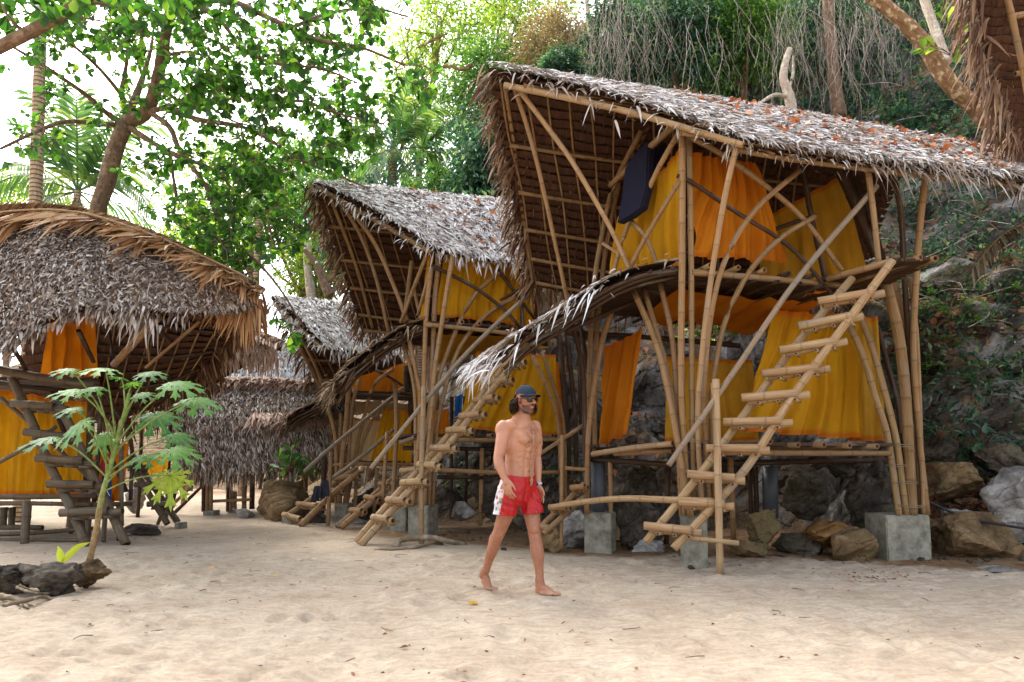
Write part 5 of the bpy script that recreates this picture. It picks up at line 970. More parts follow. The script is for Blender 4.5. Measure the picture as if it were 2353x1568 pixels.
# ================================================================ the walking man
MD = 6.05
def Mn(cx, cy, dy=0.0): return P((1800 + cx / 1.7036) / 1.7407, (1500 + cy / 1.7036) / 1.7407, MD + dy)
FW = Vector((.82, -.572, 0)); LF = Vector((.572, .82, 0)); UPV = Vector((0, 0, 1))
def ball(mb, c, rad, ax=(FW, LF, UPV), n=14):
    rows = []
    for i in range(1, n):
        th = math.pi * i / n; rows.append([Vector(c) + ax[0] * (rad[0] * math.sin(th) * math.cos(2 * math.pi * j / 18)) + ax[1] * (rad[1] * math.sin(th) * math.sin(2 * math.pi * j / 18)) + ax[2] * (rad[2] * math.cos(th)) for j in range(18)])
    b = mb.grid(rows, closed=True); t = mb.vert(Vector(c) + ax[2] * rad[2]); e = mb.vert(Vector(c) - ax[2] * rad[2]); last = b + (n - 2) * 18
    for j in range(18): k = (j + 1) % 18; mb.face(t, b + k, b + j); mb.face(e, last + j, last + k)
def limb_c(mb, pts, rs, seg=16):
    """tapered rounded limb through joints"""
    pts = [Vector(p) for p in pts]; sp = spline([Vector((*p, )) for p in pts], 4 * len(pts)); n = len(sp)
    for i, p in enumerate(sp):
        x = i / (n - 1) * (len(rs) - 1); k = min(int(x), len(rs) - 2); r = rs[k] + (rs[k + 1] - rs[k]) * (x - k); ball(mb, p, (r, r, r), n=8)
    rr = [rs[min(int(i / (n - 1) * (len(rs) - 1)), len(rs) - 2)] + (rs[min(int(i / (n - 1) * (len(rs) - 1)), len(rs) - 2) + 1] - rs[min(int(i / (n - 1) * (len(rs) - 1)), len(rs) - 2)]) * (i / (n - 1) * (len(rs) - 1) - min(int(i / (n - 1) * (len(rs) - 1)), len(rs) - 2)) for i in range(n)]
    rows = []
    for i, p in enumerate(sp):
        t = sp[min(i + 1, n - 1)] - sp[max(i - 1, 0)]; a, b = frame_of(t); rows.append([p + (a * math.cos(2 * math.pi * j / seg) + b * math.sin(2 * math.pi * j / seg)) * rr[i] for j in range(seg)])
    s = mb.grid(rows, closed=True); mb.face(*[s + j for j in range(seg)][::-1]); e = s + (n - 1) * seg; mb.face(*[e + j for j in range(seg)])
def loft(mb, rings, seg=28):
    rows = []
    for (c, w_, d) in rings:
        rows.append([Vector(c) + LF * (w_ * math.copysign(abs(math.cos(a)) ** .85, math.cos(a))) + FW * (d * math.copysign(abs(math.sin(a)) ** .85, math.sin(a))) for a in [2 * math.pi * j / seg for j in range(seg)]])
    s = mb.grid(rows, closed=True); mb.face(*[s + j for j in range(seg)]); e = s + (len(rings) - 1) * seg; mb.face(*[e + j for j in range(seg)][::-1])
def remesh(mb, vox, smooth=2):
    o = mb.build('tmp', []); m_ = o.modifiers.new('r', 'REMESH'); m_.mode = 'VOXEL'; m_.voxel_size = vox; m_.use_smooth_shade = True
    if smooth: s_ = o.modifiers.new('s', 'SMOOTH'); s_.factor = .5; s_.iterations = smooth
    bpy.context.view_layer.update(); dg = bpy.context.evaluated_depsgraph_get(); me = bpy.data.meshes.new_from_object(o.evaluated_get(dg)); old = o.data
    bpy.data.objects.remove(o); bpy.data.meshes.remove(old); return me
B = MB()
# torso
loft(B, [(Mn(500, 292), .060, .058), (Mn(497, 318), .095, .072), (Mn(493, 345), .160, .092), (Mn(491, 385), .186, .112), (Mn(490, 430), .184, .124), (Mn(487, 480), .176, .124), (Mn(481, 540), .163, .114), (Mn(474, 600), .156, .108), (Mn(468, 660), .160, .112), (Mn(464, 720), .172, .120), (Mn(461, 790), .176, .124), (Mn(460, 850), .160, .115)])
for s_ in (-1, 1):
    c = Mn(491, 435); ball(B, c + LF * (.086 * s_) + FW * .078 - UPV * .012, (.056, .078, .054)); ball(B, c + LF * (.10 * s_) + FW * .07 + UPV * .02, (.05, .07, .05))
    ball(B, Mn(490, 352) + LF * (.17 * s_), (.058, .058, .06)); limb_c(B, [Mn(500, 285) + LF * (.03 * s_) - FW * .02, Mn(493, 325) + LF * (.10 * s_) - FW * .015, Mn(490, 345) + LF * (.165 * s_)], [.045, .046, .046])
    ball(B, Mn(488, 470) + LF * (.150 * s_) - FW * .02, (.085, .045, .10))
    for q in range(3): ball(B, Mn(482 - q * 6, 520 + q * 44) + LF * (.040 * s_) + FW * (.084 - q * .004), (.034, .036, .028))
ball(B, Mn(469, 640) + FW * .066, (.05, .085, .06))
# head
HF = Vector((.62, -.785, 0)); HL_ = Vector((.785, .62, 0)); H0 = Mn(517, 172, -.01)
HU = (UPV + HF * .03).normalized(); HF = (HF - HU * HF.dot(HU)).normalized()
def Hp(f, l, u): return H0 + HF * f + HL_ * l + HU * u
HA = (HF, HL_, HU)
ball(B, Hp(-.012, 0, .042), (.098, .076, .086), HA, 18); ball(B, Hp(.026, 0, -.03), (.068, .061, .092), HA, 18)
ball(B, Hp(.066, 0, -.100), (.026, .030, .022), HA)
for s_ in (-1, 1):
    limb_c(B, [Hp(-.005, .056 * s_, -.055), Hp(.03, .046 * s_, -.088), Hp(.062, .018 * s_, -.104)], [.018, .017, .018]); ball(B, Hp(.060, .044 * s_, -.012), (.026, .022, .02), HA)
    ball(B, Hp(-.012, .079 * s_, -.008), (.020, .010, .031), (HF, (HL_ * s_ - HF * .35).normalized(), HU)); ball(B, Hp(-.008, .079 * s_, -.032), (.012, .008, .012), HA)
    ball(B, Hp(.106, .013 * s_, -.030), (.014, .010, .010), HA)
limb_c(B, [Hp(.083, -.034, .022), Hp(.09, 0, .02), Hp(.083, .034, .022)], [.012, .013, .012])
limb_c(B, [Hp(.088, 0, .014), Hp(.110, 0, -.010), Hp(.126, 0, -.027)], [.0095, .0115, .0135])
limb_c(B, [Hp(.086, -.022, -.062), Hp(.097, 0, -.059), Hp(.086, .022, -.062)], [.006, .008, .006]); limb_c(B, [Hp(.085, -.018, -.073), Hp(.096, 0, -.074), Hp(.085, .018, -.073)], [.006, .0085, .006])
limb_c(B, [Mn(497, 310) - FW * .01, Mn(506, 262), Hp(-.012, 0, -.045)], [.064, .057, .056])
# arms and hands
def hand(mb, wrist, down, fwd, palm, curl=1.0, size=1.0):
    """palm, four unequal bent fingers and a thumb from the side of the palm"""
    down = down.normalized(); fwd = (fwd - down * fwd.dot(down)).normalized(); palm = (palm - down * palm.dot(down) - fwd * palm.dot(fwd)).normalized()
    q = lambda d, f, p: wrist + (down * d + fwd * f + palm * p) * size
    ball(mb, q(.052, 0, .003), (.045 * size, .015 * size, .056 * size), (fwd, palm, down)); limb_c(mb, [q(-.01, 0, 0), q(.03, .004, 0)], [.026 * size, .024 * size]); ball(mb, q(.045, .026, .010), (.02 * size, .016 * size, .032 * size), (fwd, palm, down))
    tips = {}
    for nm, f, L, cu, sp in (('index', .031, .074, .75, .10), ('middle', .0105, .083, .9, .02), ('ring', -.0105, .077, 1.05, -.04), ('pinky', -.030, .060, 1.2, -.12)):
        base = q(.088 if nm != 'pinky' else .080, f, .002); a = .15 * curl; pts = [base - down * .012 * size]; p = base; pts.append(p)
        for seg_, k in ((.45, .30), (.32, .55), (.23, .45)):
            a += k * cu * curl * .85; p = p + (down * math.cos(a) + palm * math.sin(a) + fwd * sp * 1.4).normalized() * L * seg_ * size; pts.append(p)
        limb_c(mb, pts, [.0098 * size, .0096 * size, .0090 * size, .0084 * size, .0072 * size], 10); tips[nm] = pts
    limb_c(mb, [q(.018, .022, .006), q(.045, .042, .012), q(.075, .054, .018), q(.098, .056, .026)], [.015 * size, .0125 * size, .0105 * size, .0085 * size], 10)
    return tips
sh, el, wr = Mn(366, 356, -.135), Mn(329, 565, -.20), Mn(377, 712, -.27)
limb_c(B, [sh, Mn(353, 455, -.17), el], [.064, .056, .043]); ball(B, Mn(352, 375, -.15), (.06, .055, .075)); ball(B, Mn(368, 460, -.15), (.045, .04, .075)); limb_c(B, [el, Mn(338, 615, -.225), Mn(362, 680, -.255), wr], [.044, .047, .035, .028])
tipsR = hand(B, wr, Mn(392, 790, -.29) - wr, Vector((.75, -.55, 0)), LF + FW * .25, .8, 1.06)
sl_, el_, wl_ = Mn(577, 356, .15), Mn(588, 560, .17), Mn(600, 752, .10)
limb_c(B, [sl_, Mn(590, 455, .165), el_], [.062, .055, .043]); limb_c(B, [el_, Mn(592, 615, .16), Mn(598, 700, .12), wl_], [.044, .047, .034, .028])
hand(B, wl_, Mn(614, 830, .09) - wl_, FW, -LF, .75, 1.04)
# legs and feet
def foot(mb, ank, heel, bal, toe_dir, side, toe_up=0.0):
    """side: +1 when the big toe lies towards +across"""
    t = toe_dir.normalized(); ac = Vector((-t.y, t.x, 0)) * side; ln = (bal - heel)
    limb_c(mb, [ank, heel.lerp(bal, .18) + UPV * .03, heel.lerp(bal, .5) + UPV * .022, bal + UPV * .002], [.038, .042, .036, .024]); ball(mb, heel, (.036, .030, .032), (t, ac, UPV)); limb_c(mb, [ank - t * .012, heel + UPV * .02], [.032, .03])
    for f, lat in ((.5, -.022), (.5, .016), (.8, -.024), (.8, .02)): ball(mb, heel.lerp(bal, f) + ac * lat - UPV * .006, (.05, .024, .022), (ln.normalized(), ac, ln.normalized().cross(ac)))
    ball(mb, bal, (.035, .044, .020), (t, ac, UPV))
    for i, (lat, L, r) in enumerate(((.029, .050, .0130), (.009, .050, .0095), (-.008, .044, .009), (-.024, .037, .0086), (-.038, .029, .0082))):
        b0 = bal + ac * lat + t * .012; limb_c(mb, [b0, b0 + t * L * .6 + UPV * (.005 + toe_up), b0 + t * L - UPV * .003 + UPV * toe_up * 1.5], [r, r, r * .9], 10)
# leading leg (his left)
hipL, knL, anL = Mn(528, 840, .07), Mn(572, 1062, -.04), Mn(612, 1395, -.085)
limb_c(B, [hipL, Mn(553, 930, .02), Mn(566, 1000, -.02), knL], [.095, .082, .068, .056]); limb_c(B, [knL, Mn(583, 1120, -.05), Mn(592, 1180, -.055), Mn(604, 1290, -.07), anL], [.055, .056, .058, .041, .034])
ball(B, Mn(577, 1055, -.068), (.04, .042, .055)); ball(B, Mn(578, 1165, -.02), (.045, .045, .085))
hl = Mn(604, 1462, -.075); hl.z = .030; bl = Mn(694, 1470, -.13); bl.z = .020
foot(B, anL, hl, bl, (bl - hl), 1)
# trailing leg (his right)
hipR, knR, anR = Mn(404, 840, -.07), Mn(334, 1075, -.02), Mn(248, 1322, .09)
limb_c(B, [hipR, Mn(383, 930, -.06), Mn(360, 1000, -.04), knR], [.092, .080, .066, .055]); limb_c(B, [knR, Mn(312, 1120, .0), Mn(297, 1170, .02), Mn(268, 1255, .06), anR], [.055, .054, .053, .040, .033])
ball(B, Mn(346, 1072, -.045), (.04, .042, .055)); ball(B, Mn(296, 1140, .03), (.045, .042, .08))
hr_ = Mn(222, 1368, .12); br_ = Mn(268, 1440, .09); br_.z = .022
foot(B, anR, hr_, br_, Vector((.80, -.60, 0)), 1)
body_me = remesh(B, .0052, 3)
def soften(me, weight, it):
    V = np.empty(len(me.vertices) * 3, dtype=np.float32); me.vertices.foreach_get('co', V); V = V.reshape(-1, 3).astype(float); E = np.empty(len(me.edges) * 2, dtype=np.int32); me.edges.foreach_get('vertices', E); E = E.reshape(-1, 2)
    dg_ = np.bincount(E.ravel(), minlength=len(V))[:, None]; w_ = weight(V)[:, None]
    for i in range(it):
        for k in (.5, -.52):
            S_ = np.zeros_like(V); np.add.at(S_, E[:, 0], V[E[:, 1]]); np.add.at(S_, E[:, 1], V[E[:, 0]]); V = V + (S_ / np.maximum(1, dg_) - V) * k * w_
    me.vertices.foreach_set('co', V.astype(np.float32).ravel()); me.update()
def soft_w(V):
    w_ = np.ones(len(V))
    for c, r in ((H0, .17), (wr + (Mn(392, 790, -.29) - wr) * .9, .14), (wl_ + (Mn(614, 830, .09) - wl_) * .9, .14)): w_ *= np.clip((np.linalg.norm(V - np.array(c), axis=1) - r) / .05, 0, 1)
    return w_ * np.clip((V[:, 2] - .11) / .05, 0, 1)
soften(body_me, soft_w, 45)
def sh_w(V): return sum(np.exp(-(np.linalg.norm(V - np.array(Mn(492, 335) + LF * (.125 * s_)), axis=1) / .075) ** 2) for s_ in (-1, 1)).clip(0, 1)
def relax(me, w_, it):
    V = np.empty(len(me.vertices) * 3, dtype=np.float32); me.vertices.foreach_get('co', V); V = V.reshape(-1, 3).astype(float); E = np.empty(len(me.edges) * 2, dtype=np.int32); me.edges.foreach_get('vertices', E); E = E.reshape(-1, 2); dg_ = np.bincount(E.ravel(), minlength=len(V))[:, None]; w_ = w_(V)[:, None]
    for i in range(it):
        S_ = np.zeros_like(V); np.add.at(S_, E[:, 0], V[E[:, 1]]); np.add.at(S_, E[:, 1], V[E[:, 0]]); V = V + (S_ / np.maximum(1, dg_) - V) * .6 * w_
    me.vertices.foreach_set('co', V.astype(np.float32).ravel()); me.update()
relax(body_me, sh_w, 70)
def carve(me):
    V = np.empty(len(me.vertices) * 3, dtype=np.float32); me.vertices.foreach_get('co', V); V = V.reshape(-1, 3).astype(float); d = V - np.array(Mn(489, 440)); f, l, u = d @ np.array(FW), d @ np.array(LF), d @ np.array(UPV); al = np.abs(l); w_ = np.clip((f - .035) / .04, 0, 1) * (np.abs(l) < .2) * (u < .16) * (u > -.42)
    belly = np.clip((-.07 - u) / .03, 0, 1) * np.clip((u + .36) / .05, 0, 1)
    g = -.008 * np.exp(-(l / .012) ** 2) * np.clip((.11 - u) / .03, 0, 1) - .007 * np.exp(-((al - .078) / .016) ** 2) * belly
    for u0 in (-.125, -.185, -.245): g -= .006 * np.exp(-((u - u0 - .15 * al) / .010) ** 2) * (al < .085) * belly
    g -= .012 * np.exp(-((u + .075 - .9 * (al - .07) ** 2 / .10) / .014) ** 2) * np.clip((al - .012) / .02, 0, 1) * np.clip((.165 - al) / .03, 0, 1); g += .007 * np.exp(-((u + .045) / .035) ** 2 - ((al - .085) / .05) ** 2)
    for q in range(4): g -= .005 * np.exp(-((u + .11 + .045 * q + .35 * (al - .1)) / .011) ** 2) * np.exp(-((al - .135) / .03) ** 2)
    g += .006 * np.exp(-((u - .118 + .12 * al) / .012) ** 2) * np.clip((al - .02) / .02, 0, 1) - .006 * np.exp(-((u - .095 + .1 * al) / .014) ** 2) * np.clip((al - .03) / .02, 0, 1)
    me.vertices.foreach_set('co', (V + np.array(FW)[None] * (g * w_)[:, None]).astype(np.float32).ravel()); me.update()
carve(body_me)
MAN = empty('person', (H0.x, H0.y, 0), 'shirtless man walking barefoot over the sand in red shorts, blue cap and sunglasses', 'person')
# skin pigment
V = np.empty(len(body_me.vertices) * 3, dtype=np.float32); body_me.vertices.foreach_get('co', V); V = V.reshape(-1, 3).astype(float)
base = np.array(rgb((192, 136, 104))[:3]); col = np.tile(base, (len(V), 1)); tan = np.array(rgb((150, 88, 56))[:3]); dark = np.array(rgb((52, 34, 26))[:3]); red = np.array(rgb((176, 98, 80))[:3])
def blend(w_, c): global col; w_ = np.clip(w_, 0, 1)[:, None]; col = col * (1 - w_) + c * w_
def loc(o, ax): d = V - np.array(o); return d @ np.array(ax[0]), d @ np.array(ax[1]), d @ np.array(ax[2])
nz_ = np.array([noise.noise(Vector(q) * 18) for q in V]); nf = np.array([noise.noise(Vector(q) * 70) for q in V])
hf, hl2, hu = loc(H0, HA); head = (hu > -.16)
blend(.55 * np.clip((hu + .20) / .08, 0, 1), tan); blend(.5 * (V[:, 2] < .72) + .25 * np.clip((np.linalg.norm(V - np.array(wr), axis=1) < .22) * 1.0, 0, 1), tan)
beard = np.clip((-.036 - hu) / .02, 0, 1) * np.clip((hu + .135) / .02, 0, 1) * np.clip((hf - .0) / .03, 0, 1); beard *= 1 - np.exp(-((hu + .067) / .010) ** 2 - (hl2 / .024) ** 2) * .9
beard = np.maximum(beard * .8, np.exp(-((hu + .047) / .009) ** 2 - (hl2 / .034) ** 2) * (hf > .07) * .95); beard = np.maximum(beard, .8 * np.exp(-((hu + .1) / .02) ** 2 - (hl2 / .028) ** 2) * (hf > .05))
blend(beard * (head & (hf > -.02)) * np.clip(1 + nf * .5, .5, 1.3), dark); blend(.75 * np.exp(-((hu + .068) / .008) ** 2 - (hl2 / .022) ** 2) * (hf > .075), red)
blend(.5 * np.exp(-((hf + .01) / .02) ** 2 - ((hu + .01) / .03) ** 2) * (abs(hl2) > .075), red)
cf, cl_, cu = loc(Mn(491, 435), (FW, LF, UPV)); front = np.clip((cf - .04) / .05, 0, 1)
chest = np.exp(-(cl_ / .040) ** 2) * np.clip((cu + .10) / .06, 0, 1) * np.clip((.13 - cu) / .05, 0, 1) + .6 * np.exp(-(cl_ / .10) ** 2 - ((cu + .01) / .05) ** 2)
blend(.55 * chest * front * np.clip(.55 + nz_ * .9 + nf * .8, 0, 1.2), dark); blend(.5 * np.exp(-(cl_ / .014) ** 2) * (cu < -.08) * (cu > -.40) * front * np.clip(.6 + nf, 0, 1), dark)
for s_ in (-1, 1): blend(.85 * np.exp(-((cl_ - .098 * s_) ** 2 + (cu + .035) ** 2) / .012 ** 2) * front, np.array(rgb((120, 66, 56))[:3]))
bf, bl_, bu = loc(Mn(465, 662), (FW, LF, UPV)); blend(.9 * np.exp(-(bl_ ** 2 + (bu - .005) ** 2) / .011 ** 2) * (bf > .06), np.array(rgb((96, 54, 44))[:3]))
leg = (V[:, 2] < .72) & (V[:, 2] > .10); blend(.22 * leg * np.clip(.4 + nf * 1.2 + nz_ * .4, 0, 1.2), dark)
blend(np.clip((.075 - V[:, 2]) / .07, 0, 1) * .6 * np.clip(.8 + nz_, 0, 1), np.array(rgb((196, 168, 138))[:3])); blend(np.clip(nz_ * .18, 0, .2), red)
ca = body_me.attributes.new('pigment', 'FLOAT_COLOR', 'POINT'); ca.data.foreach_set('color', np.concatenate([col, np.ones((len(V), 1))], 1).astype(np.float32).ravel())
m, t = new_mat('skin'); c = nd(t, 'ShaderNodeAttribute', attribute_name='pigment').outputs['Color']
hm = nd(t, 'ShaderNodeMapping', {'Vector': geo_pos(t), 'Scale': (260, 260, 40)}).outputs[0]; hn = noi(t, hm, 1.0, 3, .7); zz = nd(t, 'ShaderNodeSeparateXYZ', {0: geo_pos(t)}).outputs[2]
hw = math_n(t, 'MULTIPLY', ramp(t, hn, [(.56, (0, 0, 0)), (.70, (.6, .6, .6))]), ramp(t, zz, [(.08, (0, 0, 0)), (.2, (1, 1, 1)), (.68, (1, 1, 1)), (.78, (0, 0, 0))]))
c = mixc(t, hw, c, rgb((84, 56, 44))); c = mixc(t, .35, c, ramp(t, noi(t, geo_pos(t), 9, 4), [(.3, (.72, .62, .58)), (.65, (1, 1, 1))]), 'MULTIPLY'); finish(t, c, .42, bump(t, noi(t, geo_pos(t), 140, 3), .15, .003), .5, sss=.1)
body_me.materials.clear(); body_me.materials.append(M['skin']); body_me.name = 'body'; link('body', body_me, MAN)
# shorts
K = MB()
loft(K, [(Mn(470, 610), .166, .118), (Mn(468, 665), .168, .122), (Mn(464, 720), .184, .135), (Mn(460, 790), .192, .142), (Mn(456, 850), .185, .135), (Mn(456, 880), .14, .10)])
limb_c(K, [Mn(404, 800, -.07), Mn(380, 890, -.075), Mn(362, 970, -.07), Mn(352, 1010, -.06)], [.112, .102, .099, .098]); limb_c(K, [Mn(522, 810, .06), Mn(548, 880, .03), Mn(562, 950, .0), Mn(570, 1000, -.01)], [.112, .104, .100, .099])
sm = remesh(K, .008, 3); bm = bmesh.new(); bm.from_mesh(sm); bpy.data.meshes.remove(sm)
def cut(co, no, side=None):
    ge = bm.verts[:] + bm.edges[:] + bm.faces[:]
    if side is not None:
        fs = [f for f in bm.faces if side(f.calc_center_median())]; ge = list({v for f in fs for v in f.verts}) + list({e for f in fs for e in f.edges}) + fs
    bmesh.ops.bisect_plane(bm, geom=ge, plane_co=co, plane_no=no, clear_outer=True, dist=1e-5)
cut(Mn(468, 678), (UPV + FW * .16).normalized())
cut(Mn(362, 955, -.07), (-UPV + (Mn(345, 1060, 0) - Mn(372, 950, 0)).normalized() * .8 - LF * .04).normalized(), lambda p: (p - Mn(455, 900)).dot(LF) + (p - Mn(455, 900)).dot(FW) * .45 < 0)
cut(Mn(560, 945, .0), (-UPV * 1.0 + FW * .12).normalized(), lambda p: (p - Mn(455, 900)).dot(LF) + (p - Mn(455, 900)).dot(FW) * .45 >= 0)
for v in bm.verts:
    k = max(0, min(1, (Mn(460, 690).z - v.co.z) / .2)); q = v.co
    v.co = q + v.normal * (.016 * k * noise.noise(Vector((q.x * 22, q.y * 22, q.z * 5))) + .011 * k * math.sin(q.z * 60 + q.x * 55 + 3 * noise.noise(q * 9)) * noise.noise(q * 7) + .004 * noise.noise(q * 30))
bmesh.ops.solidify(bm, geom=bm.faces[:], thickness=.004)
me = bpy.data.meshes.new('shorts'); bm.to_mesh(me); bm.free(); me.polygons.foreach_set('use_smooth', np.ones(len(me.polygons), dtype=bool))
ln_ = len(me.vertices); V = np.empty(ln_ * 3, dtype=np.float32); me.vertices.foreach_get('co', V); V = V.reshape(-1, 3)
top, bot = np.array(Mn(404, 780, -.07)), np.array(Mn(357, 985, -.065)); ax_ = (bot - top); tt = np.clip(((V - top) @ ax_) / (ax_ @ ax_), -.6, 1.1)[:, None]; rel = V - (top + ax_ * tt); rel[:, 2] = 0; rel /= np.linalg.norm(rel, axis=1, keepdims=True) + 1e-9
pan = np.clip((rel @ np.array((-.80, -.60, 0)) - .84) * 40, 0, 1) * (V[:, 2] < Mn(460, 712).z) * ((V - np.array(Mn(455, 850))) @ np.array(LF) < 0)
a = me.attributes.new('tone', 'FLOAT', 'POINT'); a.data.foreach_set('value', pan.astype(np.float32))
m, t = new_mat('shorts_fabric'); p = geo_pos(t); f = noi(t, p, 14, 4); vo = nd(t, 'ShaderNodeTexVoronoi', {'Vector': p, 'Scale': 24}); cn = nd(t, 'ShaderNodeSeparateColor', {0: vo.outputs['Color']}).outputs[0]
flo = ramp(t, cn, [(0, rgb((214, 128, 60))), (.32, rgb((206, 150, 96))), (.62, rgb((70, 140, 116))), (.8, rgb((150, 90, 50)))], 'CONSTANT'); dd = math_n(t, 'ADD', vo.outputs['Distance'], math_n(t, 'MULTIPLY', noi(t, p, 120, 3), .5))
pr = mixc(t, ramp(t, dd, [(.62, (1, 1, 1)), (.70, (0, 0, 0))]), rgb((206, 198, 202)), flo); rd = ramp(t, f, [(.3, rgb((164, 6, 10))), (.7, rgb((190, 12, 16)))])
finish(t, mixc(t, tone(t), rd, pr), .5, bump(t, noi(t, p, 45, 4), .3, .008), .5); me.materials.append(M['shorts_fabric']); shorts = link('shorts', me, MAN)
W0 = Mn(468, 690); ws = MB()
def fr(l, u, o=.135): return W0 + FW * o + LF * l + UPV * u
for pts in ([(-.012, .012), (.0, .0), (.014, .012)], [(0, 0), (-.022, -.02), (-.014, -.036), (0, -.004)], [(0, 0), (.024, -.018), (.016, -.034), (0, -.004)], [(0, 0), (-.006, -.04), (-.010, -.072)], [(0, 0), (.010, -.036), (.006, -.066)]): tube(ws, spline([fr(a, b - .012) for a, b in pts], 10), .0042, None, 6)
ws.build('drawstring', M['pale_cloth'], shorts)
# cap
cp = MB(); rows = []
for i in range(13):
    th = i / 12 * 1.42; rr = math.sin(th); row = []
    for j in range(40):
        a = 2 * math.pi * j / 40; row.append(Hp(-.014 + .112 * rr * math.cos(a), .090 * rr * math.sin(a), .036 + .099 * math.cos(th) + .005 * math.sin(a * 3) * rr - (.034 * rr if math.cos(a) < 0 else 0) * abs(math.cos(a))))
    rows.append(row)
cp.grid(rows, closed=True); rows2 = [[q.lerp(Hp(-.014, 0, .04), .04) for q in r] for r in rows[::-1]]; cp.grid([rows[-1], rows2[0]], closed=True); cp.grid(rows2, closed=True)
m, t = new_mat('cap_fabric'); f = noi(t, geo_pos(t), 260, 2); finish(t, ramp(t, f, [(.3, rgb((30, 42, 54))), (.7, rgb((50, 64, 78)))]), .85, bump(t, f, .3, .002), .2)
cap = cp.build('cap', M['cap_fabric'], MAN); vz = MB()
for off in (0, -.006):
    rows = []
    for i in range(8):
        k = i / 7; rows.append([Hp(-.014 + .112 * math.cos(a) + k * .078 * max(0, math.cos(a * 1.12)) ** .6, (.090 + .0 * k) * math.sin(a) * (1 - .12 * k), .052 + off - .012 * k - .018 * math.sin(a) ** 2) for a in np.linspace(-1.32, 1.32, 25)])
    vz.grid(rows)
m, t = new_mat('visor_fabric'); f = noi(t, geo_pos(t), 260, 2); finish(t, ramp(t, f, [(.3, rgb((20, 26, 34))), (.7, rgb((34, 42, 52)))]), .85, None, .2)
vz.build('visor', M['visor_fabric'], cap); bt = MB(); ball(bt, Hp(-.014, 0, .136), (.008, .008, .004), HA, 8); bt.build('button', M['cap_fabric'], cap)
# sunglasses
plain('black_plastic', rgb((16, 16, 18)), .25, .5); plain('dark_lens', rgb((8, 9, 12)), .08, .6)
sg = MB()
for s_ in (-1, 1):
    ring = [Hp(.104 - .016 * abs(math.cos(a) * .027 + .034 * 1) / .06, s_ * (.034 + .026 * math.copysign(abs(math.cos(a)) ** .7, math.cos(a))), .0 + .021 * math.copysign(abs(math.sin(a)) ** .7, math.sin(a)) + .004 * (math.cos(a) > 0) * (math.sin(a) > 0)) for a in np.linspace(0, 6.283, 25)[:-1]]
    tube(sg, ring + ring[:2], .0034, None, 6); tube(sg, [Hp(.092, s_ * .060, .010), Hp(.05, s_ * .074, .010), Hp(-.012, s_ * .079, .012), Hp(-.03, s_ * .078, -.004)], .0032, None, 6)
tube(sg, [Hp(.100, -.010, .008), Hp(.106, 0, .010), Hp(.100, .010, .008)], .0036, None, 6)
gl = sg.build('sunglasses', M['black_plastic'], MAN); lz = MB()
for s_ in (-1, 1):
    ring = [Hp(.099 - .016 * abs(math.cos(a) * .027 + .034) / .06, s_ * (.034 + .025 * math.copysign(abs(math.cos(a)) ** .7, math.cos(a))), .0205 * math.copysign(abs(math.sin(a)) ** .7, math.sin(a))) for a in np.linspace(0, 6.283, 25)[:-1]]
    i0 = [lz.vert(q) for q in ring]; c_ = lz.vert(Hp(.101 - .006, s_ * .034, 0))
    for j in range(24): lz.face(c_, i0[j], i0[(j + 1) % 24])
lz.build('lens', M['dark_lens'], gl)
# hair: wavy locks from under the cap
hr = MB(); rnd = random.Random(5)
for i in range(300):
    a = rnd.uniform(1.45, 2 * math.pi - 1.45); b = Hp(-.014 + .095 * math.cos(a), .080 * math.sin(a), rnd.uniform(-.03, .02)); out = (HF * math.cos(a) + HL_ * math.sin(a)); L = rnd.uniform(.06, .115) * (1 if math.cos(a) < .2 else .6); ph = rnd.uniform(0, 6.28); am = rnd.uniform(.010, .020); pts = []
    sd = Vector((-out.y, out.x, 0))
    for k in range(9):
        q = k / 8; pts.append(b + out * (.042 * math.sin(q * 2.6) + .006 * q) - HU * (L * q) + (out * math.sin(ph + q * 9) + sd * math.cos(ph + q * 9)) * am * q)
    tube(hr, pts, rnd.uniform(.004, .0075), .0014, 5)
m, t = new_mat('hair'); c = ramp(t, island(t), [(0, rgb((24, 17, 14))), (.6, rgb((42, 30, 24))), (.92, rgb((74, 54, 40))), (1, rgb((110, 86, 64)))]); finish(t, c, .75, None, .12); hr.build('hair', M['hair'], MAN)
# watch and ring
wt = MB(); d_ = (Mn(614, 830, .09) - wl_).normalized(); a_, b_ = frame_of(d_); cw = wl_ - d_ * .012
for k in range(2): tube(wt, [cw + (a_ * math.cos(x) + b_ * math.sin(x)) * .033 + d_ * (k * .010 - .005) for x in np.linspace(0, 6.3, 22)], .0065, None, 6)
plain('watch_strap', rgb((196, 200, 210)), .5); wo_ = wt.build('watch', M['watch_strap'], MAN); dl = MB(); ball(dl, cw - Vector((.010, .036, 0)), (.014, .006, .014), (Vector((.96, -.27, 0)), Vector((.27, .96, 0)), UPV), 8); plain('watch_dial', rgb((40, 70, 130)), .2); dl.build('dial', M['watch_dial'], wo_)
rg_ = MB(); p0, p1 = tipsR['ring'][1], tipsR['ring'][2]; dd_ = (p1 - p0).normalized(); a_, b_ = frame_of(dd_); tube(rg_, [p0.lerp(p1, .5) + (a_ * math.cos(x) + b_ * math.sin(x)) * .0112 for x in np.linspace(0, 6.3, 18)], .0022, None, 5); plain('gold', rgb((226, 196, 130)), .25, .5, 1.0); rg_.build('ring', M['gold'], MAN)
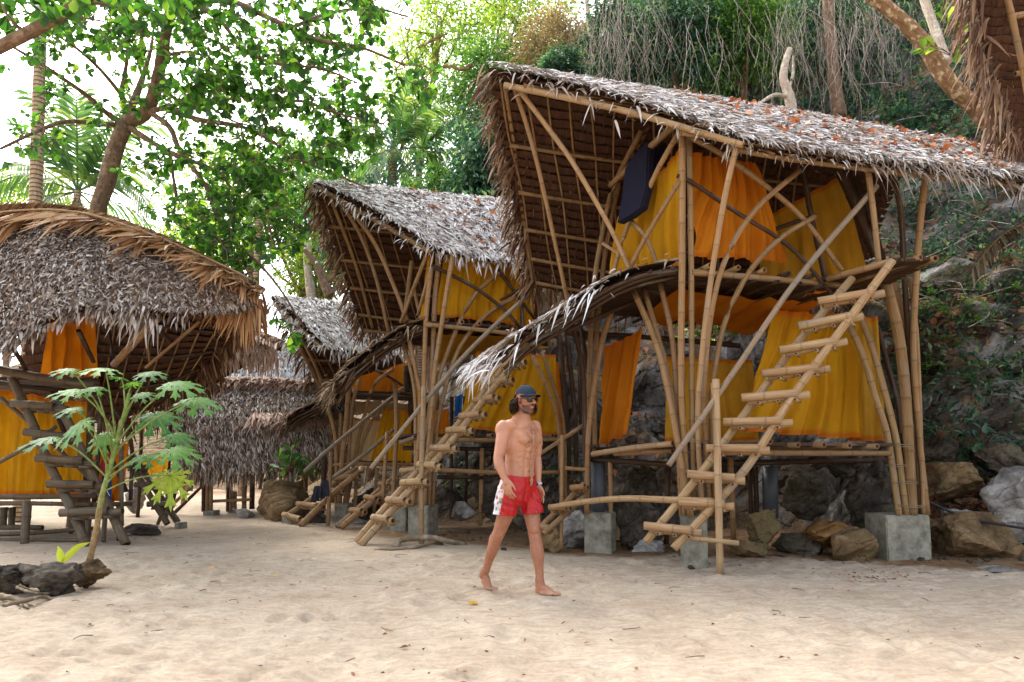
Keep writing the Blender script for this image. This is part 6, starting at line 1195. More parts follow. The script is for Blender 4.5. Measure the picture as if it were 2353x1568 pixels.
# ================================================================ the broadleaf tree over the left half
TR = empty('broadleaf_tree', lev(P(215, 560, 12.0), 0), 'large broadleaf tree spreading bright green leaves over the huts, forked trunk behind the left hut', 'tree')
mb = MB(); nodes = []
def br(pts, r0, r1, seg=7):
    sp = spline(PP(pts), max(8, len(pts) * 5)); tube(mb, sp, r0, r1, seg, wob=.18)
    for i, q in enumerate(sp): nodes.append((q, r0 + (r1 - r0) * i / len(sp)))
tb = lev(P(215, 560, 12.0), 0)
sp = spline([tb, P(222, 530, 12.0), P(245, 420, 12.0), P(270, 330, 12.0), P(292, 278, 12.0)], 24); tube(mb, sp, .17, .135, 14, wob=.12)
br([(292, 282, 12.0), (337, 255, 11.9), (360, 193, 11.7), (377, 100, 11.4), (392, 20, 11.1), (405, -60, 10.8)], .125, .08, 10)
br([(284, 285, 12), (296, 258, 12.0), (306, 236, 12.0), (327, 180, 12.2), (347, 110, 12.3), (353, 60, 12.4)], .085, .02)
for pts, r0, r1 in (([(280, 285, 12), (233, 250, 11.6), (200, 220, 11.3), (143, 180, 10.9), (83, 140, 10.5), (20, 103, 10.2)], .055, .02), ([(276, 288, 12), (213, 283, 11.6), (150, 280, 11.2), (90, 300, 10.9), (0, 343, 10.5)], .05, .02),
    ([(288, 270, 12), (280, 217, 11.8), (290, 150, 11.5), (293, 93, 11.2), (273, 67, 11), (247, 30, 10.8)], .05, .018), ([(282, 222, 11.8), (233, 163, 11.4), (187, 120, 11), (140, 87, 10.7), (100, 63, 10.4)], .04, .015),
    ([(337, 257, 11.9), (400, 243, 11.6), (450, 217, 11.3), (527, 203, 11)], .055, .02), ([(293, 290, 12), (333, 317, 11.8), (384, 347, 11.6), (434, 367, 11.4), (504, 397, 11.2), (524, 424, 11.1), (560, 464, 11)], .06, .018),
    ([(347, 260, 11.9), (390, 293, 11.6), (407, 333, 11.4), (437, 377, 11.2), (477, 434, 11.0), (490, 477, 10.9), (520, 531, 10.8), (567, 581, 10.7), (600, 611, 10.6), (650, 674, 10.5), (690, 740, 10.5)], .055, .014),
    ([(390, 350, 11.6), (397, 400, 11.5), (404, 464, 11.4), (384, 523, 11.3)], .035, .014), ([(384, 253, 11.7), (467, 277, 11.4), (550, 290, 11.1), (617, 320, 10.9), (684, 364, 10.7), (777, 404, 10.5), (840, 430, 10.4)], .05, .014),
    ([(444, 227, 11.4), (500, 257, 11.2), (540, 280, 11.1), (594, 293, 11)], .03, .012), ([(400, -20, 11.0), (450, 10, 10.6), (500, 43, 10.3), (534, 83, 10.1), (550, 113, 10)], .06, .025),
    ([(402, -30, 10.9), (470, 0, 10.4), (534, 3, 10.1), (600, 33, 9.8), (667, 63, 9.6), (740, 95, 9.4), (830, 110, 9.2), (930, 150, 9.1)], .06, .016), ([(527, 203, 11), (627, 233, 10.6), (694, 233, 10.3), (784, 263, 10), (880, 285, 9.8)], .035, .012),
    ([(550, 113, 10), (634, 147, 9.8), (734, 157, 9.6), (820, 190, 9.5)], .03, .012), ([(370, 130, 11.5), (440, 120, 11), (500, 150, 10.6)], .035, .014), ([(670, 64, 9.6), (760, 30, 9.4), (860, 20, 9.3), (940, 40, 9.3)], .03, .012)): br(pts, r0, r1)
def in_poly(x, y, poly):
    r = False; j = len(poly) - 1
    for i in range(len(poly)):
        if (poly[i][1] > y) != (poly[j][1] > y) and x < (poly[j][0] - poly[i][0]) * (y - poly[i][1]) / (poly[j][1] - poly[i][1]) + poly[i][0]: r = not r
        j = i
    return r
regions = [([(-60, -60), (860, -60), (880, 60), (800, 130), (560, 120), (420, 90), (330, 130), (200, 110), (-60, 70)], 560, (8.6, 12)), ([(360, 120), (560, 110), (830, 130), (860, 250), (830, 330), (700, 400), (520, 370), (380, 300)], 460, (9, 12.4)),
    ([(-40, 80), (200, 110), (330, 140), (330, 230), (200, 260), (-40, 160)], 46, (9.2, 11.5)), ([(-60, 260), (120, 250), (280, 265), (270, 330), (90, 340), (-40, 410)], 34, (9.8, 11.4)),
    ([(330, 330), (520, 370), (700, 390), (860, 410), (850, 440), (740, 470), (700, 520), (700, 640), (640, 640), (520, 600), (430, 540), (330, 480)], 300, (9.6, 12.2)), ([(600, 620), (700, 650), (720, 760), (690, 830), (640, 760)], 7, (10.2, 10.8)), ([(430, 520), (560, 560), (690, 640), (640, 700), (540, 640), (450, 570)], 40, (10.2, 11.2)),
    ([(840, 10), (960, 30), (990, 180), (960, 270), (880, 320), (850, 200)], 30, (9, 10.2)), ([(700, 230), (930, 240), (900, 330), (800, 440), (700, 400)], 34, (9.4, 10.6))]
ends = []
for poly, n, (d0, d1) in regions:
    x0, x1 = min(q[0] for q in poly), max(q[0] for q in poly); y0, y1 = min(q[1] for q in poly), max(q[1] for q in poly); c = 0; cl = None
    while c < n:
        if cl is None or random.random() < .45:
            x, y = random.uniform(x0, x1), random.uniform(y0, y1); dd = random.uniform(d0, d1)
            if not in_poly(x, y, poly): continue
            cl = (x, y, dd)
        else: x, y, dd = cl[0] + random.gauss(0, 34), cl[1] + random.gauss(0, 30), cl[2] + random.gauss(0, .35)
        
        if x > 600 and y > 590 and not (630 < x < 690 and 730 < y < 830): cl = None; continue
        if x > 690 and y > 400 - (x - 690) * .06: cl = None; continue
        ends.append(P(x, y, dd)); c += 1
node_p = np.array([tuple(q[0]) for q in nodes]); ends.sort(key=lambda e: float(((node_p - np.array(e)) ** 2).sum(1).min()))
lp, ld, ln2, ls = [], [], [], []
for e in ends:
    a = np.array(e); w_ = np.array([1, 1, .9]); i = int((((node_p - a) * w_) ** 2).sum(1).argmin()); s0 = Vector(node_p[i]); L = (e - s0).length
    m1 = s0.lerp(e, .5) + Vector((random.gauss(0, .08), random.gauss(0, .08), L * random.uniform(-.02, .14))); pts = spline([s0, m1, e], 6); tube(mb, pts, min(.02, .007 + .005 * L), .005, 5)
    node_p = np.concatenate([node_p, np.array([tuple(q) for q in pts[2:5]])])
    tw = (pts[-1] - pts[-2]).normalized(); k = random.randint(5, 8); ph = random.uniform(0, 6.28); a1, b1 = frame_of(tw); hang = random.uniform(.0, .55)
    for j in range(k):
        an = ph + 6.28 * j / k + random.gauss(0, .2); dr = (a1 * math.cos(an) + b1 * math.sin(an)) * .9 + tw * random.uniform(.25, .9) - Vector((0, 0, hang + random.uniform(0, .25)))
        lp.append(e - tw * random.uniform(0, .08)); ld.append(dr); ln2.append(Vector((0, 0, 1)) + tw * .4 + Vector((random.gauss(0, .4), random.gauss(0, .4), 0))); ls.append(random.uniform(.075, .175))
mb.build('trunk', M['bark'], TR); ls = np.array(ls); leaves('crown', lp, ld, ln2, ls, ls * .62, M['leaf_almond'], TR, shape='obovate')
TL_ = empty('leaning_tree', lev(P(-420, 900, 9.0), 0), 'tree whose thick bare limb crosses the upper left corner', 'tree')
mb = MB(); tube(mb, spline([lev(P(-420, 900, 9.0), 0), P(-400, 600, 9.0), P(-280, 300, 8.6), P(-120, 170, 8.3), P(0, 108, 8.0), P(90, 62, 7.8), P(190, 2, 7.6), P(300, -80, 7.4)], 40), .16, .055, 14, wob=.12)
for pts in ([P(60, 78, 7.9), P(20, 40, 7.7), P(-10, -20, 7.6)], [P(110, 50, 7.8), P(170, 40, 7.9), P(240, 50, 8.0)], [P(180, 8, 7.6), P(240, 10, 7.6), P(330, 30, 7.7)]): tube(mb, spline(pts, 8), .025, .008, 6)
mb.build('trunk', M['bark'], TL_); lp, ld, ln2, ls = [], [], [], []
for _ in range(46):
    e = P(random.uniform(-60, 420), random.uniform(-70, 40), random.uniform(7.2, 8.2))
    for j in range(6): lp.append(e); ld.append(Vector(rvec(1)[0]) + Vector((0, 0, -.35))); ln2.append(Vector((random.gauss(0, .4), random.gauss(0, .4), 1))); ls.append(random.uniform(.13, .2))
ls = np.array(ls); leaves('crown', lp, ld, ln2, ls, ls * .6, M['leaf_almond'], TL_, shape='obovate')

# ---------------------------------------------------------------- palms
palm(lev(P(84, 620, 13), 0), P(97, -70, 13), .125, [(math.cos(a), math.sin(a), .35, .12) for a in (.2, 1.2, 2.4, 3.4, 4.4, 5.4)], 'tall smooth grey palm trunk rising behind the left hut at the far left', 'tall_palm', dead=0)
def px_fronds(lst): return [(dx, dyd, -dy, s) for (dx, dy, dyd, s) in lst]
palm(lev(P(180, 700, 17.5), 0), P(178, 440, 17.5), .11, px_fronds([(-190, -30, 20, .22), (-170, 40, -30, .25), (-110, -120, 30, .2), (-30, -230, 20, .06), (10, -220, -40, .05), (60, -190, 30, .08), (190, -20, 10, .25), (160, 50, -40, .25), (110, -100, -20, .2), (-60, -160, -50, .15), (-140, 90, 40, .2), (60, 110, 60, .15), (120, 90, 80, .2), (-70, 100, -80, .15)]), 'coconut palm with arching fronds between the grey palm trunk and the forked tree', flen=2.7, ll=1.0, dead=3, lw=.09)
palm(drop_hill(P(907, 430, 21).x, 21.0)[0], P(906, 345, 20), .12, px_fronds([(-80, 60, 20, .2), (-60, -60, 30, .2), (-20, -120, 0, .08), (30, -120, -20, .08), (80, -60, -30, .2), (70, 20, 30, .25), (-20, 70, -60, .2), (30, 90, -30, .2), (-90, 0, -20, .25), (50, -100, 40, .1)]), 'dark green coconut palm above the roof of the middle hut, nearer the almond leaves', flen=1.9, ll=.7, lw=.08)
palm(drop_hill(P(965, 430, 22).x, 22.0)[0], P(962, 360, 21), .12, px_fronds([(100, -110, 20, .15), (110, -60, -20, .2), (60, -130, -20, .1), (-50, -90, -10, .15), (90, 10, 30, .25), (30, 70, -40, .2), (-70, 10, 20, .25), (60, 60, 40, .2)]), 'coconut palm with blue green fronds, just right of the palm above the middle hut', flen=2.1, ll=.75, lw=.08)
palm(lev(P(596, 640, 19), 2.0), P(600, 400, 19), .1, px_fronds([(-60, 10, 0, .2), (60, 20, 0, .2), (40, -60, 30, .1), (-40, -60, -20, .1), (10, 70, -40, .2), (80, -20, -30, .2)]), 'small palm half hidden behind the hanging almond leaves', flen=1.6, ll=.55, dead=1)

# ---------------------------------------------------------------- trees and shrubs on the hillside
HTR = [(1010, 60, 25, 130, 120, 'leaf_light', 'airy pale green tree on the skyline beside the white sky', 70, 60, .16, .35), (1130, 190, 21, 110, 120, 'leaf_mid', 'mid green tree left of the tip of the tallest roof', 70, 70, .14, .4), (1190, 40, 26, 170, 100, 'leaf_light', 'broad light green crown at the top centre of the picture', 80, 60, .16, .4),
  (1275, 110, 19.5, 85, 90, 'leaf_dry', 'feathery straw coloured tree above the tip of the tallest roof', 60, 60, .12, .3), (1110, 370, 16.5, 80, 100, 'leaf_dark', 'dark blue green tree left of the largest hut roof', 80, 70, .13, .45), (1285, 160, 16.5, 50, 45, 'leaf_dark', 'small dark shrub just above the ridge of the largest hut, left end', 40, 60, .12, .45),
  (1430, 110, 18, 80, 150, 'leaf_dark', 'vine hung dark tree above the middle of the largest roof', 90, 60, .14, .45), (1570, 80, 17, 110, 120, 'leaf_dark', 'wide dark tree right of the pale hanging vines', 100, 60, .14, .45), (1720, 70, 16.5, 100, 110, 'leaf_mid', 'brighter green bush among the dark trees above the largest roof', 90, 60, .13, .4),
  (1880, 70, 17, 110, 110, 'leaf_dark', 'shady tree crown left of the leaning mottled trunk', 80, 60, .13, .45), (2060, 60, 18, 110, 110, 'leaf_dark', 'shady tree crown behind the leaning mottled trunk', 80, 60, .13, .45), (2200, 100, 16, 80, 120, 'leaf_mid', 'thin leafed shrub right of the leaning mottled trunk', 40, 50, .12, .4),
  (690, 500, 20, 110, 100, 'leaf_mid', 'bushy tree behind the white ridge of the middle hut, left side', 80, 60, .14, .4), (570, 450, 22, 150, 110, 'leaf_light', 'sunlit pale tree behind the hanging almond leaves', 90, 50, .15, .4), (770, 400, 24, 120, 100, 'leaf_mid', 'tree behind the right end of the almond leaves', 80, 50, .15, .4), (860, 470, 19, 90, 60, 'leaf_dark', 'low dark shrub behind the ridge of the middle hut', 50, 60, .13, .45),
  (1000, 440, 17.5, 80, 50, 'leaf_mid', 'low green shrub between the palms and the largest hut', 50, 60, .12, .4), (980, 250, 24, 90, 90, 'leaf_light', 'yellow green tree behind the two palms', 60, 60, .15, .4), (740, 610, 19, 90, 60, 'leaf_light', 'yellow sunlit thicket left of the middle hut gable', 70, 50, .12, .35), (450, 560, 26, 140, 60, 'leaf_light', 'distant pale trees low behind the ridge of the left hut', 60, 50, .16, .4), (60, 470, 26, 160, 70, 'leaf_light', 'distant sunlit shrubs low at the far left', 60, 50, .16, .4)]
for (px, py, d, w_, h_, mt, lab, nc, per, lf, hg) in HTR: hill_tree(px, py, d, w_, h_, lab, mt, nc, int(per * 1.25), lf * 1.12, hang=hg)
# bare trunks
def bare(name, pts, r0, r1, mat, label, limbs=()):
    root = empty(name, PP(pts)[0], label, 'tree', 'bare trunks on the slope'); mb = MB(); tube(mb, spline(PP(pts), 30), r0, r1, 14, wob=.15)
    for (q, a, b) in limbs: tube(mb, spline(PP(q), 12), a, b, 7, wob=.15)
    mb.build('trunk', M[mat], root); return root
bare('leaning_tree', [(2335, 372, 12.2), (2310, 320, 12.2), (2255, 260, 12.1), (2180, 190, 12.0), (2130, 110, 12.0), (2075, 50, 12.0), (1990, -20, 12.0)], .17, .12, 'bark_mottled', 'mottled brown trunk leaning left over the right end of the largest roof')
bare('pale_tree', [(2176, 145, 12.4), (2160, 100, 12.5), (2135, 30, 12.6), (2110, -40, 12.7)], .085, .075, 'bark_pale', 'pale straight trunk growing up beside the leaning mottled trunk')
bare('dead_tree', [(1820, 258, 14.0), (1813, 220, 14.0), (1800, 180, 14.0), (1806, 140, 14.0), (1815, 112, 14.0)], .12, .06, 'bark_pale', 'small dead white tree with one side branch behind the largest roof', [([(1808, 222, 14), (1780, 219, 13.8), (1752, 234, 13.6), (1738, 244, 13.5)], .05, .03), ([(1814, 200, 14), (1822, 170, 14.1), (1822, 130, 14.2)], .04, .02)])
bare('brown_trunk', [(1930, 270, 15.5), (1918, 190, 15.5), (1908, 90, 15.5), (1900, -20, 15.6)], .15, .12, 'bark', 'dark brown trunk draped with thin vines in the shade')
bare('grey_trunk', [(1365, 150, 18), (1356, 70, 18), (1345, -20, 18)], .08, .06, 'bark_pale', 'thin pale trunk at the top beside the hanging vines')
bare('grey_trunk', [(716, 690, 18), (710, 640, 18), (706, 600, 18), (708, 560, 18)], .12, .1, 'bark_pale', 'pinkish grey trunk in the yellow thicket left of the middle hut')
bare('branching_trunk', [(760, 680, 17), (745, 650, 17), (730, 610, 17), (700, 575, 17)], .14, .06, 'bark', 'brown branching trunk leaning left beside the middle hut gable', [([(748, 655, 17), (775, 620, 17), (790, 580, 17)], .06, .03), ([(735, 620, 17), (742, 580, 17), (736, 545, 17)], .05, .02), ([(755, 672, 17), (780, 650, 17.2), (800, 610, 17.2)], .05, .02)])
for (pts, lab) in (([(1085, 150, 20), (1060, 160, 20), (1030, 152, 20), (985, 165, 20)], 'long bare orange branch crossing the pale trees left of the tallest roof'), ([(1020, 80, 24), (1000, 90, 24), (960, 110, 24)], 'thin bare branch against the sky at the top')): bare('branch', pts, .07, .03, 'bark_mottled', lab)
mb = MB()
for _ in range(560):
    z_ = random.random()
    if z_ < .42: px, py, d = random.gauss(1440, 60), random.uniform(-40, 90), random.uniform(15.6, 18.4); drop = random.uniform(1.2, 2.6)
    elif z_ < .85: px, py, d = random.gauss(1900, 90), random.uniform(-40, 90), random.uniform(13.8, 17.2); drop = random.uniform(1.0, 2.8)
    else: px, py, d = random.uniform(1500, 2250), random.uniform(-20, 120), random.uniform(14, 16); drop = random.uniform(.8, 2.0)
    a = P(px, py, d); pts = [a]; v = Vector((random.gauss(0, .25), -.25, -1)).normalized()
    for k in range(6): v = (v + Vector((random.gauss(0, .36), random.gauss(0, .2), -.45))).normalized(); pts.append(pts[-1] + v * drop / 6)
    r = random.choice((.0025, .003, .004, .007)); tube(mb, spline(pts, 11), r, r * .6, 4, caps=False)
tag(mb.build('hanging_vines', M['vine']), 'tangle of thin dry vines hanging over the hillside trees', 'vines', kind='stuff')
# undergrowth, ground leaves and litter on the slope
def on_hill(n, box, dmax=26):
    out = []
    while len(out) < n:
        px, py = random.uniform(box[0], box[2]), random.uniform(box[1], box[3]); h, nn = ray_hill(px, py)
        if h is not None and h.y < dmax and h.z > .2: out.append((h, nn))
        elif random.random() < .02: out.append((P(px, py, 14), Vector((0, 0, 1))))
    return out
lp, ld, ln2, ls = [], [], [], []
for box, n, lo, hi in (((1980, 360, 2353, 620), 120, .06, .13), ((2040, 600, 2353, 780), 70, .05, .10), ((2040, 780, 2353, 1100), 60, .07, .14), ((1350, 0, 2250, 330), 420, .09, .18), ((1950, 230, 2353, 420), 110, .07, .14), ((700, 300, 1150, 700), 150, .1, .2), ((1000, 1000, 1400, 1200), 26, .06, .12)):
    for h, nn in on_hill(n, box):
        for _ in range(random.randint(8, 28)):
            u = Vector(rvec(1)[0]); lp.append(h + nn * random.uniform(.02, .30) + u * random.uniform(.03, .25)); ld.append(u + nn * .6); ln2.append(Vector((random.gauss(0, .5), random.gauss(0, .5), 1))); ls.append(random.uniform(lo, hi))
ls = np.array(ls); half = len(ls) // 2
o = leaves('undergrowth', lp, ld, ln2, ls, ls * .5, M['leaf_dark']); tag(o, 'low green undergrowth creeping over the rocky slope', 'undergrowth', kind='stuff')
lp, ld, ln2, ls = [], [], [], []
for h, nn in on_hill(60, (2050, 590, 2353, 900)):
    for k in range(5):
        u = Vector(rvec(1)[0]); u.z = abs(u.z) * .5
        for j in range(7): q = h + u * (.05 * j); lp += [q, q]; s = u.cross(Vector((0, 0, 1))); ld += [s + u * .4, -s + u * .4]; ln2 += [Vector((0, 0, 1))] * 2; ls += [.05, .05]
ls = np.array(ls); o = leaves('fern_sprays', lp, ld, ln2, ls, ls * .45, M['leaf_mid']); tag(o, 'fine bright green fern like sprays on the grey ledges', 'fern', kind='stuff')
lp, ld, ln2, ls = [], [], [], []
for box, n in (((1980, 480, 2353, 620), 300), ((2030, 680, 2353, 830), 420), ((2100, 1100, 2353, 1200), 800), ((1400, 720, 1640, 1060), 160), ((1950, 200, 2353, 420), 300), ((1000, 1050, 1650, 1230), 300)):
    for h, nn in on_hill(n, box):
        if nn.z < .25: continue
        u = Vector(rvec(1)[0]); u -= nn * u.dot(nn) * .7; lp.append(h + nn * random.uniform(.01, .05)); ld.append(u); ln2.append(nn + Vector(rvec(1)[0]) * .6); ls.append(random.uniform(.07, .17))
ls = np.array(ls); o = leaves('fallen_leaves', lp, ld, ln2, ls, ls * .65, M['fallen_brown'], shape='obovate'); tag(o, 'brown dead leaves lying on the rocky slope', 'fallen leaves', kind='stuff')
mb = MB()
for h, nn in on_hill(130, (1950, 200, 2353, 760)):
    u = Vector(rvec(1)[0]); u.z *= .4; tube(mb, spline([h + nn * .05, h + nn * .15 + u * .4, h + nn * .08 + u * random.uniform(.6, 1.2)], 7), .012, .005, 4, caps=False)
tag(mb.build('dead_twigs', M['vine']), 'dead twigs and dry stems tangled on the rocky slope', 'twigs', kind='stuff')

# ---------------------------------------------------------------- rocks
RG = 'rocks around the huts'
for i, (px, py, d, w_, h_, lab, mt, rz, rough) in enumerate([
  (1748, 1212, 8.3, 72, 84, 'upright brown rock with a flat broken top, right of the long ladder foot', 'rock_brown', .3, .10), (1900, 1226, 8.35, 108, 62, 'ochre rounded rock under the largest hut, left of the pale wedge', 'rock_ochre', .2, .09), (1966, 1248, 8.0, 104, 66, 'pale wedge shaped rock in front, left of the wide pale block', 'rock_brown', -.3, .07), (2000, 1165, 8.9, 96, 170, 'tall rough dark rock standing left of the wide pale block', 'rock_dark', .4, .2),
  (1840, 1246, 8.6, 120, 46, 'long low dark rock lying left of the ochre rock', 'rock_dark', .1, .10), (1720, 1262, 8.1, 90, 40, 'low brown rock right of the concrete block at the long ladder', 'rock_brown', .2, .1), (1455, 1120, 9.8, 120, 110, 'pitted dark rock behind the fat drain pipe', 'rock_dark', .5, .22), (1465, 1205, 9.2, 100, 120, 'pitted grey rock between the drain pipe and the long ladder', 'rock_dark', .9, .2), (1495, 1258, 8.9, 76, 34, 'small jagged grey stone at the sand edge by the drain pipe block', 'rock_grey', .3, .14),
  (2235, 1245, 8.5, 220, 110, 'broad brown rock low at the right edge beside the wide pale block', 'rock_brown', .05, .08), (2190, 1100, 9.2, 120, 70, 'flat topped grey rock behind the right pole bundle', 'rock_brown', .3, .08), (2330, 1150, 8.6, 130, 150, 'steep mossy rock slab at the right edge', 'rock_grey', .5, .12), (2240, 975, 10.0, 220, 130, 'large blocky dark rock on the right slope, below the leaning slabs', 'rock_dark', .15, .12), (2200, 900, 10.6, 180, 80, 'weathered grey rock ledge right of the pole bundle top', 'rock_grey', .1, .18), (2310, 850, 10.6, 160, 60, 'long pale rock slab at the right edge', 'rock_grey', -.2, .10), (2300, 905, 10.2, 190, 46, 'second pale slab lying under the long pale slab at the right edge', 'rock_grey', -.25, .1),
  (2190, 640, 11.8, 170, 70, 'smooth grey boulder above the landing of the largest hut', 'rock_grey', .0, .08), (2190, 1190, 8.8, 70, 44, 'small grey stone beside the black hose', 'rock_grey', .7, .1), (2130, 1215, 8.6, 60, 40, 'small brown stone right of the wide pale block', 'rock_brown', .2, .1), (1850, 1120, 10.2, 130, 110, 'dark rock added to darken the hollow under the largest hut', 'rock_dark', .4, .18), (1930, 1070, 10.9, 120, 90, 'overhanging dark rock added to darken the back of the hollow under the largest hut', 'rock_dark', .1, .2), (2310, 1060, 9.2, 120, 80, 'dark angular rock half hidden by leaves at the right edge', 'rock_dark', .6, .14), (2150, 1030, 9.6, 110, 80, 'dark angular rock just right of the pole bundle', 'rock_dark', .2, .14),  # dark rocks in the hollow are added, their colour deepens its shade
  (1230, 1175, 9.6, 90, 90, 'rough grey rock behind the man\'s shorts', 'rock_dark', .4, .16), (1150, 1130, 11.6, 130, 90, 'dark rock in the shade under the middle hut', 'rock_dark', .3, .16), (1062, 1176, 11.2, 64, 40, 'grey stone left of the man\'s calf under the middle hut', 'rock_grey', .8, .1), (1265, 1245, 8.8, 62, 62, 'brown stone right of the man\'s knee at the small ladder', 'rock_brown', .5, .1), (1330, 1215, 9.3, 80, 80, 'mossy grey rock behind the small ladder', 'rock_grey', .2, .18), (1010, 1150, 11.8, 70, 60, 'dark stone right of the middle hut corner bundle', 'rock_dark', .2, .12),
  (655, 1158, 13.9, 140, 96, 'big brown boulder left of the small hut ladders', 'rock_brown', .1, .07), (565, 1182, 13.9, 44, 22, 'small pale flat rock beside the big brown boulder', 'rock_grey', .4, .08), (820, 1205, 12.8, 60, 26, 'flat grey rock between two ladder feet', 'rock_grey', .3, .08), (850, 1160, 13.8, 70, 70, 'dark rock under the small hut', 'rock_dark', .5, .14), (726, 1192, 13.0, 40, 40, 'dark round stone between the rails of the small hut ladder', 'rock_dark', .3, .1), (310, 1148, 14.5, 44, 50, 'pale grey rock behind the dark ladder', 'rock_grey', .5, .1), (325, 1218, 10.9, 90, 26, 'low mound of dark earthy rock behind the papaya', 'rock_dark', .1, .1),
  (128, 1328, 5.95, 110, 62, 'weathered knobbly rock left of the papaya stem', 'rock_dark', .3, .22), (202, 1316, 6.25, 74, 50, 'smoother brown rock behind the papaya foot', 'rock_brown', .5, .12), (22, 1332, 5.95, 90, 56, 'weathered rock at the left edge of the sand', 'rock_dark', .1, .2), (2300, 1310, 7.3, 90, 12, 'thin flat blue grey stone half buried in sand at the right', 'rock_grey', .1, .06)]):
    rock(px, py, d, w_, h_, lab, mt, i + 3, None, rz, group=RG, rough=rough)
V, F, off = [], [], 0
bm0 = rock_shape((0, 0, 0), (1, 1, 1), 0, 77, .10, 12, 3); bv = np.empty(len(bm0.vertices) * 3, dtype=np.float32); bm0.vertices.foreach_get('co', bv); bv = bv.reshape(-1, 3); bf = np.array([p.vertices[:] for p in bm0.polygons])
for _ in range(560):
    z_ = random.random()
    if z_ < .7: px = random.uniform(1000, 2353); g = G(px, random.gauss(1268, 18) if px > 1500 else random.gauss(1232, 14)); s = abs(random.gauss(0, .028)) + .008
    else: g, nn = random.choice(on_hill(1, random.choice(((2050, 1060, 2353, 1230), (2030, 640, 2353, 1100), (1400, 740, 1900, 1180))))); s = random.uniform(.03, .17)
    a = random.uniform(0, 6.28); ca, sa = math.cos(a), math.sin(a); q = bv * np.array([s * random.uniform(.8, 1.5), s, s * .7]); q = np.stack([q[:, 0] * ca - q[:, 1] * sa, q[:, 0] * sa + q[:, 1] * ca, q[:, 2]], 1) + np.array(g); V.append(q); F.append(bf + off); off += len(bv)
tag(np_mesh('rubble', np.concatenate(V), np.concatenate(F), M['rock_dark']), 'loose stones and rubble at the foot of the slope', 'rubble', kind='stuff')
mb = MB()
for pts, r in (([G(0, 1392), G(60, 1380, .06), G(100, 1372, .04), G(132, 1383)], .022), ([G(40, 1350, .1), G(70, 1362, .08), G(110, 1364, .04), G(128, 1360, .02)], .014), ([G(45, 1345, .12), G(80, 1360, .07), G(115, 1370, .02)], .010), ([G(0, 1372, .05), G(35, 1376, .05), G(75, 1395)], .028), ([G(55, 1385, .02), G(62, 1395, .04), G(66, 1402, .0)], .016)): tube(mb, spline(pts, 14), r, r * .5, 7, wob=.4)
tag(mb.build('driftwood_roots', M['root']), 'twisted dry roots lying at the lower left of the sand', 'roots')
mb = MB(); tube(mb, spline(PP([(2125, 1150, 8.3), (2185, 1176, 8.4), (2252, 1197, 8.3), (2320, 1209, 8.1), (2420, 1224, 7.9)]), 24), .016, None, 8); tag(mb.build('hose', M['black_hose']), 'black plastic hose running over the rocks at the right', 'hose')
f = MB(); frond(f, P(2380, 500, 8.6), P(2235, 618, 8.4), .12, n=26, lw=.05, ll=.42); tag(f.build('dry_palm_frond', M['dry_frond']), 'dry brown palm frond drooping at the right edge', 'palm frond')
for k, pts in enumerate(([(392, 1165, 14.6), (470, 1088, 14.8)], [(402, 1178, 14.3), (474, 1108, 14.6)], [(384, 1132, 14.8), (452, 1080, 15.2)], [(398, 1150, 14.6), (420, 1072, 14.9)])):
    tag(pole(None, PP(pts), .05, .04, 'bamboo_pole', M['bamboo_dark'] if k % 2 else M['bamboo']), ['leaning bamboo pole behind the papaya, longest and highest', 'lowest of the bamboo poles leaning left of the shaggy hut stilts', 'bamboo pole leaning farthest back behind the papaya', 'steep bamboo pole among the leaning poles behind the papaya'][k], 'bamboo pole', 'bamboo poles leaning beside the shaggy hut')
curtain('curtain', PP([(326, 1046, 13.8), (388, 1050, 13.8), (382, 1088, 13.8), (330, 1088, 13.8)]), 2, .04, 'yellow_cloth', 'small yellow cloth behind the lowest papaya leaves', None, nx=24, seed=41)

# ---------------------------------------------------------------- papaya
PA = empty('papaya_plant', G(185, 1342), 'young papaya plant with a thin bare stem and large lobed leaves, left foreground', 'papaya plant')
DP = 6.4; stem = spline([G(185, 1344, -.02)] + PP([(205, 1290, DP), (220, 1224, DP), (234, 1143, DP), (253, 1077, DP), (271, 1004, DP), (286, 952, DP), (297, 905, DP)]), 60)
m, t = new_mat('papaya_stem'); zz = nd(t, 'ShaderNodeSeparateXYZ', {0: geo_pos(t)}).outputs[2]; f = noi(t, geo_pos(t), 22, 4); g = noi(t, uvmap(t, 2, 1), 16, 3)
c = mixc(t, ramp(t, zz, [(.55, (0, 0, 0)), (.95, (1, 1, 1))]), ramp(t, f, [(.3, rgb((134, 104, 70))), (.7, rgb((176, 146, 104)))]), ramp(t, f, [(.3, rgb((104, 124, 60))), (.7, rgb((150, 166, 92)))])); c = mixc(t, ramp(t, g, [(.55, (0, 0, 0)), (.62, (.6, .6, .6))]), c, rgb((96, 66, 48))); finish(t, c, .7, bump(t, g, .4, .01), .2)
mb = MB(); tube(mb, stem, .032, .017, 10, wob=.12); mb.build('stem', M['papaya_stem'], PA)
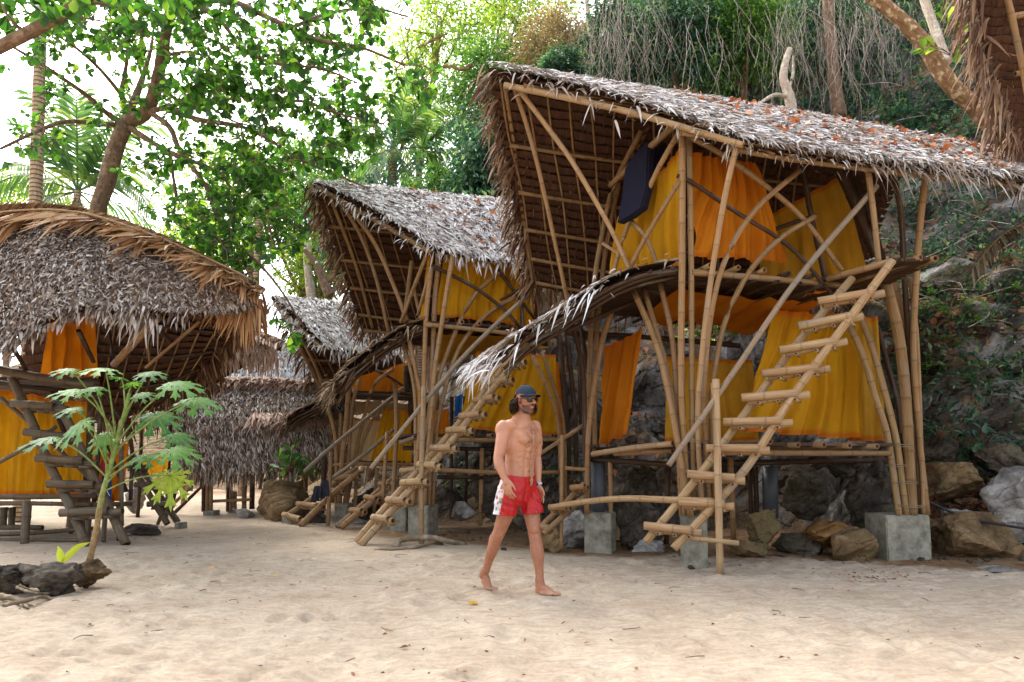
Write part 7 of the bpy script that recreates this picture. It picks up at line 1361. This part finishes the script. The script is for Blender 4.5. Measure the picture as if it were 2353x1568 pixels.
for nm_, a_, b_, v_ in (('papaya_leaf', (62, 110, 50), (108, 152, 72), (156, 186, 108)), ('papaya_leaf_yellow', (116, 142, 50), (160, 168, 58), (186, 184, 96))):
    m, t = new_mat(nm_); f = noi(t, geo_pos(t), 14, 4); oi = nd(t, 'ShaderNodeObjectInfo').outputs['Random']; c = ramp(t, math_n(t, 'ADD', math_n(t, 'MULTIPLY', f, .6), math_n(t, 'MULTIPLY', oi, .4)), [(.3, rgb(a_)), (.7, rgb(b_))]); c = mixc(t, ramp(t, tone(t), [(.88, (0, 0, 0)), (.98, (.35, .35, .35))]), c, rgb(v_))
    c = mixc(t, ramp(t, noi(t, geo_pos(t), 40, 3), [(.68, (0, 0, 0)), (.74, (.7, .7, .7))]), c, rgb((130, 120, 60))); finish(t, c, .45, bump(t, f, .3, .01), .4, .4, mixc(t, 1.0, c, (2.2, 2.2, 1.0, 1), 'MULTIPLY'))
def papaya_leaf(mb, c, D, N, size):
    D = D.normalized(); S = D.cross(N).normalized(); N = S.cross(D)
    for k, (an, Lr) in enumerate(((0, 1.0), (.55, .95), (-.55, .95), (1.15, .82), (-1.15, .82), (1.85, .62), (-1.85, .62), (2.6, .40), (-2.6, .40))):
        L = size * Lr * random.uniform(.9, 1.08); d = D * math.cos(an) + S * math.sin(an); s = N.cross(d); dr = .22 * L
        def q(a, w_): return c + d * (L * a) + s * (L * w_) + N * (.06 * abs(w_) * L - dr * a * a) - Vector((0, 0, .10 * L * a * a))
        prof_ = [(0, .02), (.20, .065), (.34, .085), (.54, .235), (.50, .07), (.64, .065), (.84, .17), (.78, .045), (.88, .04), (1.0, .0)]
        for sg in (-1, 1):
            sp_ = [mb.vert(q(a, 0), (0, 0), 1.0) for a, _ in prof_]; ed = [mb.vert(q(a + (.04 if w_ > .15 else 0), w_ * sg)) for a, w_ in prof_]
            for i in range(len(prof_) - 1):
                f_ = (sp_[i], sp_[i + 1], ed[i + 1], ed[i]); mb.face(*(f_ if sg < 0 else f_[::-1]))
PL = [(176, 897, -1, .1, .30, 46), (242, 846, -.25, .15, .33, 44), (165, 850, -1, -.1, .24, 45), (341, 855, .4, .3, .27, 46), (401, 879, .8, .5, .33, 44), (447, 916, 1, .75, .34, 42), (220, 890, -.3, .4, .25, 40), (176, 938, -.9, .3, .26, 38), (357, 952, .45, .6, .36, 40), (190, 971, -.35, .5, .36, 36), (121, 1006, -1, .35, .34, 34), (242, 1000, -.1, .6, .26, 33), (403, 1000, .7, .6, .25, 36), (396, 1033, .8, .5, .32, 34), (337, 1045, .5, .6, .25, 32), (392, 1092, .25, 1.6, .36, 30), (304, 885, .1, -.2, .16, 56), (280, 870, -.1, -.3, .18, 54), (322, 905, .6, .2, .2, 50)]
for i, (px, py, dx, dyn, sz, si) in enumerate(PL):
    d = DP + random.uniform(-.35, .35) - .1; j = P(px, py, d); s0 = stem[min(59, si)]; mb = MB()
    side = 0.0; D = Vector((dx, random.uniform(-.75, -.1), -dyn * .55)); N = Vector((dx * .25, -.55, 1.0))
    papaya_leaf(mb, j, D, N, sz * .88); lf_ = mb.build('leaf', M['papaya_leaf_yellow' if i in (15, ) else 'papaya_leaf'], PA, smooth=False)
    mb = MB(); tube(mb, spline([s0, s0.lerp(j, .5) + Vector((0, 0, .05)), j], 10), .009, .006, 6); mb.build('petiole', M['papaya_stem'], lf_)
def blades(name, base, tips, label, mat='leaf_papaya_yellow', w_=.03, cat='seedling'):
    mb = MB()
    for tp in tips:
        m1 = base.lerp(tp, .5) + Vector((0, 0, .04)); pts = spline([base, m1, tp], 9); rows = []
        for i, q in enumerate(pts):
            k = i / 8; tg = (pts[min(i + 1, 8)] - pts[max(i - 1, 0)]).normalized(); s = tg.cross(Vector((.3, -1, .2))).normalized(); ww = w_ * math.sin(math.pi * min(1, .12 + k * .88)); rows.append([q - s * ww, q + Vector((0, .008, 0)), q + s * ww])
        mb.grid(rows)
    return tag(mb.build(name, M[mat]), label, cat)
blades('seedling', P(140, 1296, 6.3), [P(132, 1255, 6.3), P(208, 1246, 6.25)], 'two long green seedling blades behind the knobbly rock')
# leafy plants
def plant(name, px, py, d, n, L, label, mat='leaf_mid', spread=.3):
    root = empty(name, P(px, py, d), label, 'plant'); b = P(px, py, d); mb = MB(); lp, ld, ln2, ls = [], [], [], []
    for _ in range(n):
        u = Vector(rvec(1)[0]); u.z = abs(u.z) + .3; tp = b + u.normalized() * spread * random.uniform(.5, 1.2); tube(mb, spline([b, b.lerp(tp, .5) + Vector((0, 0, .04)), tp], 6), .008, .004, 5)
        for k in range(3): lp.append(tp - u * .04 * k); ld.append(u + Vector(rvec(1)[0]) * .9 - Vector((0, 0, .5))); ln2.append(Vector((0, -.4, 1))); ls.append(L * random.uniform(.7, 1.2))
    mb.build('stem', M['bark_twig'], root); ls = np.array(ls); leaves('foliage', lp, ld, ln2, ls, ls * .5, M[mat], root, shape='obovate'); return root
plant('leafy_plant', 668, 1085, 13.6, 12, .24, 'leafy plant growing in front of the shaggy hut', 'leaf_mid', .4); plant('leafy_plant', 1622, 790, 11.2, 16, .22, 'bright broad leaves seen between the pole cluster and the long ladder', 'leaf_light', .45); plant('leafy_plant', 2190, 130, 11.6, 8, .26, 'sapling with large yellowing leaves beside the pale trunk', 'leaf_light', .6)
plant('leafy_plant', 720, 1108, 13.9, 10, .16, 'small bush behind the ladder of the small hut', 'leaf_mid', .35); plant('leafy_plant', 2160, 1010, 9.0, 14, .14, 'dark leafed sprig on the rocks right of the pole bundle', 'leaf_dark', .4); plant('leafy_plant', 2250, 1035, 9.0, 14, .14, 'dark leafed sprig nearer the right edge rocks', 'leaf_dark', .4)
# litter on the sand
lp, ld, ln2, ls = [], [], [], []
for _ in range(420):
    px = random.uniform(0, 2353); g = G(px, 1200 + abs(random.gauss(0, 1)) * 130 if random.random() < .8 else random.uniform(1300, 1568)); g.z = sand_z(g.x, g.y)[2] + .008
    if random.random() < .3: c0 = G(2010 + random.gauss(0, 60), 1330 + random.gauss(0, 8)); g = Vector((c0.x, c0.y, sand_z(c0.x, c0.y)[2] + .008))
    u = Vector(rvec(1)[0]); u.z *= .2; lp.append(g); ld.append(u); ln2.append(Vector((random.gauss(0, .4), random.gauss(0, .4), 1))); ls.append(random.uniform(.012, .045))
ls = np.array(ls); tag(leaves('leaf_litter', lp, ld, ln2, ls, ls * .5, M['fallen_brown']), 'scraps of dead leaf scattered over the sand', 'leaf litter', kind='stuff')
mb = MB()
for _ in range(120):
    g = G(random.uniform(0, 2353), 1215 + abs(random.gauss(0, 1)) * 130)
    if -.7 < g.x < .9 and 5.6 < g.y < 6.6: continue
    g.z = sand_z(g.x, g.y)[2] + .006; u = Vector((random.gauss(0, 1), random.gauss(0, .5), 0)).normalized() * random.uniform(.03, .16); tube(mb, spline([g, g + u * .5 + Vector((u.y, -u.x, 0)) * random.uniform(-.3, .3) + Vector((0, 0, .006)), g + u], 6), .003, .002, 4)
tag(mb.build('twigs', M['bark_twig']), 'small dry twigs lying on the sand', 'twigs', kind='stuff')
for (px, py, s, mt, lab) in ((1071, 1394, .10, 'leaf_yellow', 'yellow fallen leaf on the sand left of the man\'s front foot'), (476, 1309, .07, 'leaf_yellow', 'small yellow fallen leaf on the sand by the old wooden ladder'), (625, 1325, .06, 'leaf_yellow', 'greenish fallen leaf alone on the sand in the left half'), (915, 1492, .06, 'fallen_brown', 'reddish brown fallen leaf low in the left half of the sand')):
    g = G(px, py); g.z = sand_z(g.x, g.y)[2] + .012; tag(leaves('fallen_leaf', [g], [Vector((1, .25, .05))], [Vector((.1, -.3, 1))], [s], [s * .5], M[mt], shape='obovate'), lab, 'leaf')
# ================================================================ origins at the base of single-mesh things
for o in list(COL.objects):
    if o.type == 'MESH' and o.parent is None and o.get('kind') is None and not o.children:
        V = np.empty(len(o.data.vertices) * 3, dtype=np.float32); o.data.vertices.foreach_get('co', V); V = V.reshape(-1, 3); lo, hi = V.min(0), V.max(0)
        b = Vector((float(lo[0] + hi[0]) / 2, float(lo[1] + hi[1]) / 2, float(lo[2]))); o.data.transform(__import__('mathutils').Matrix.Translation(-b)); o.location = o.location + b
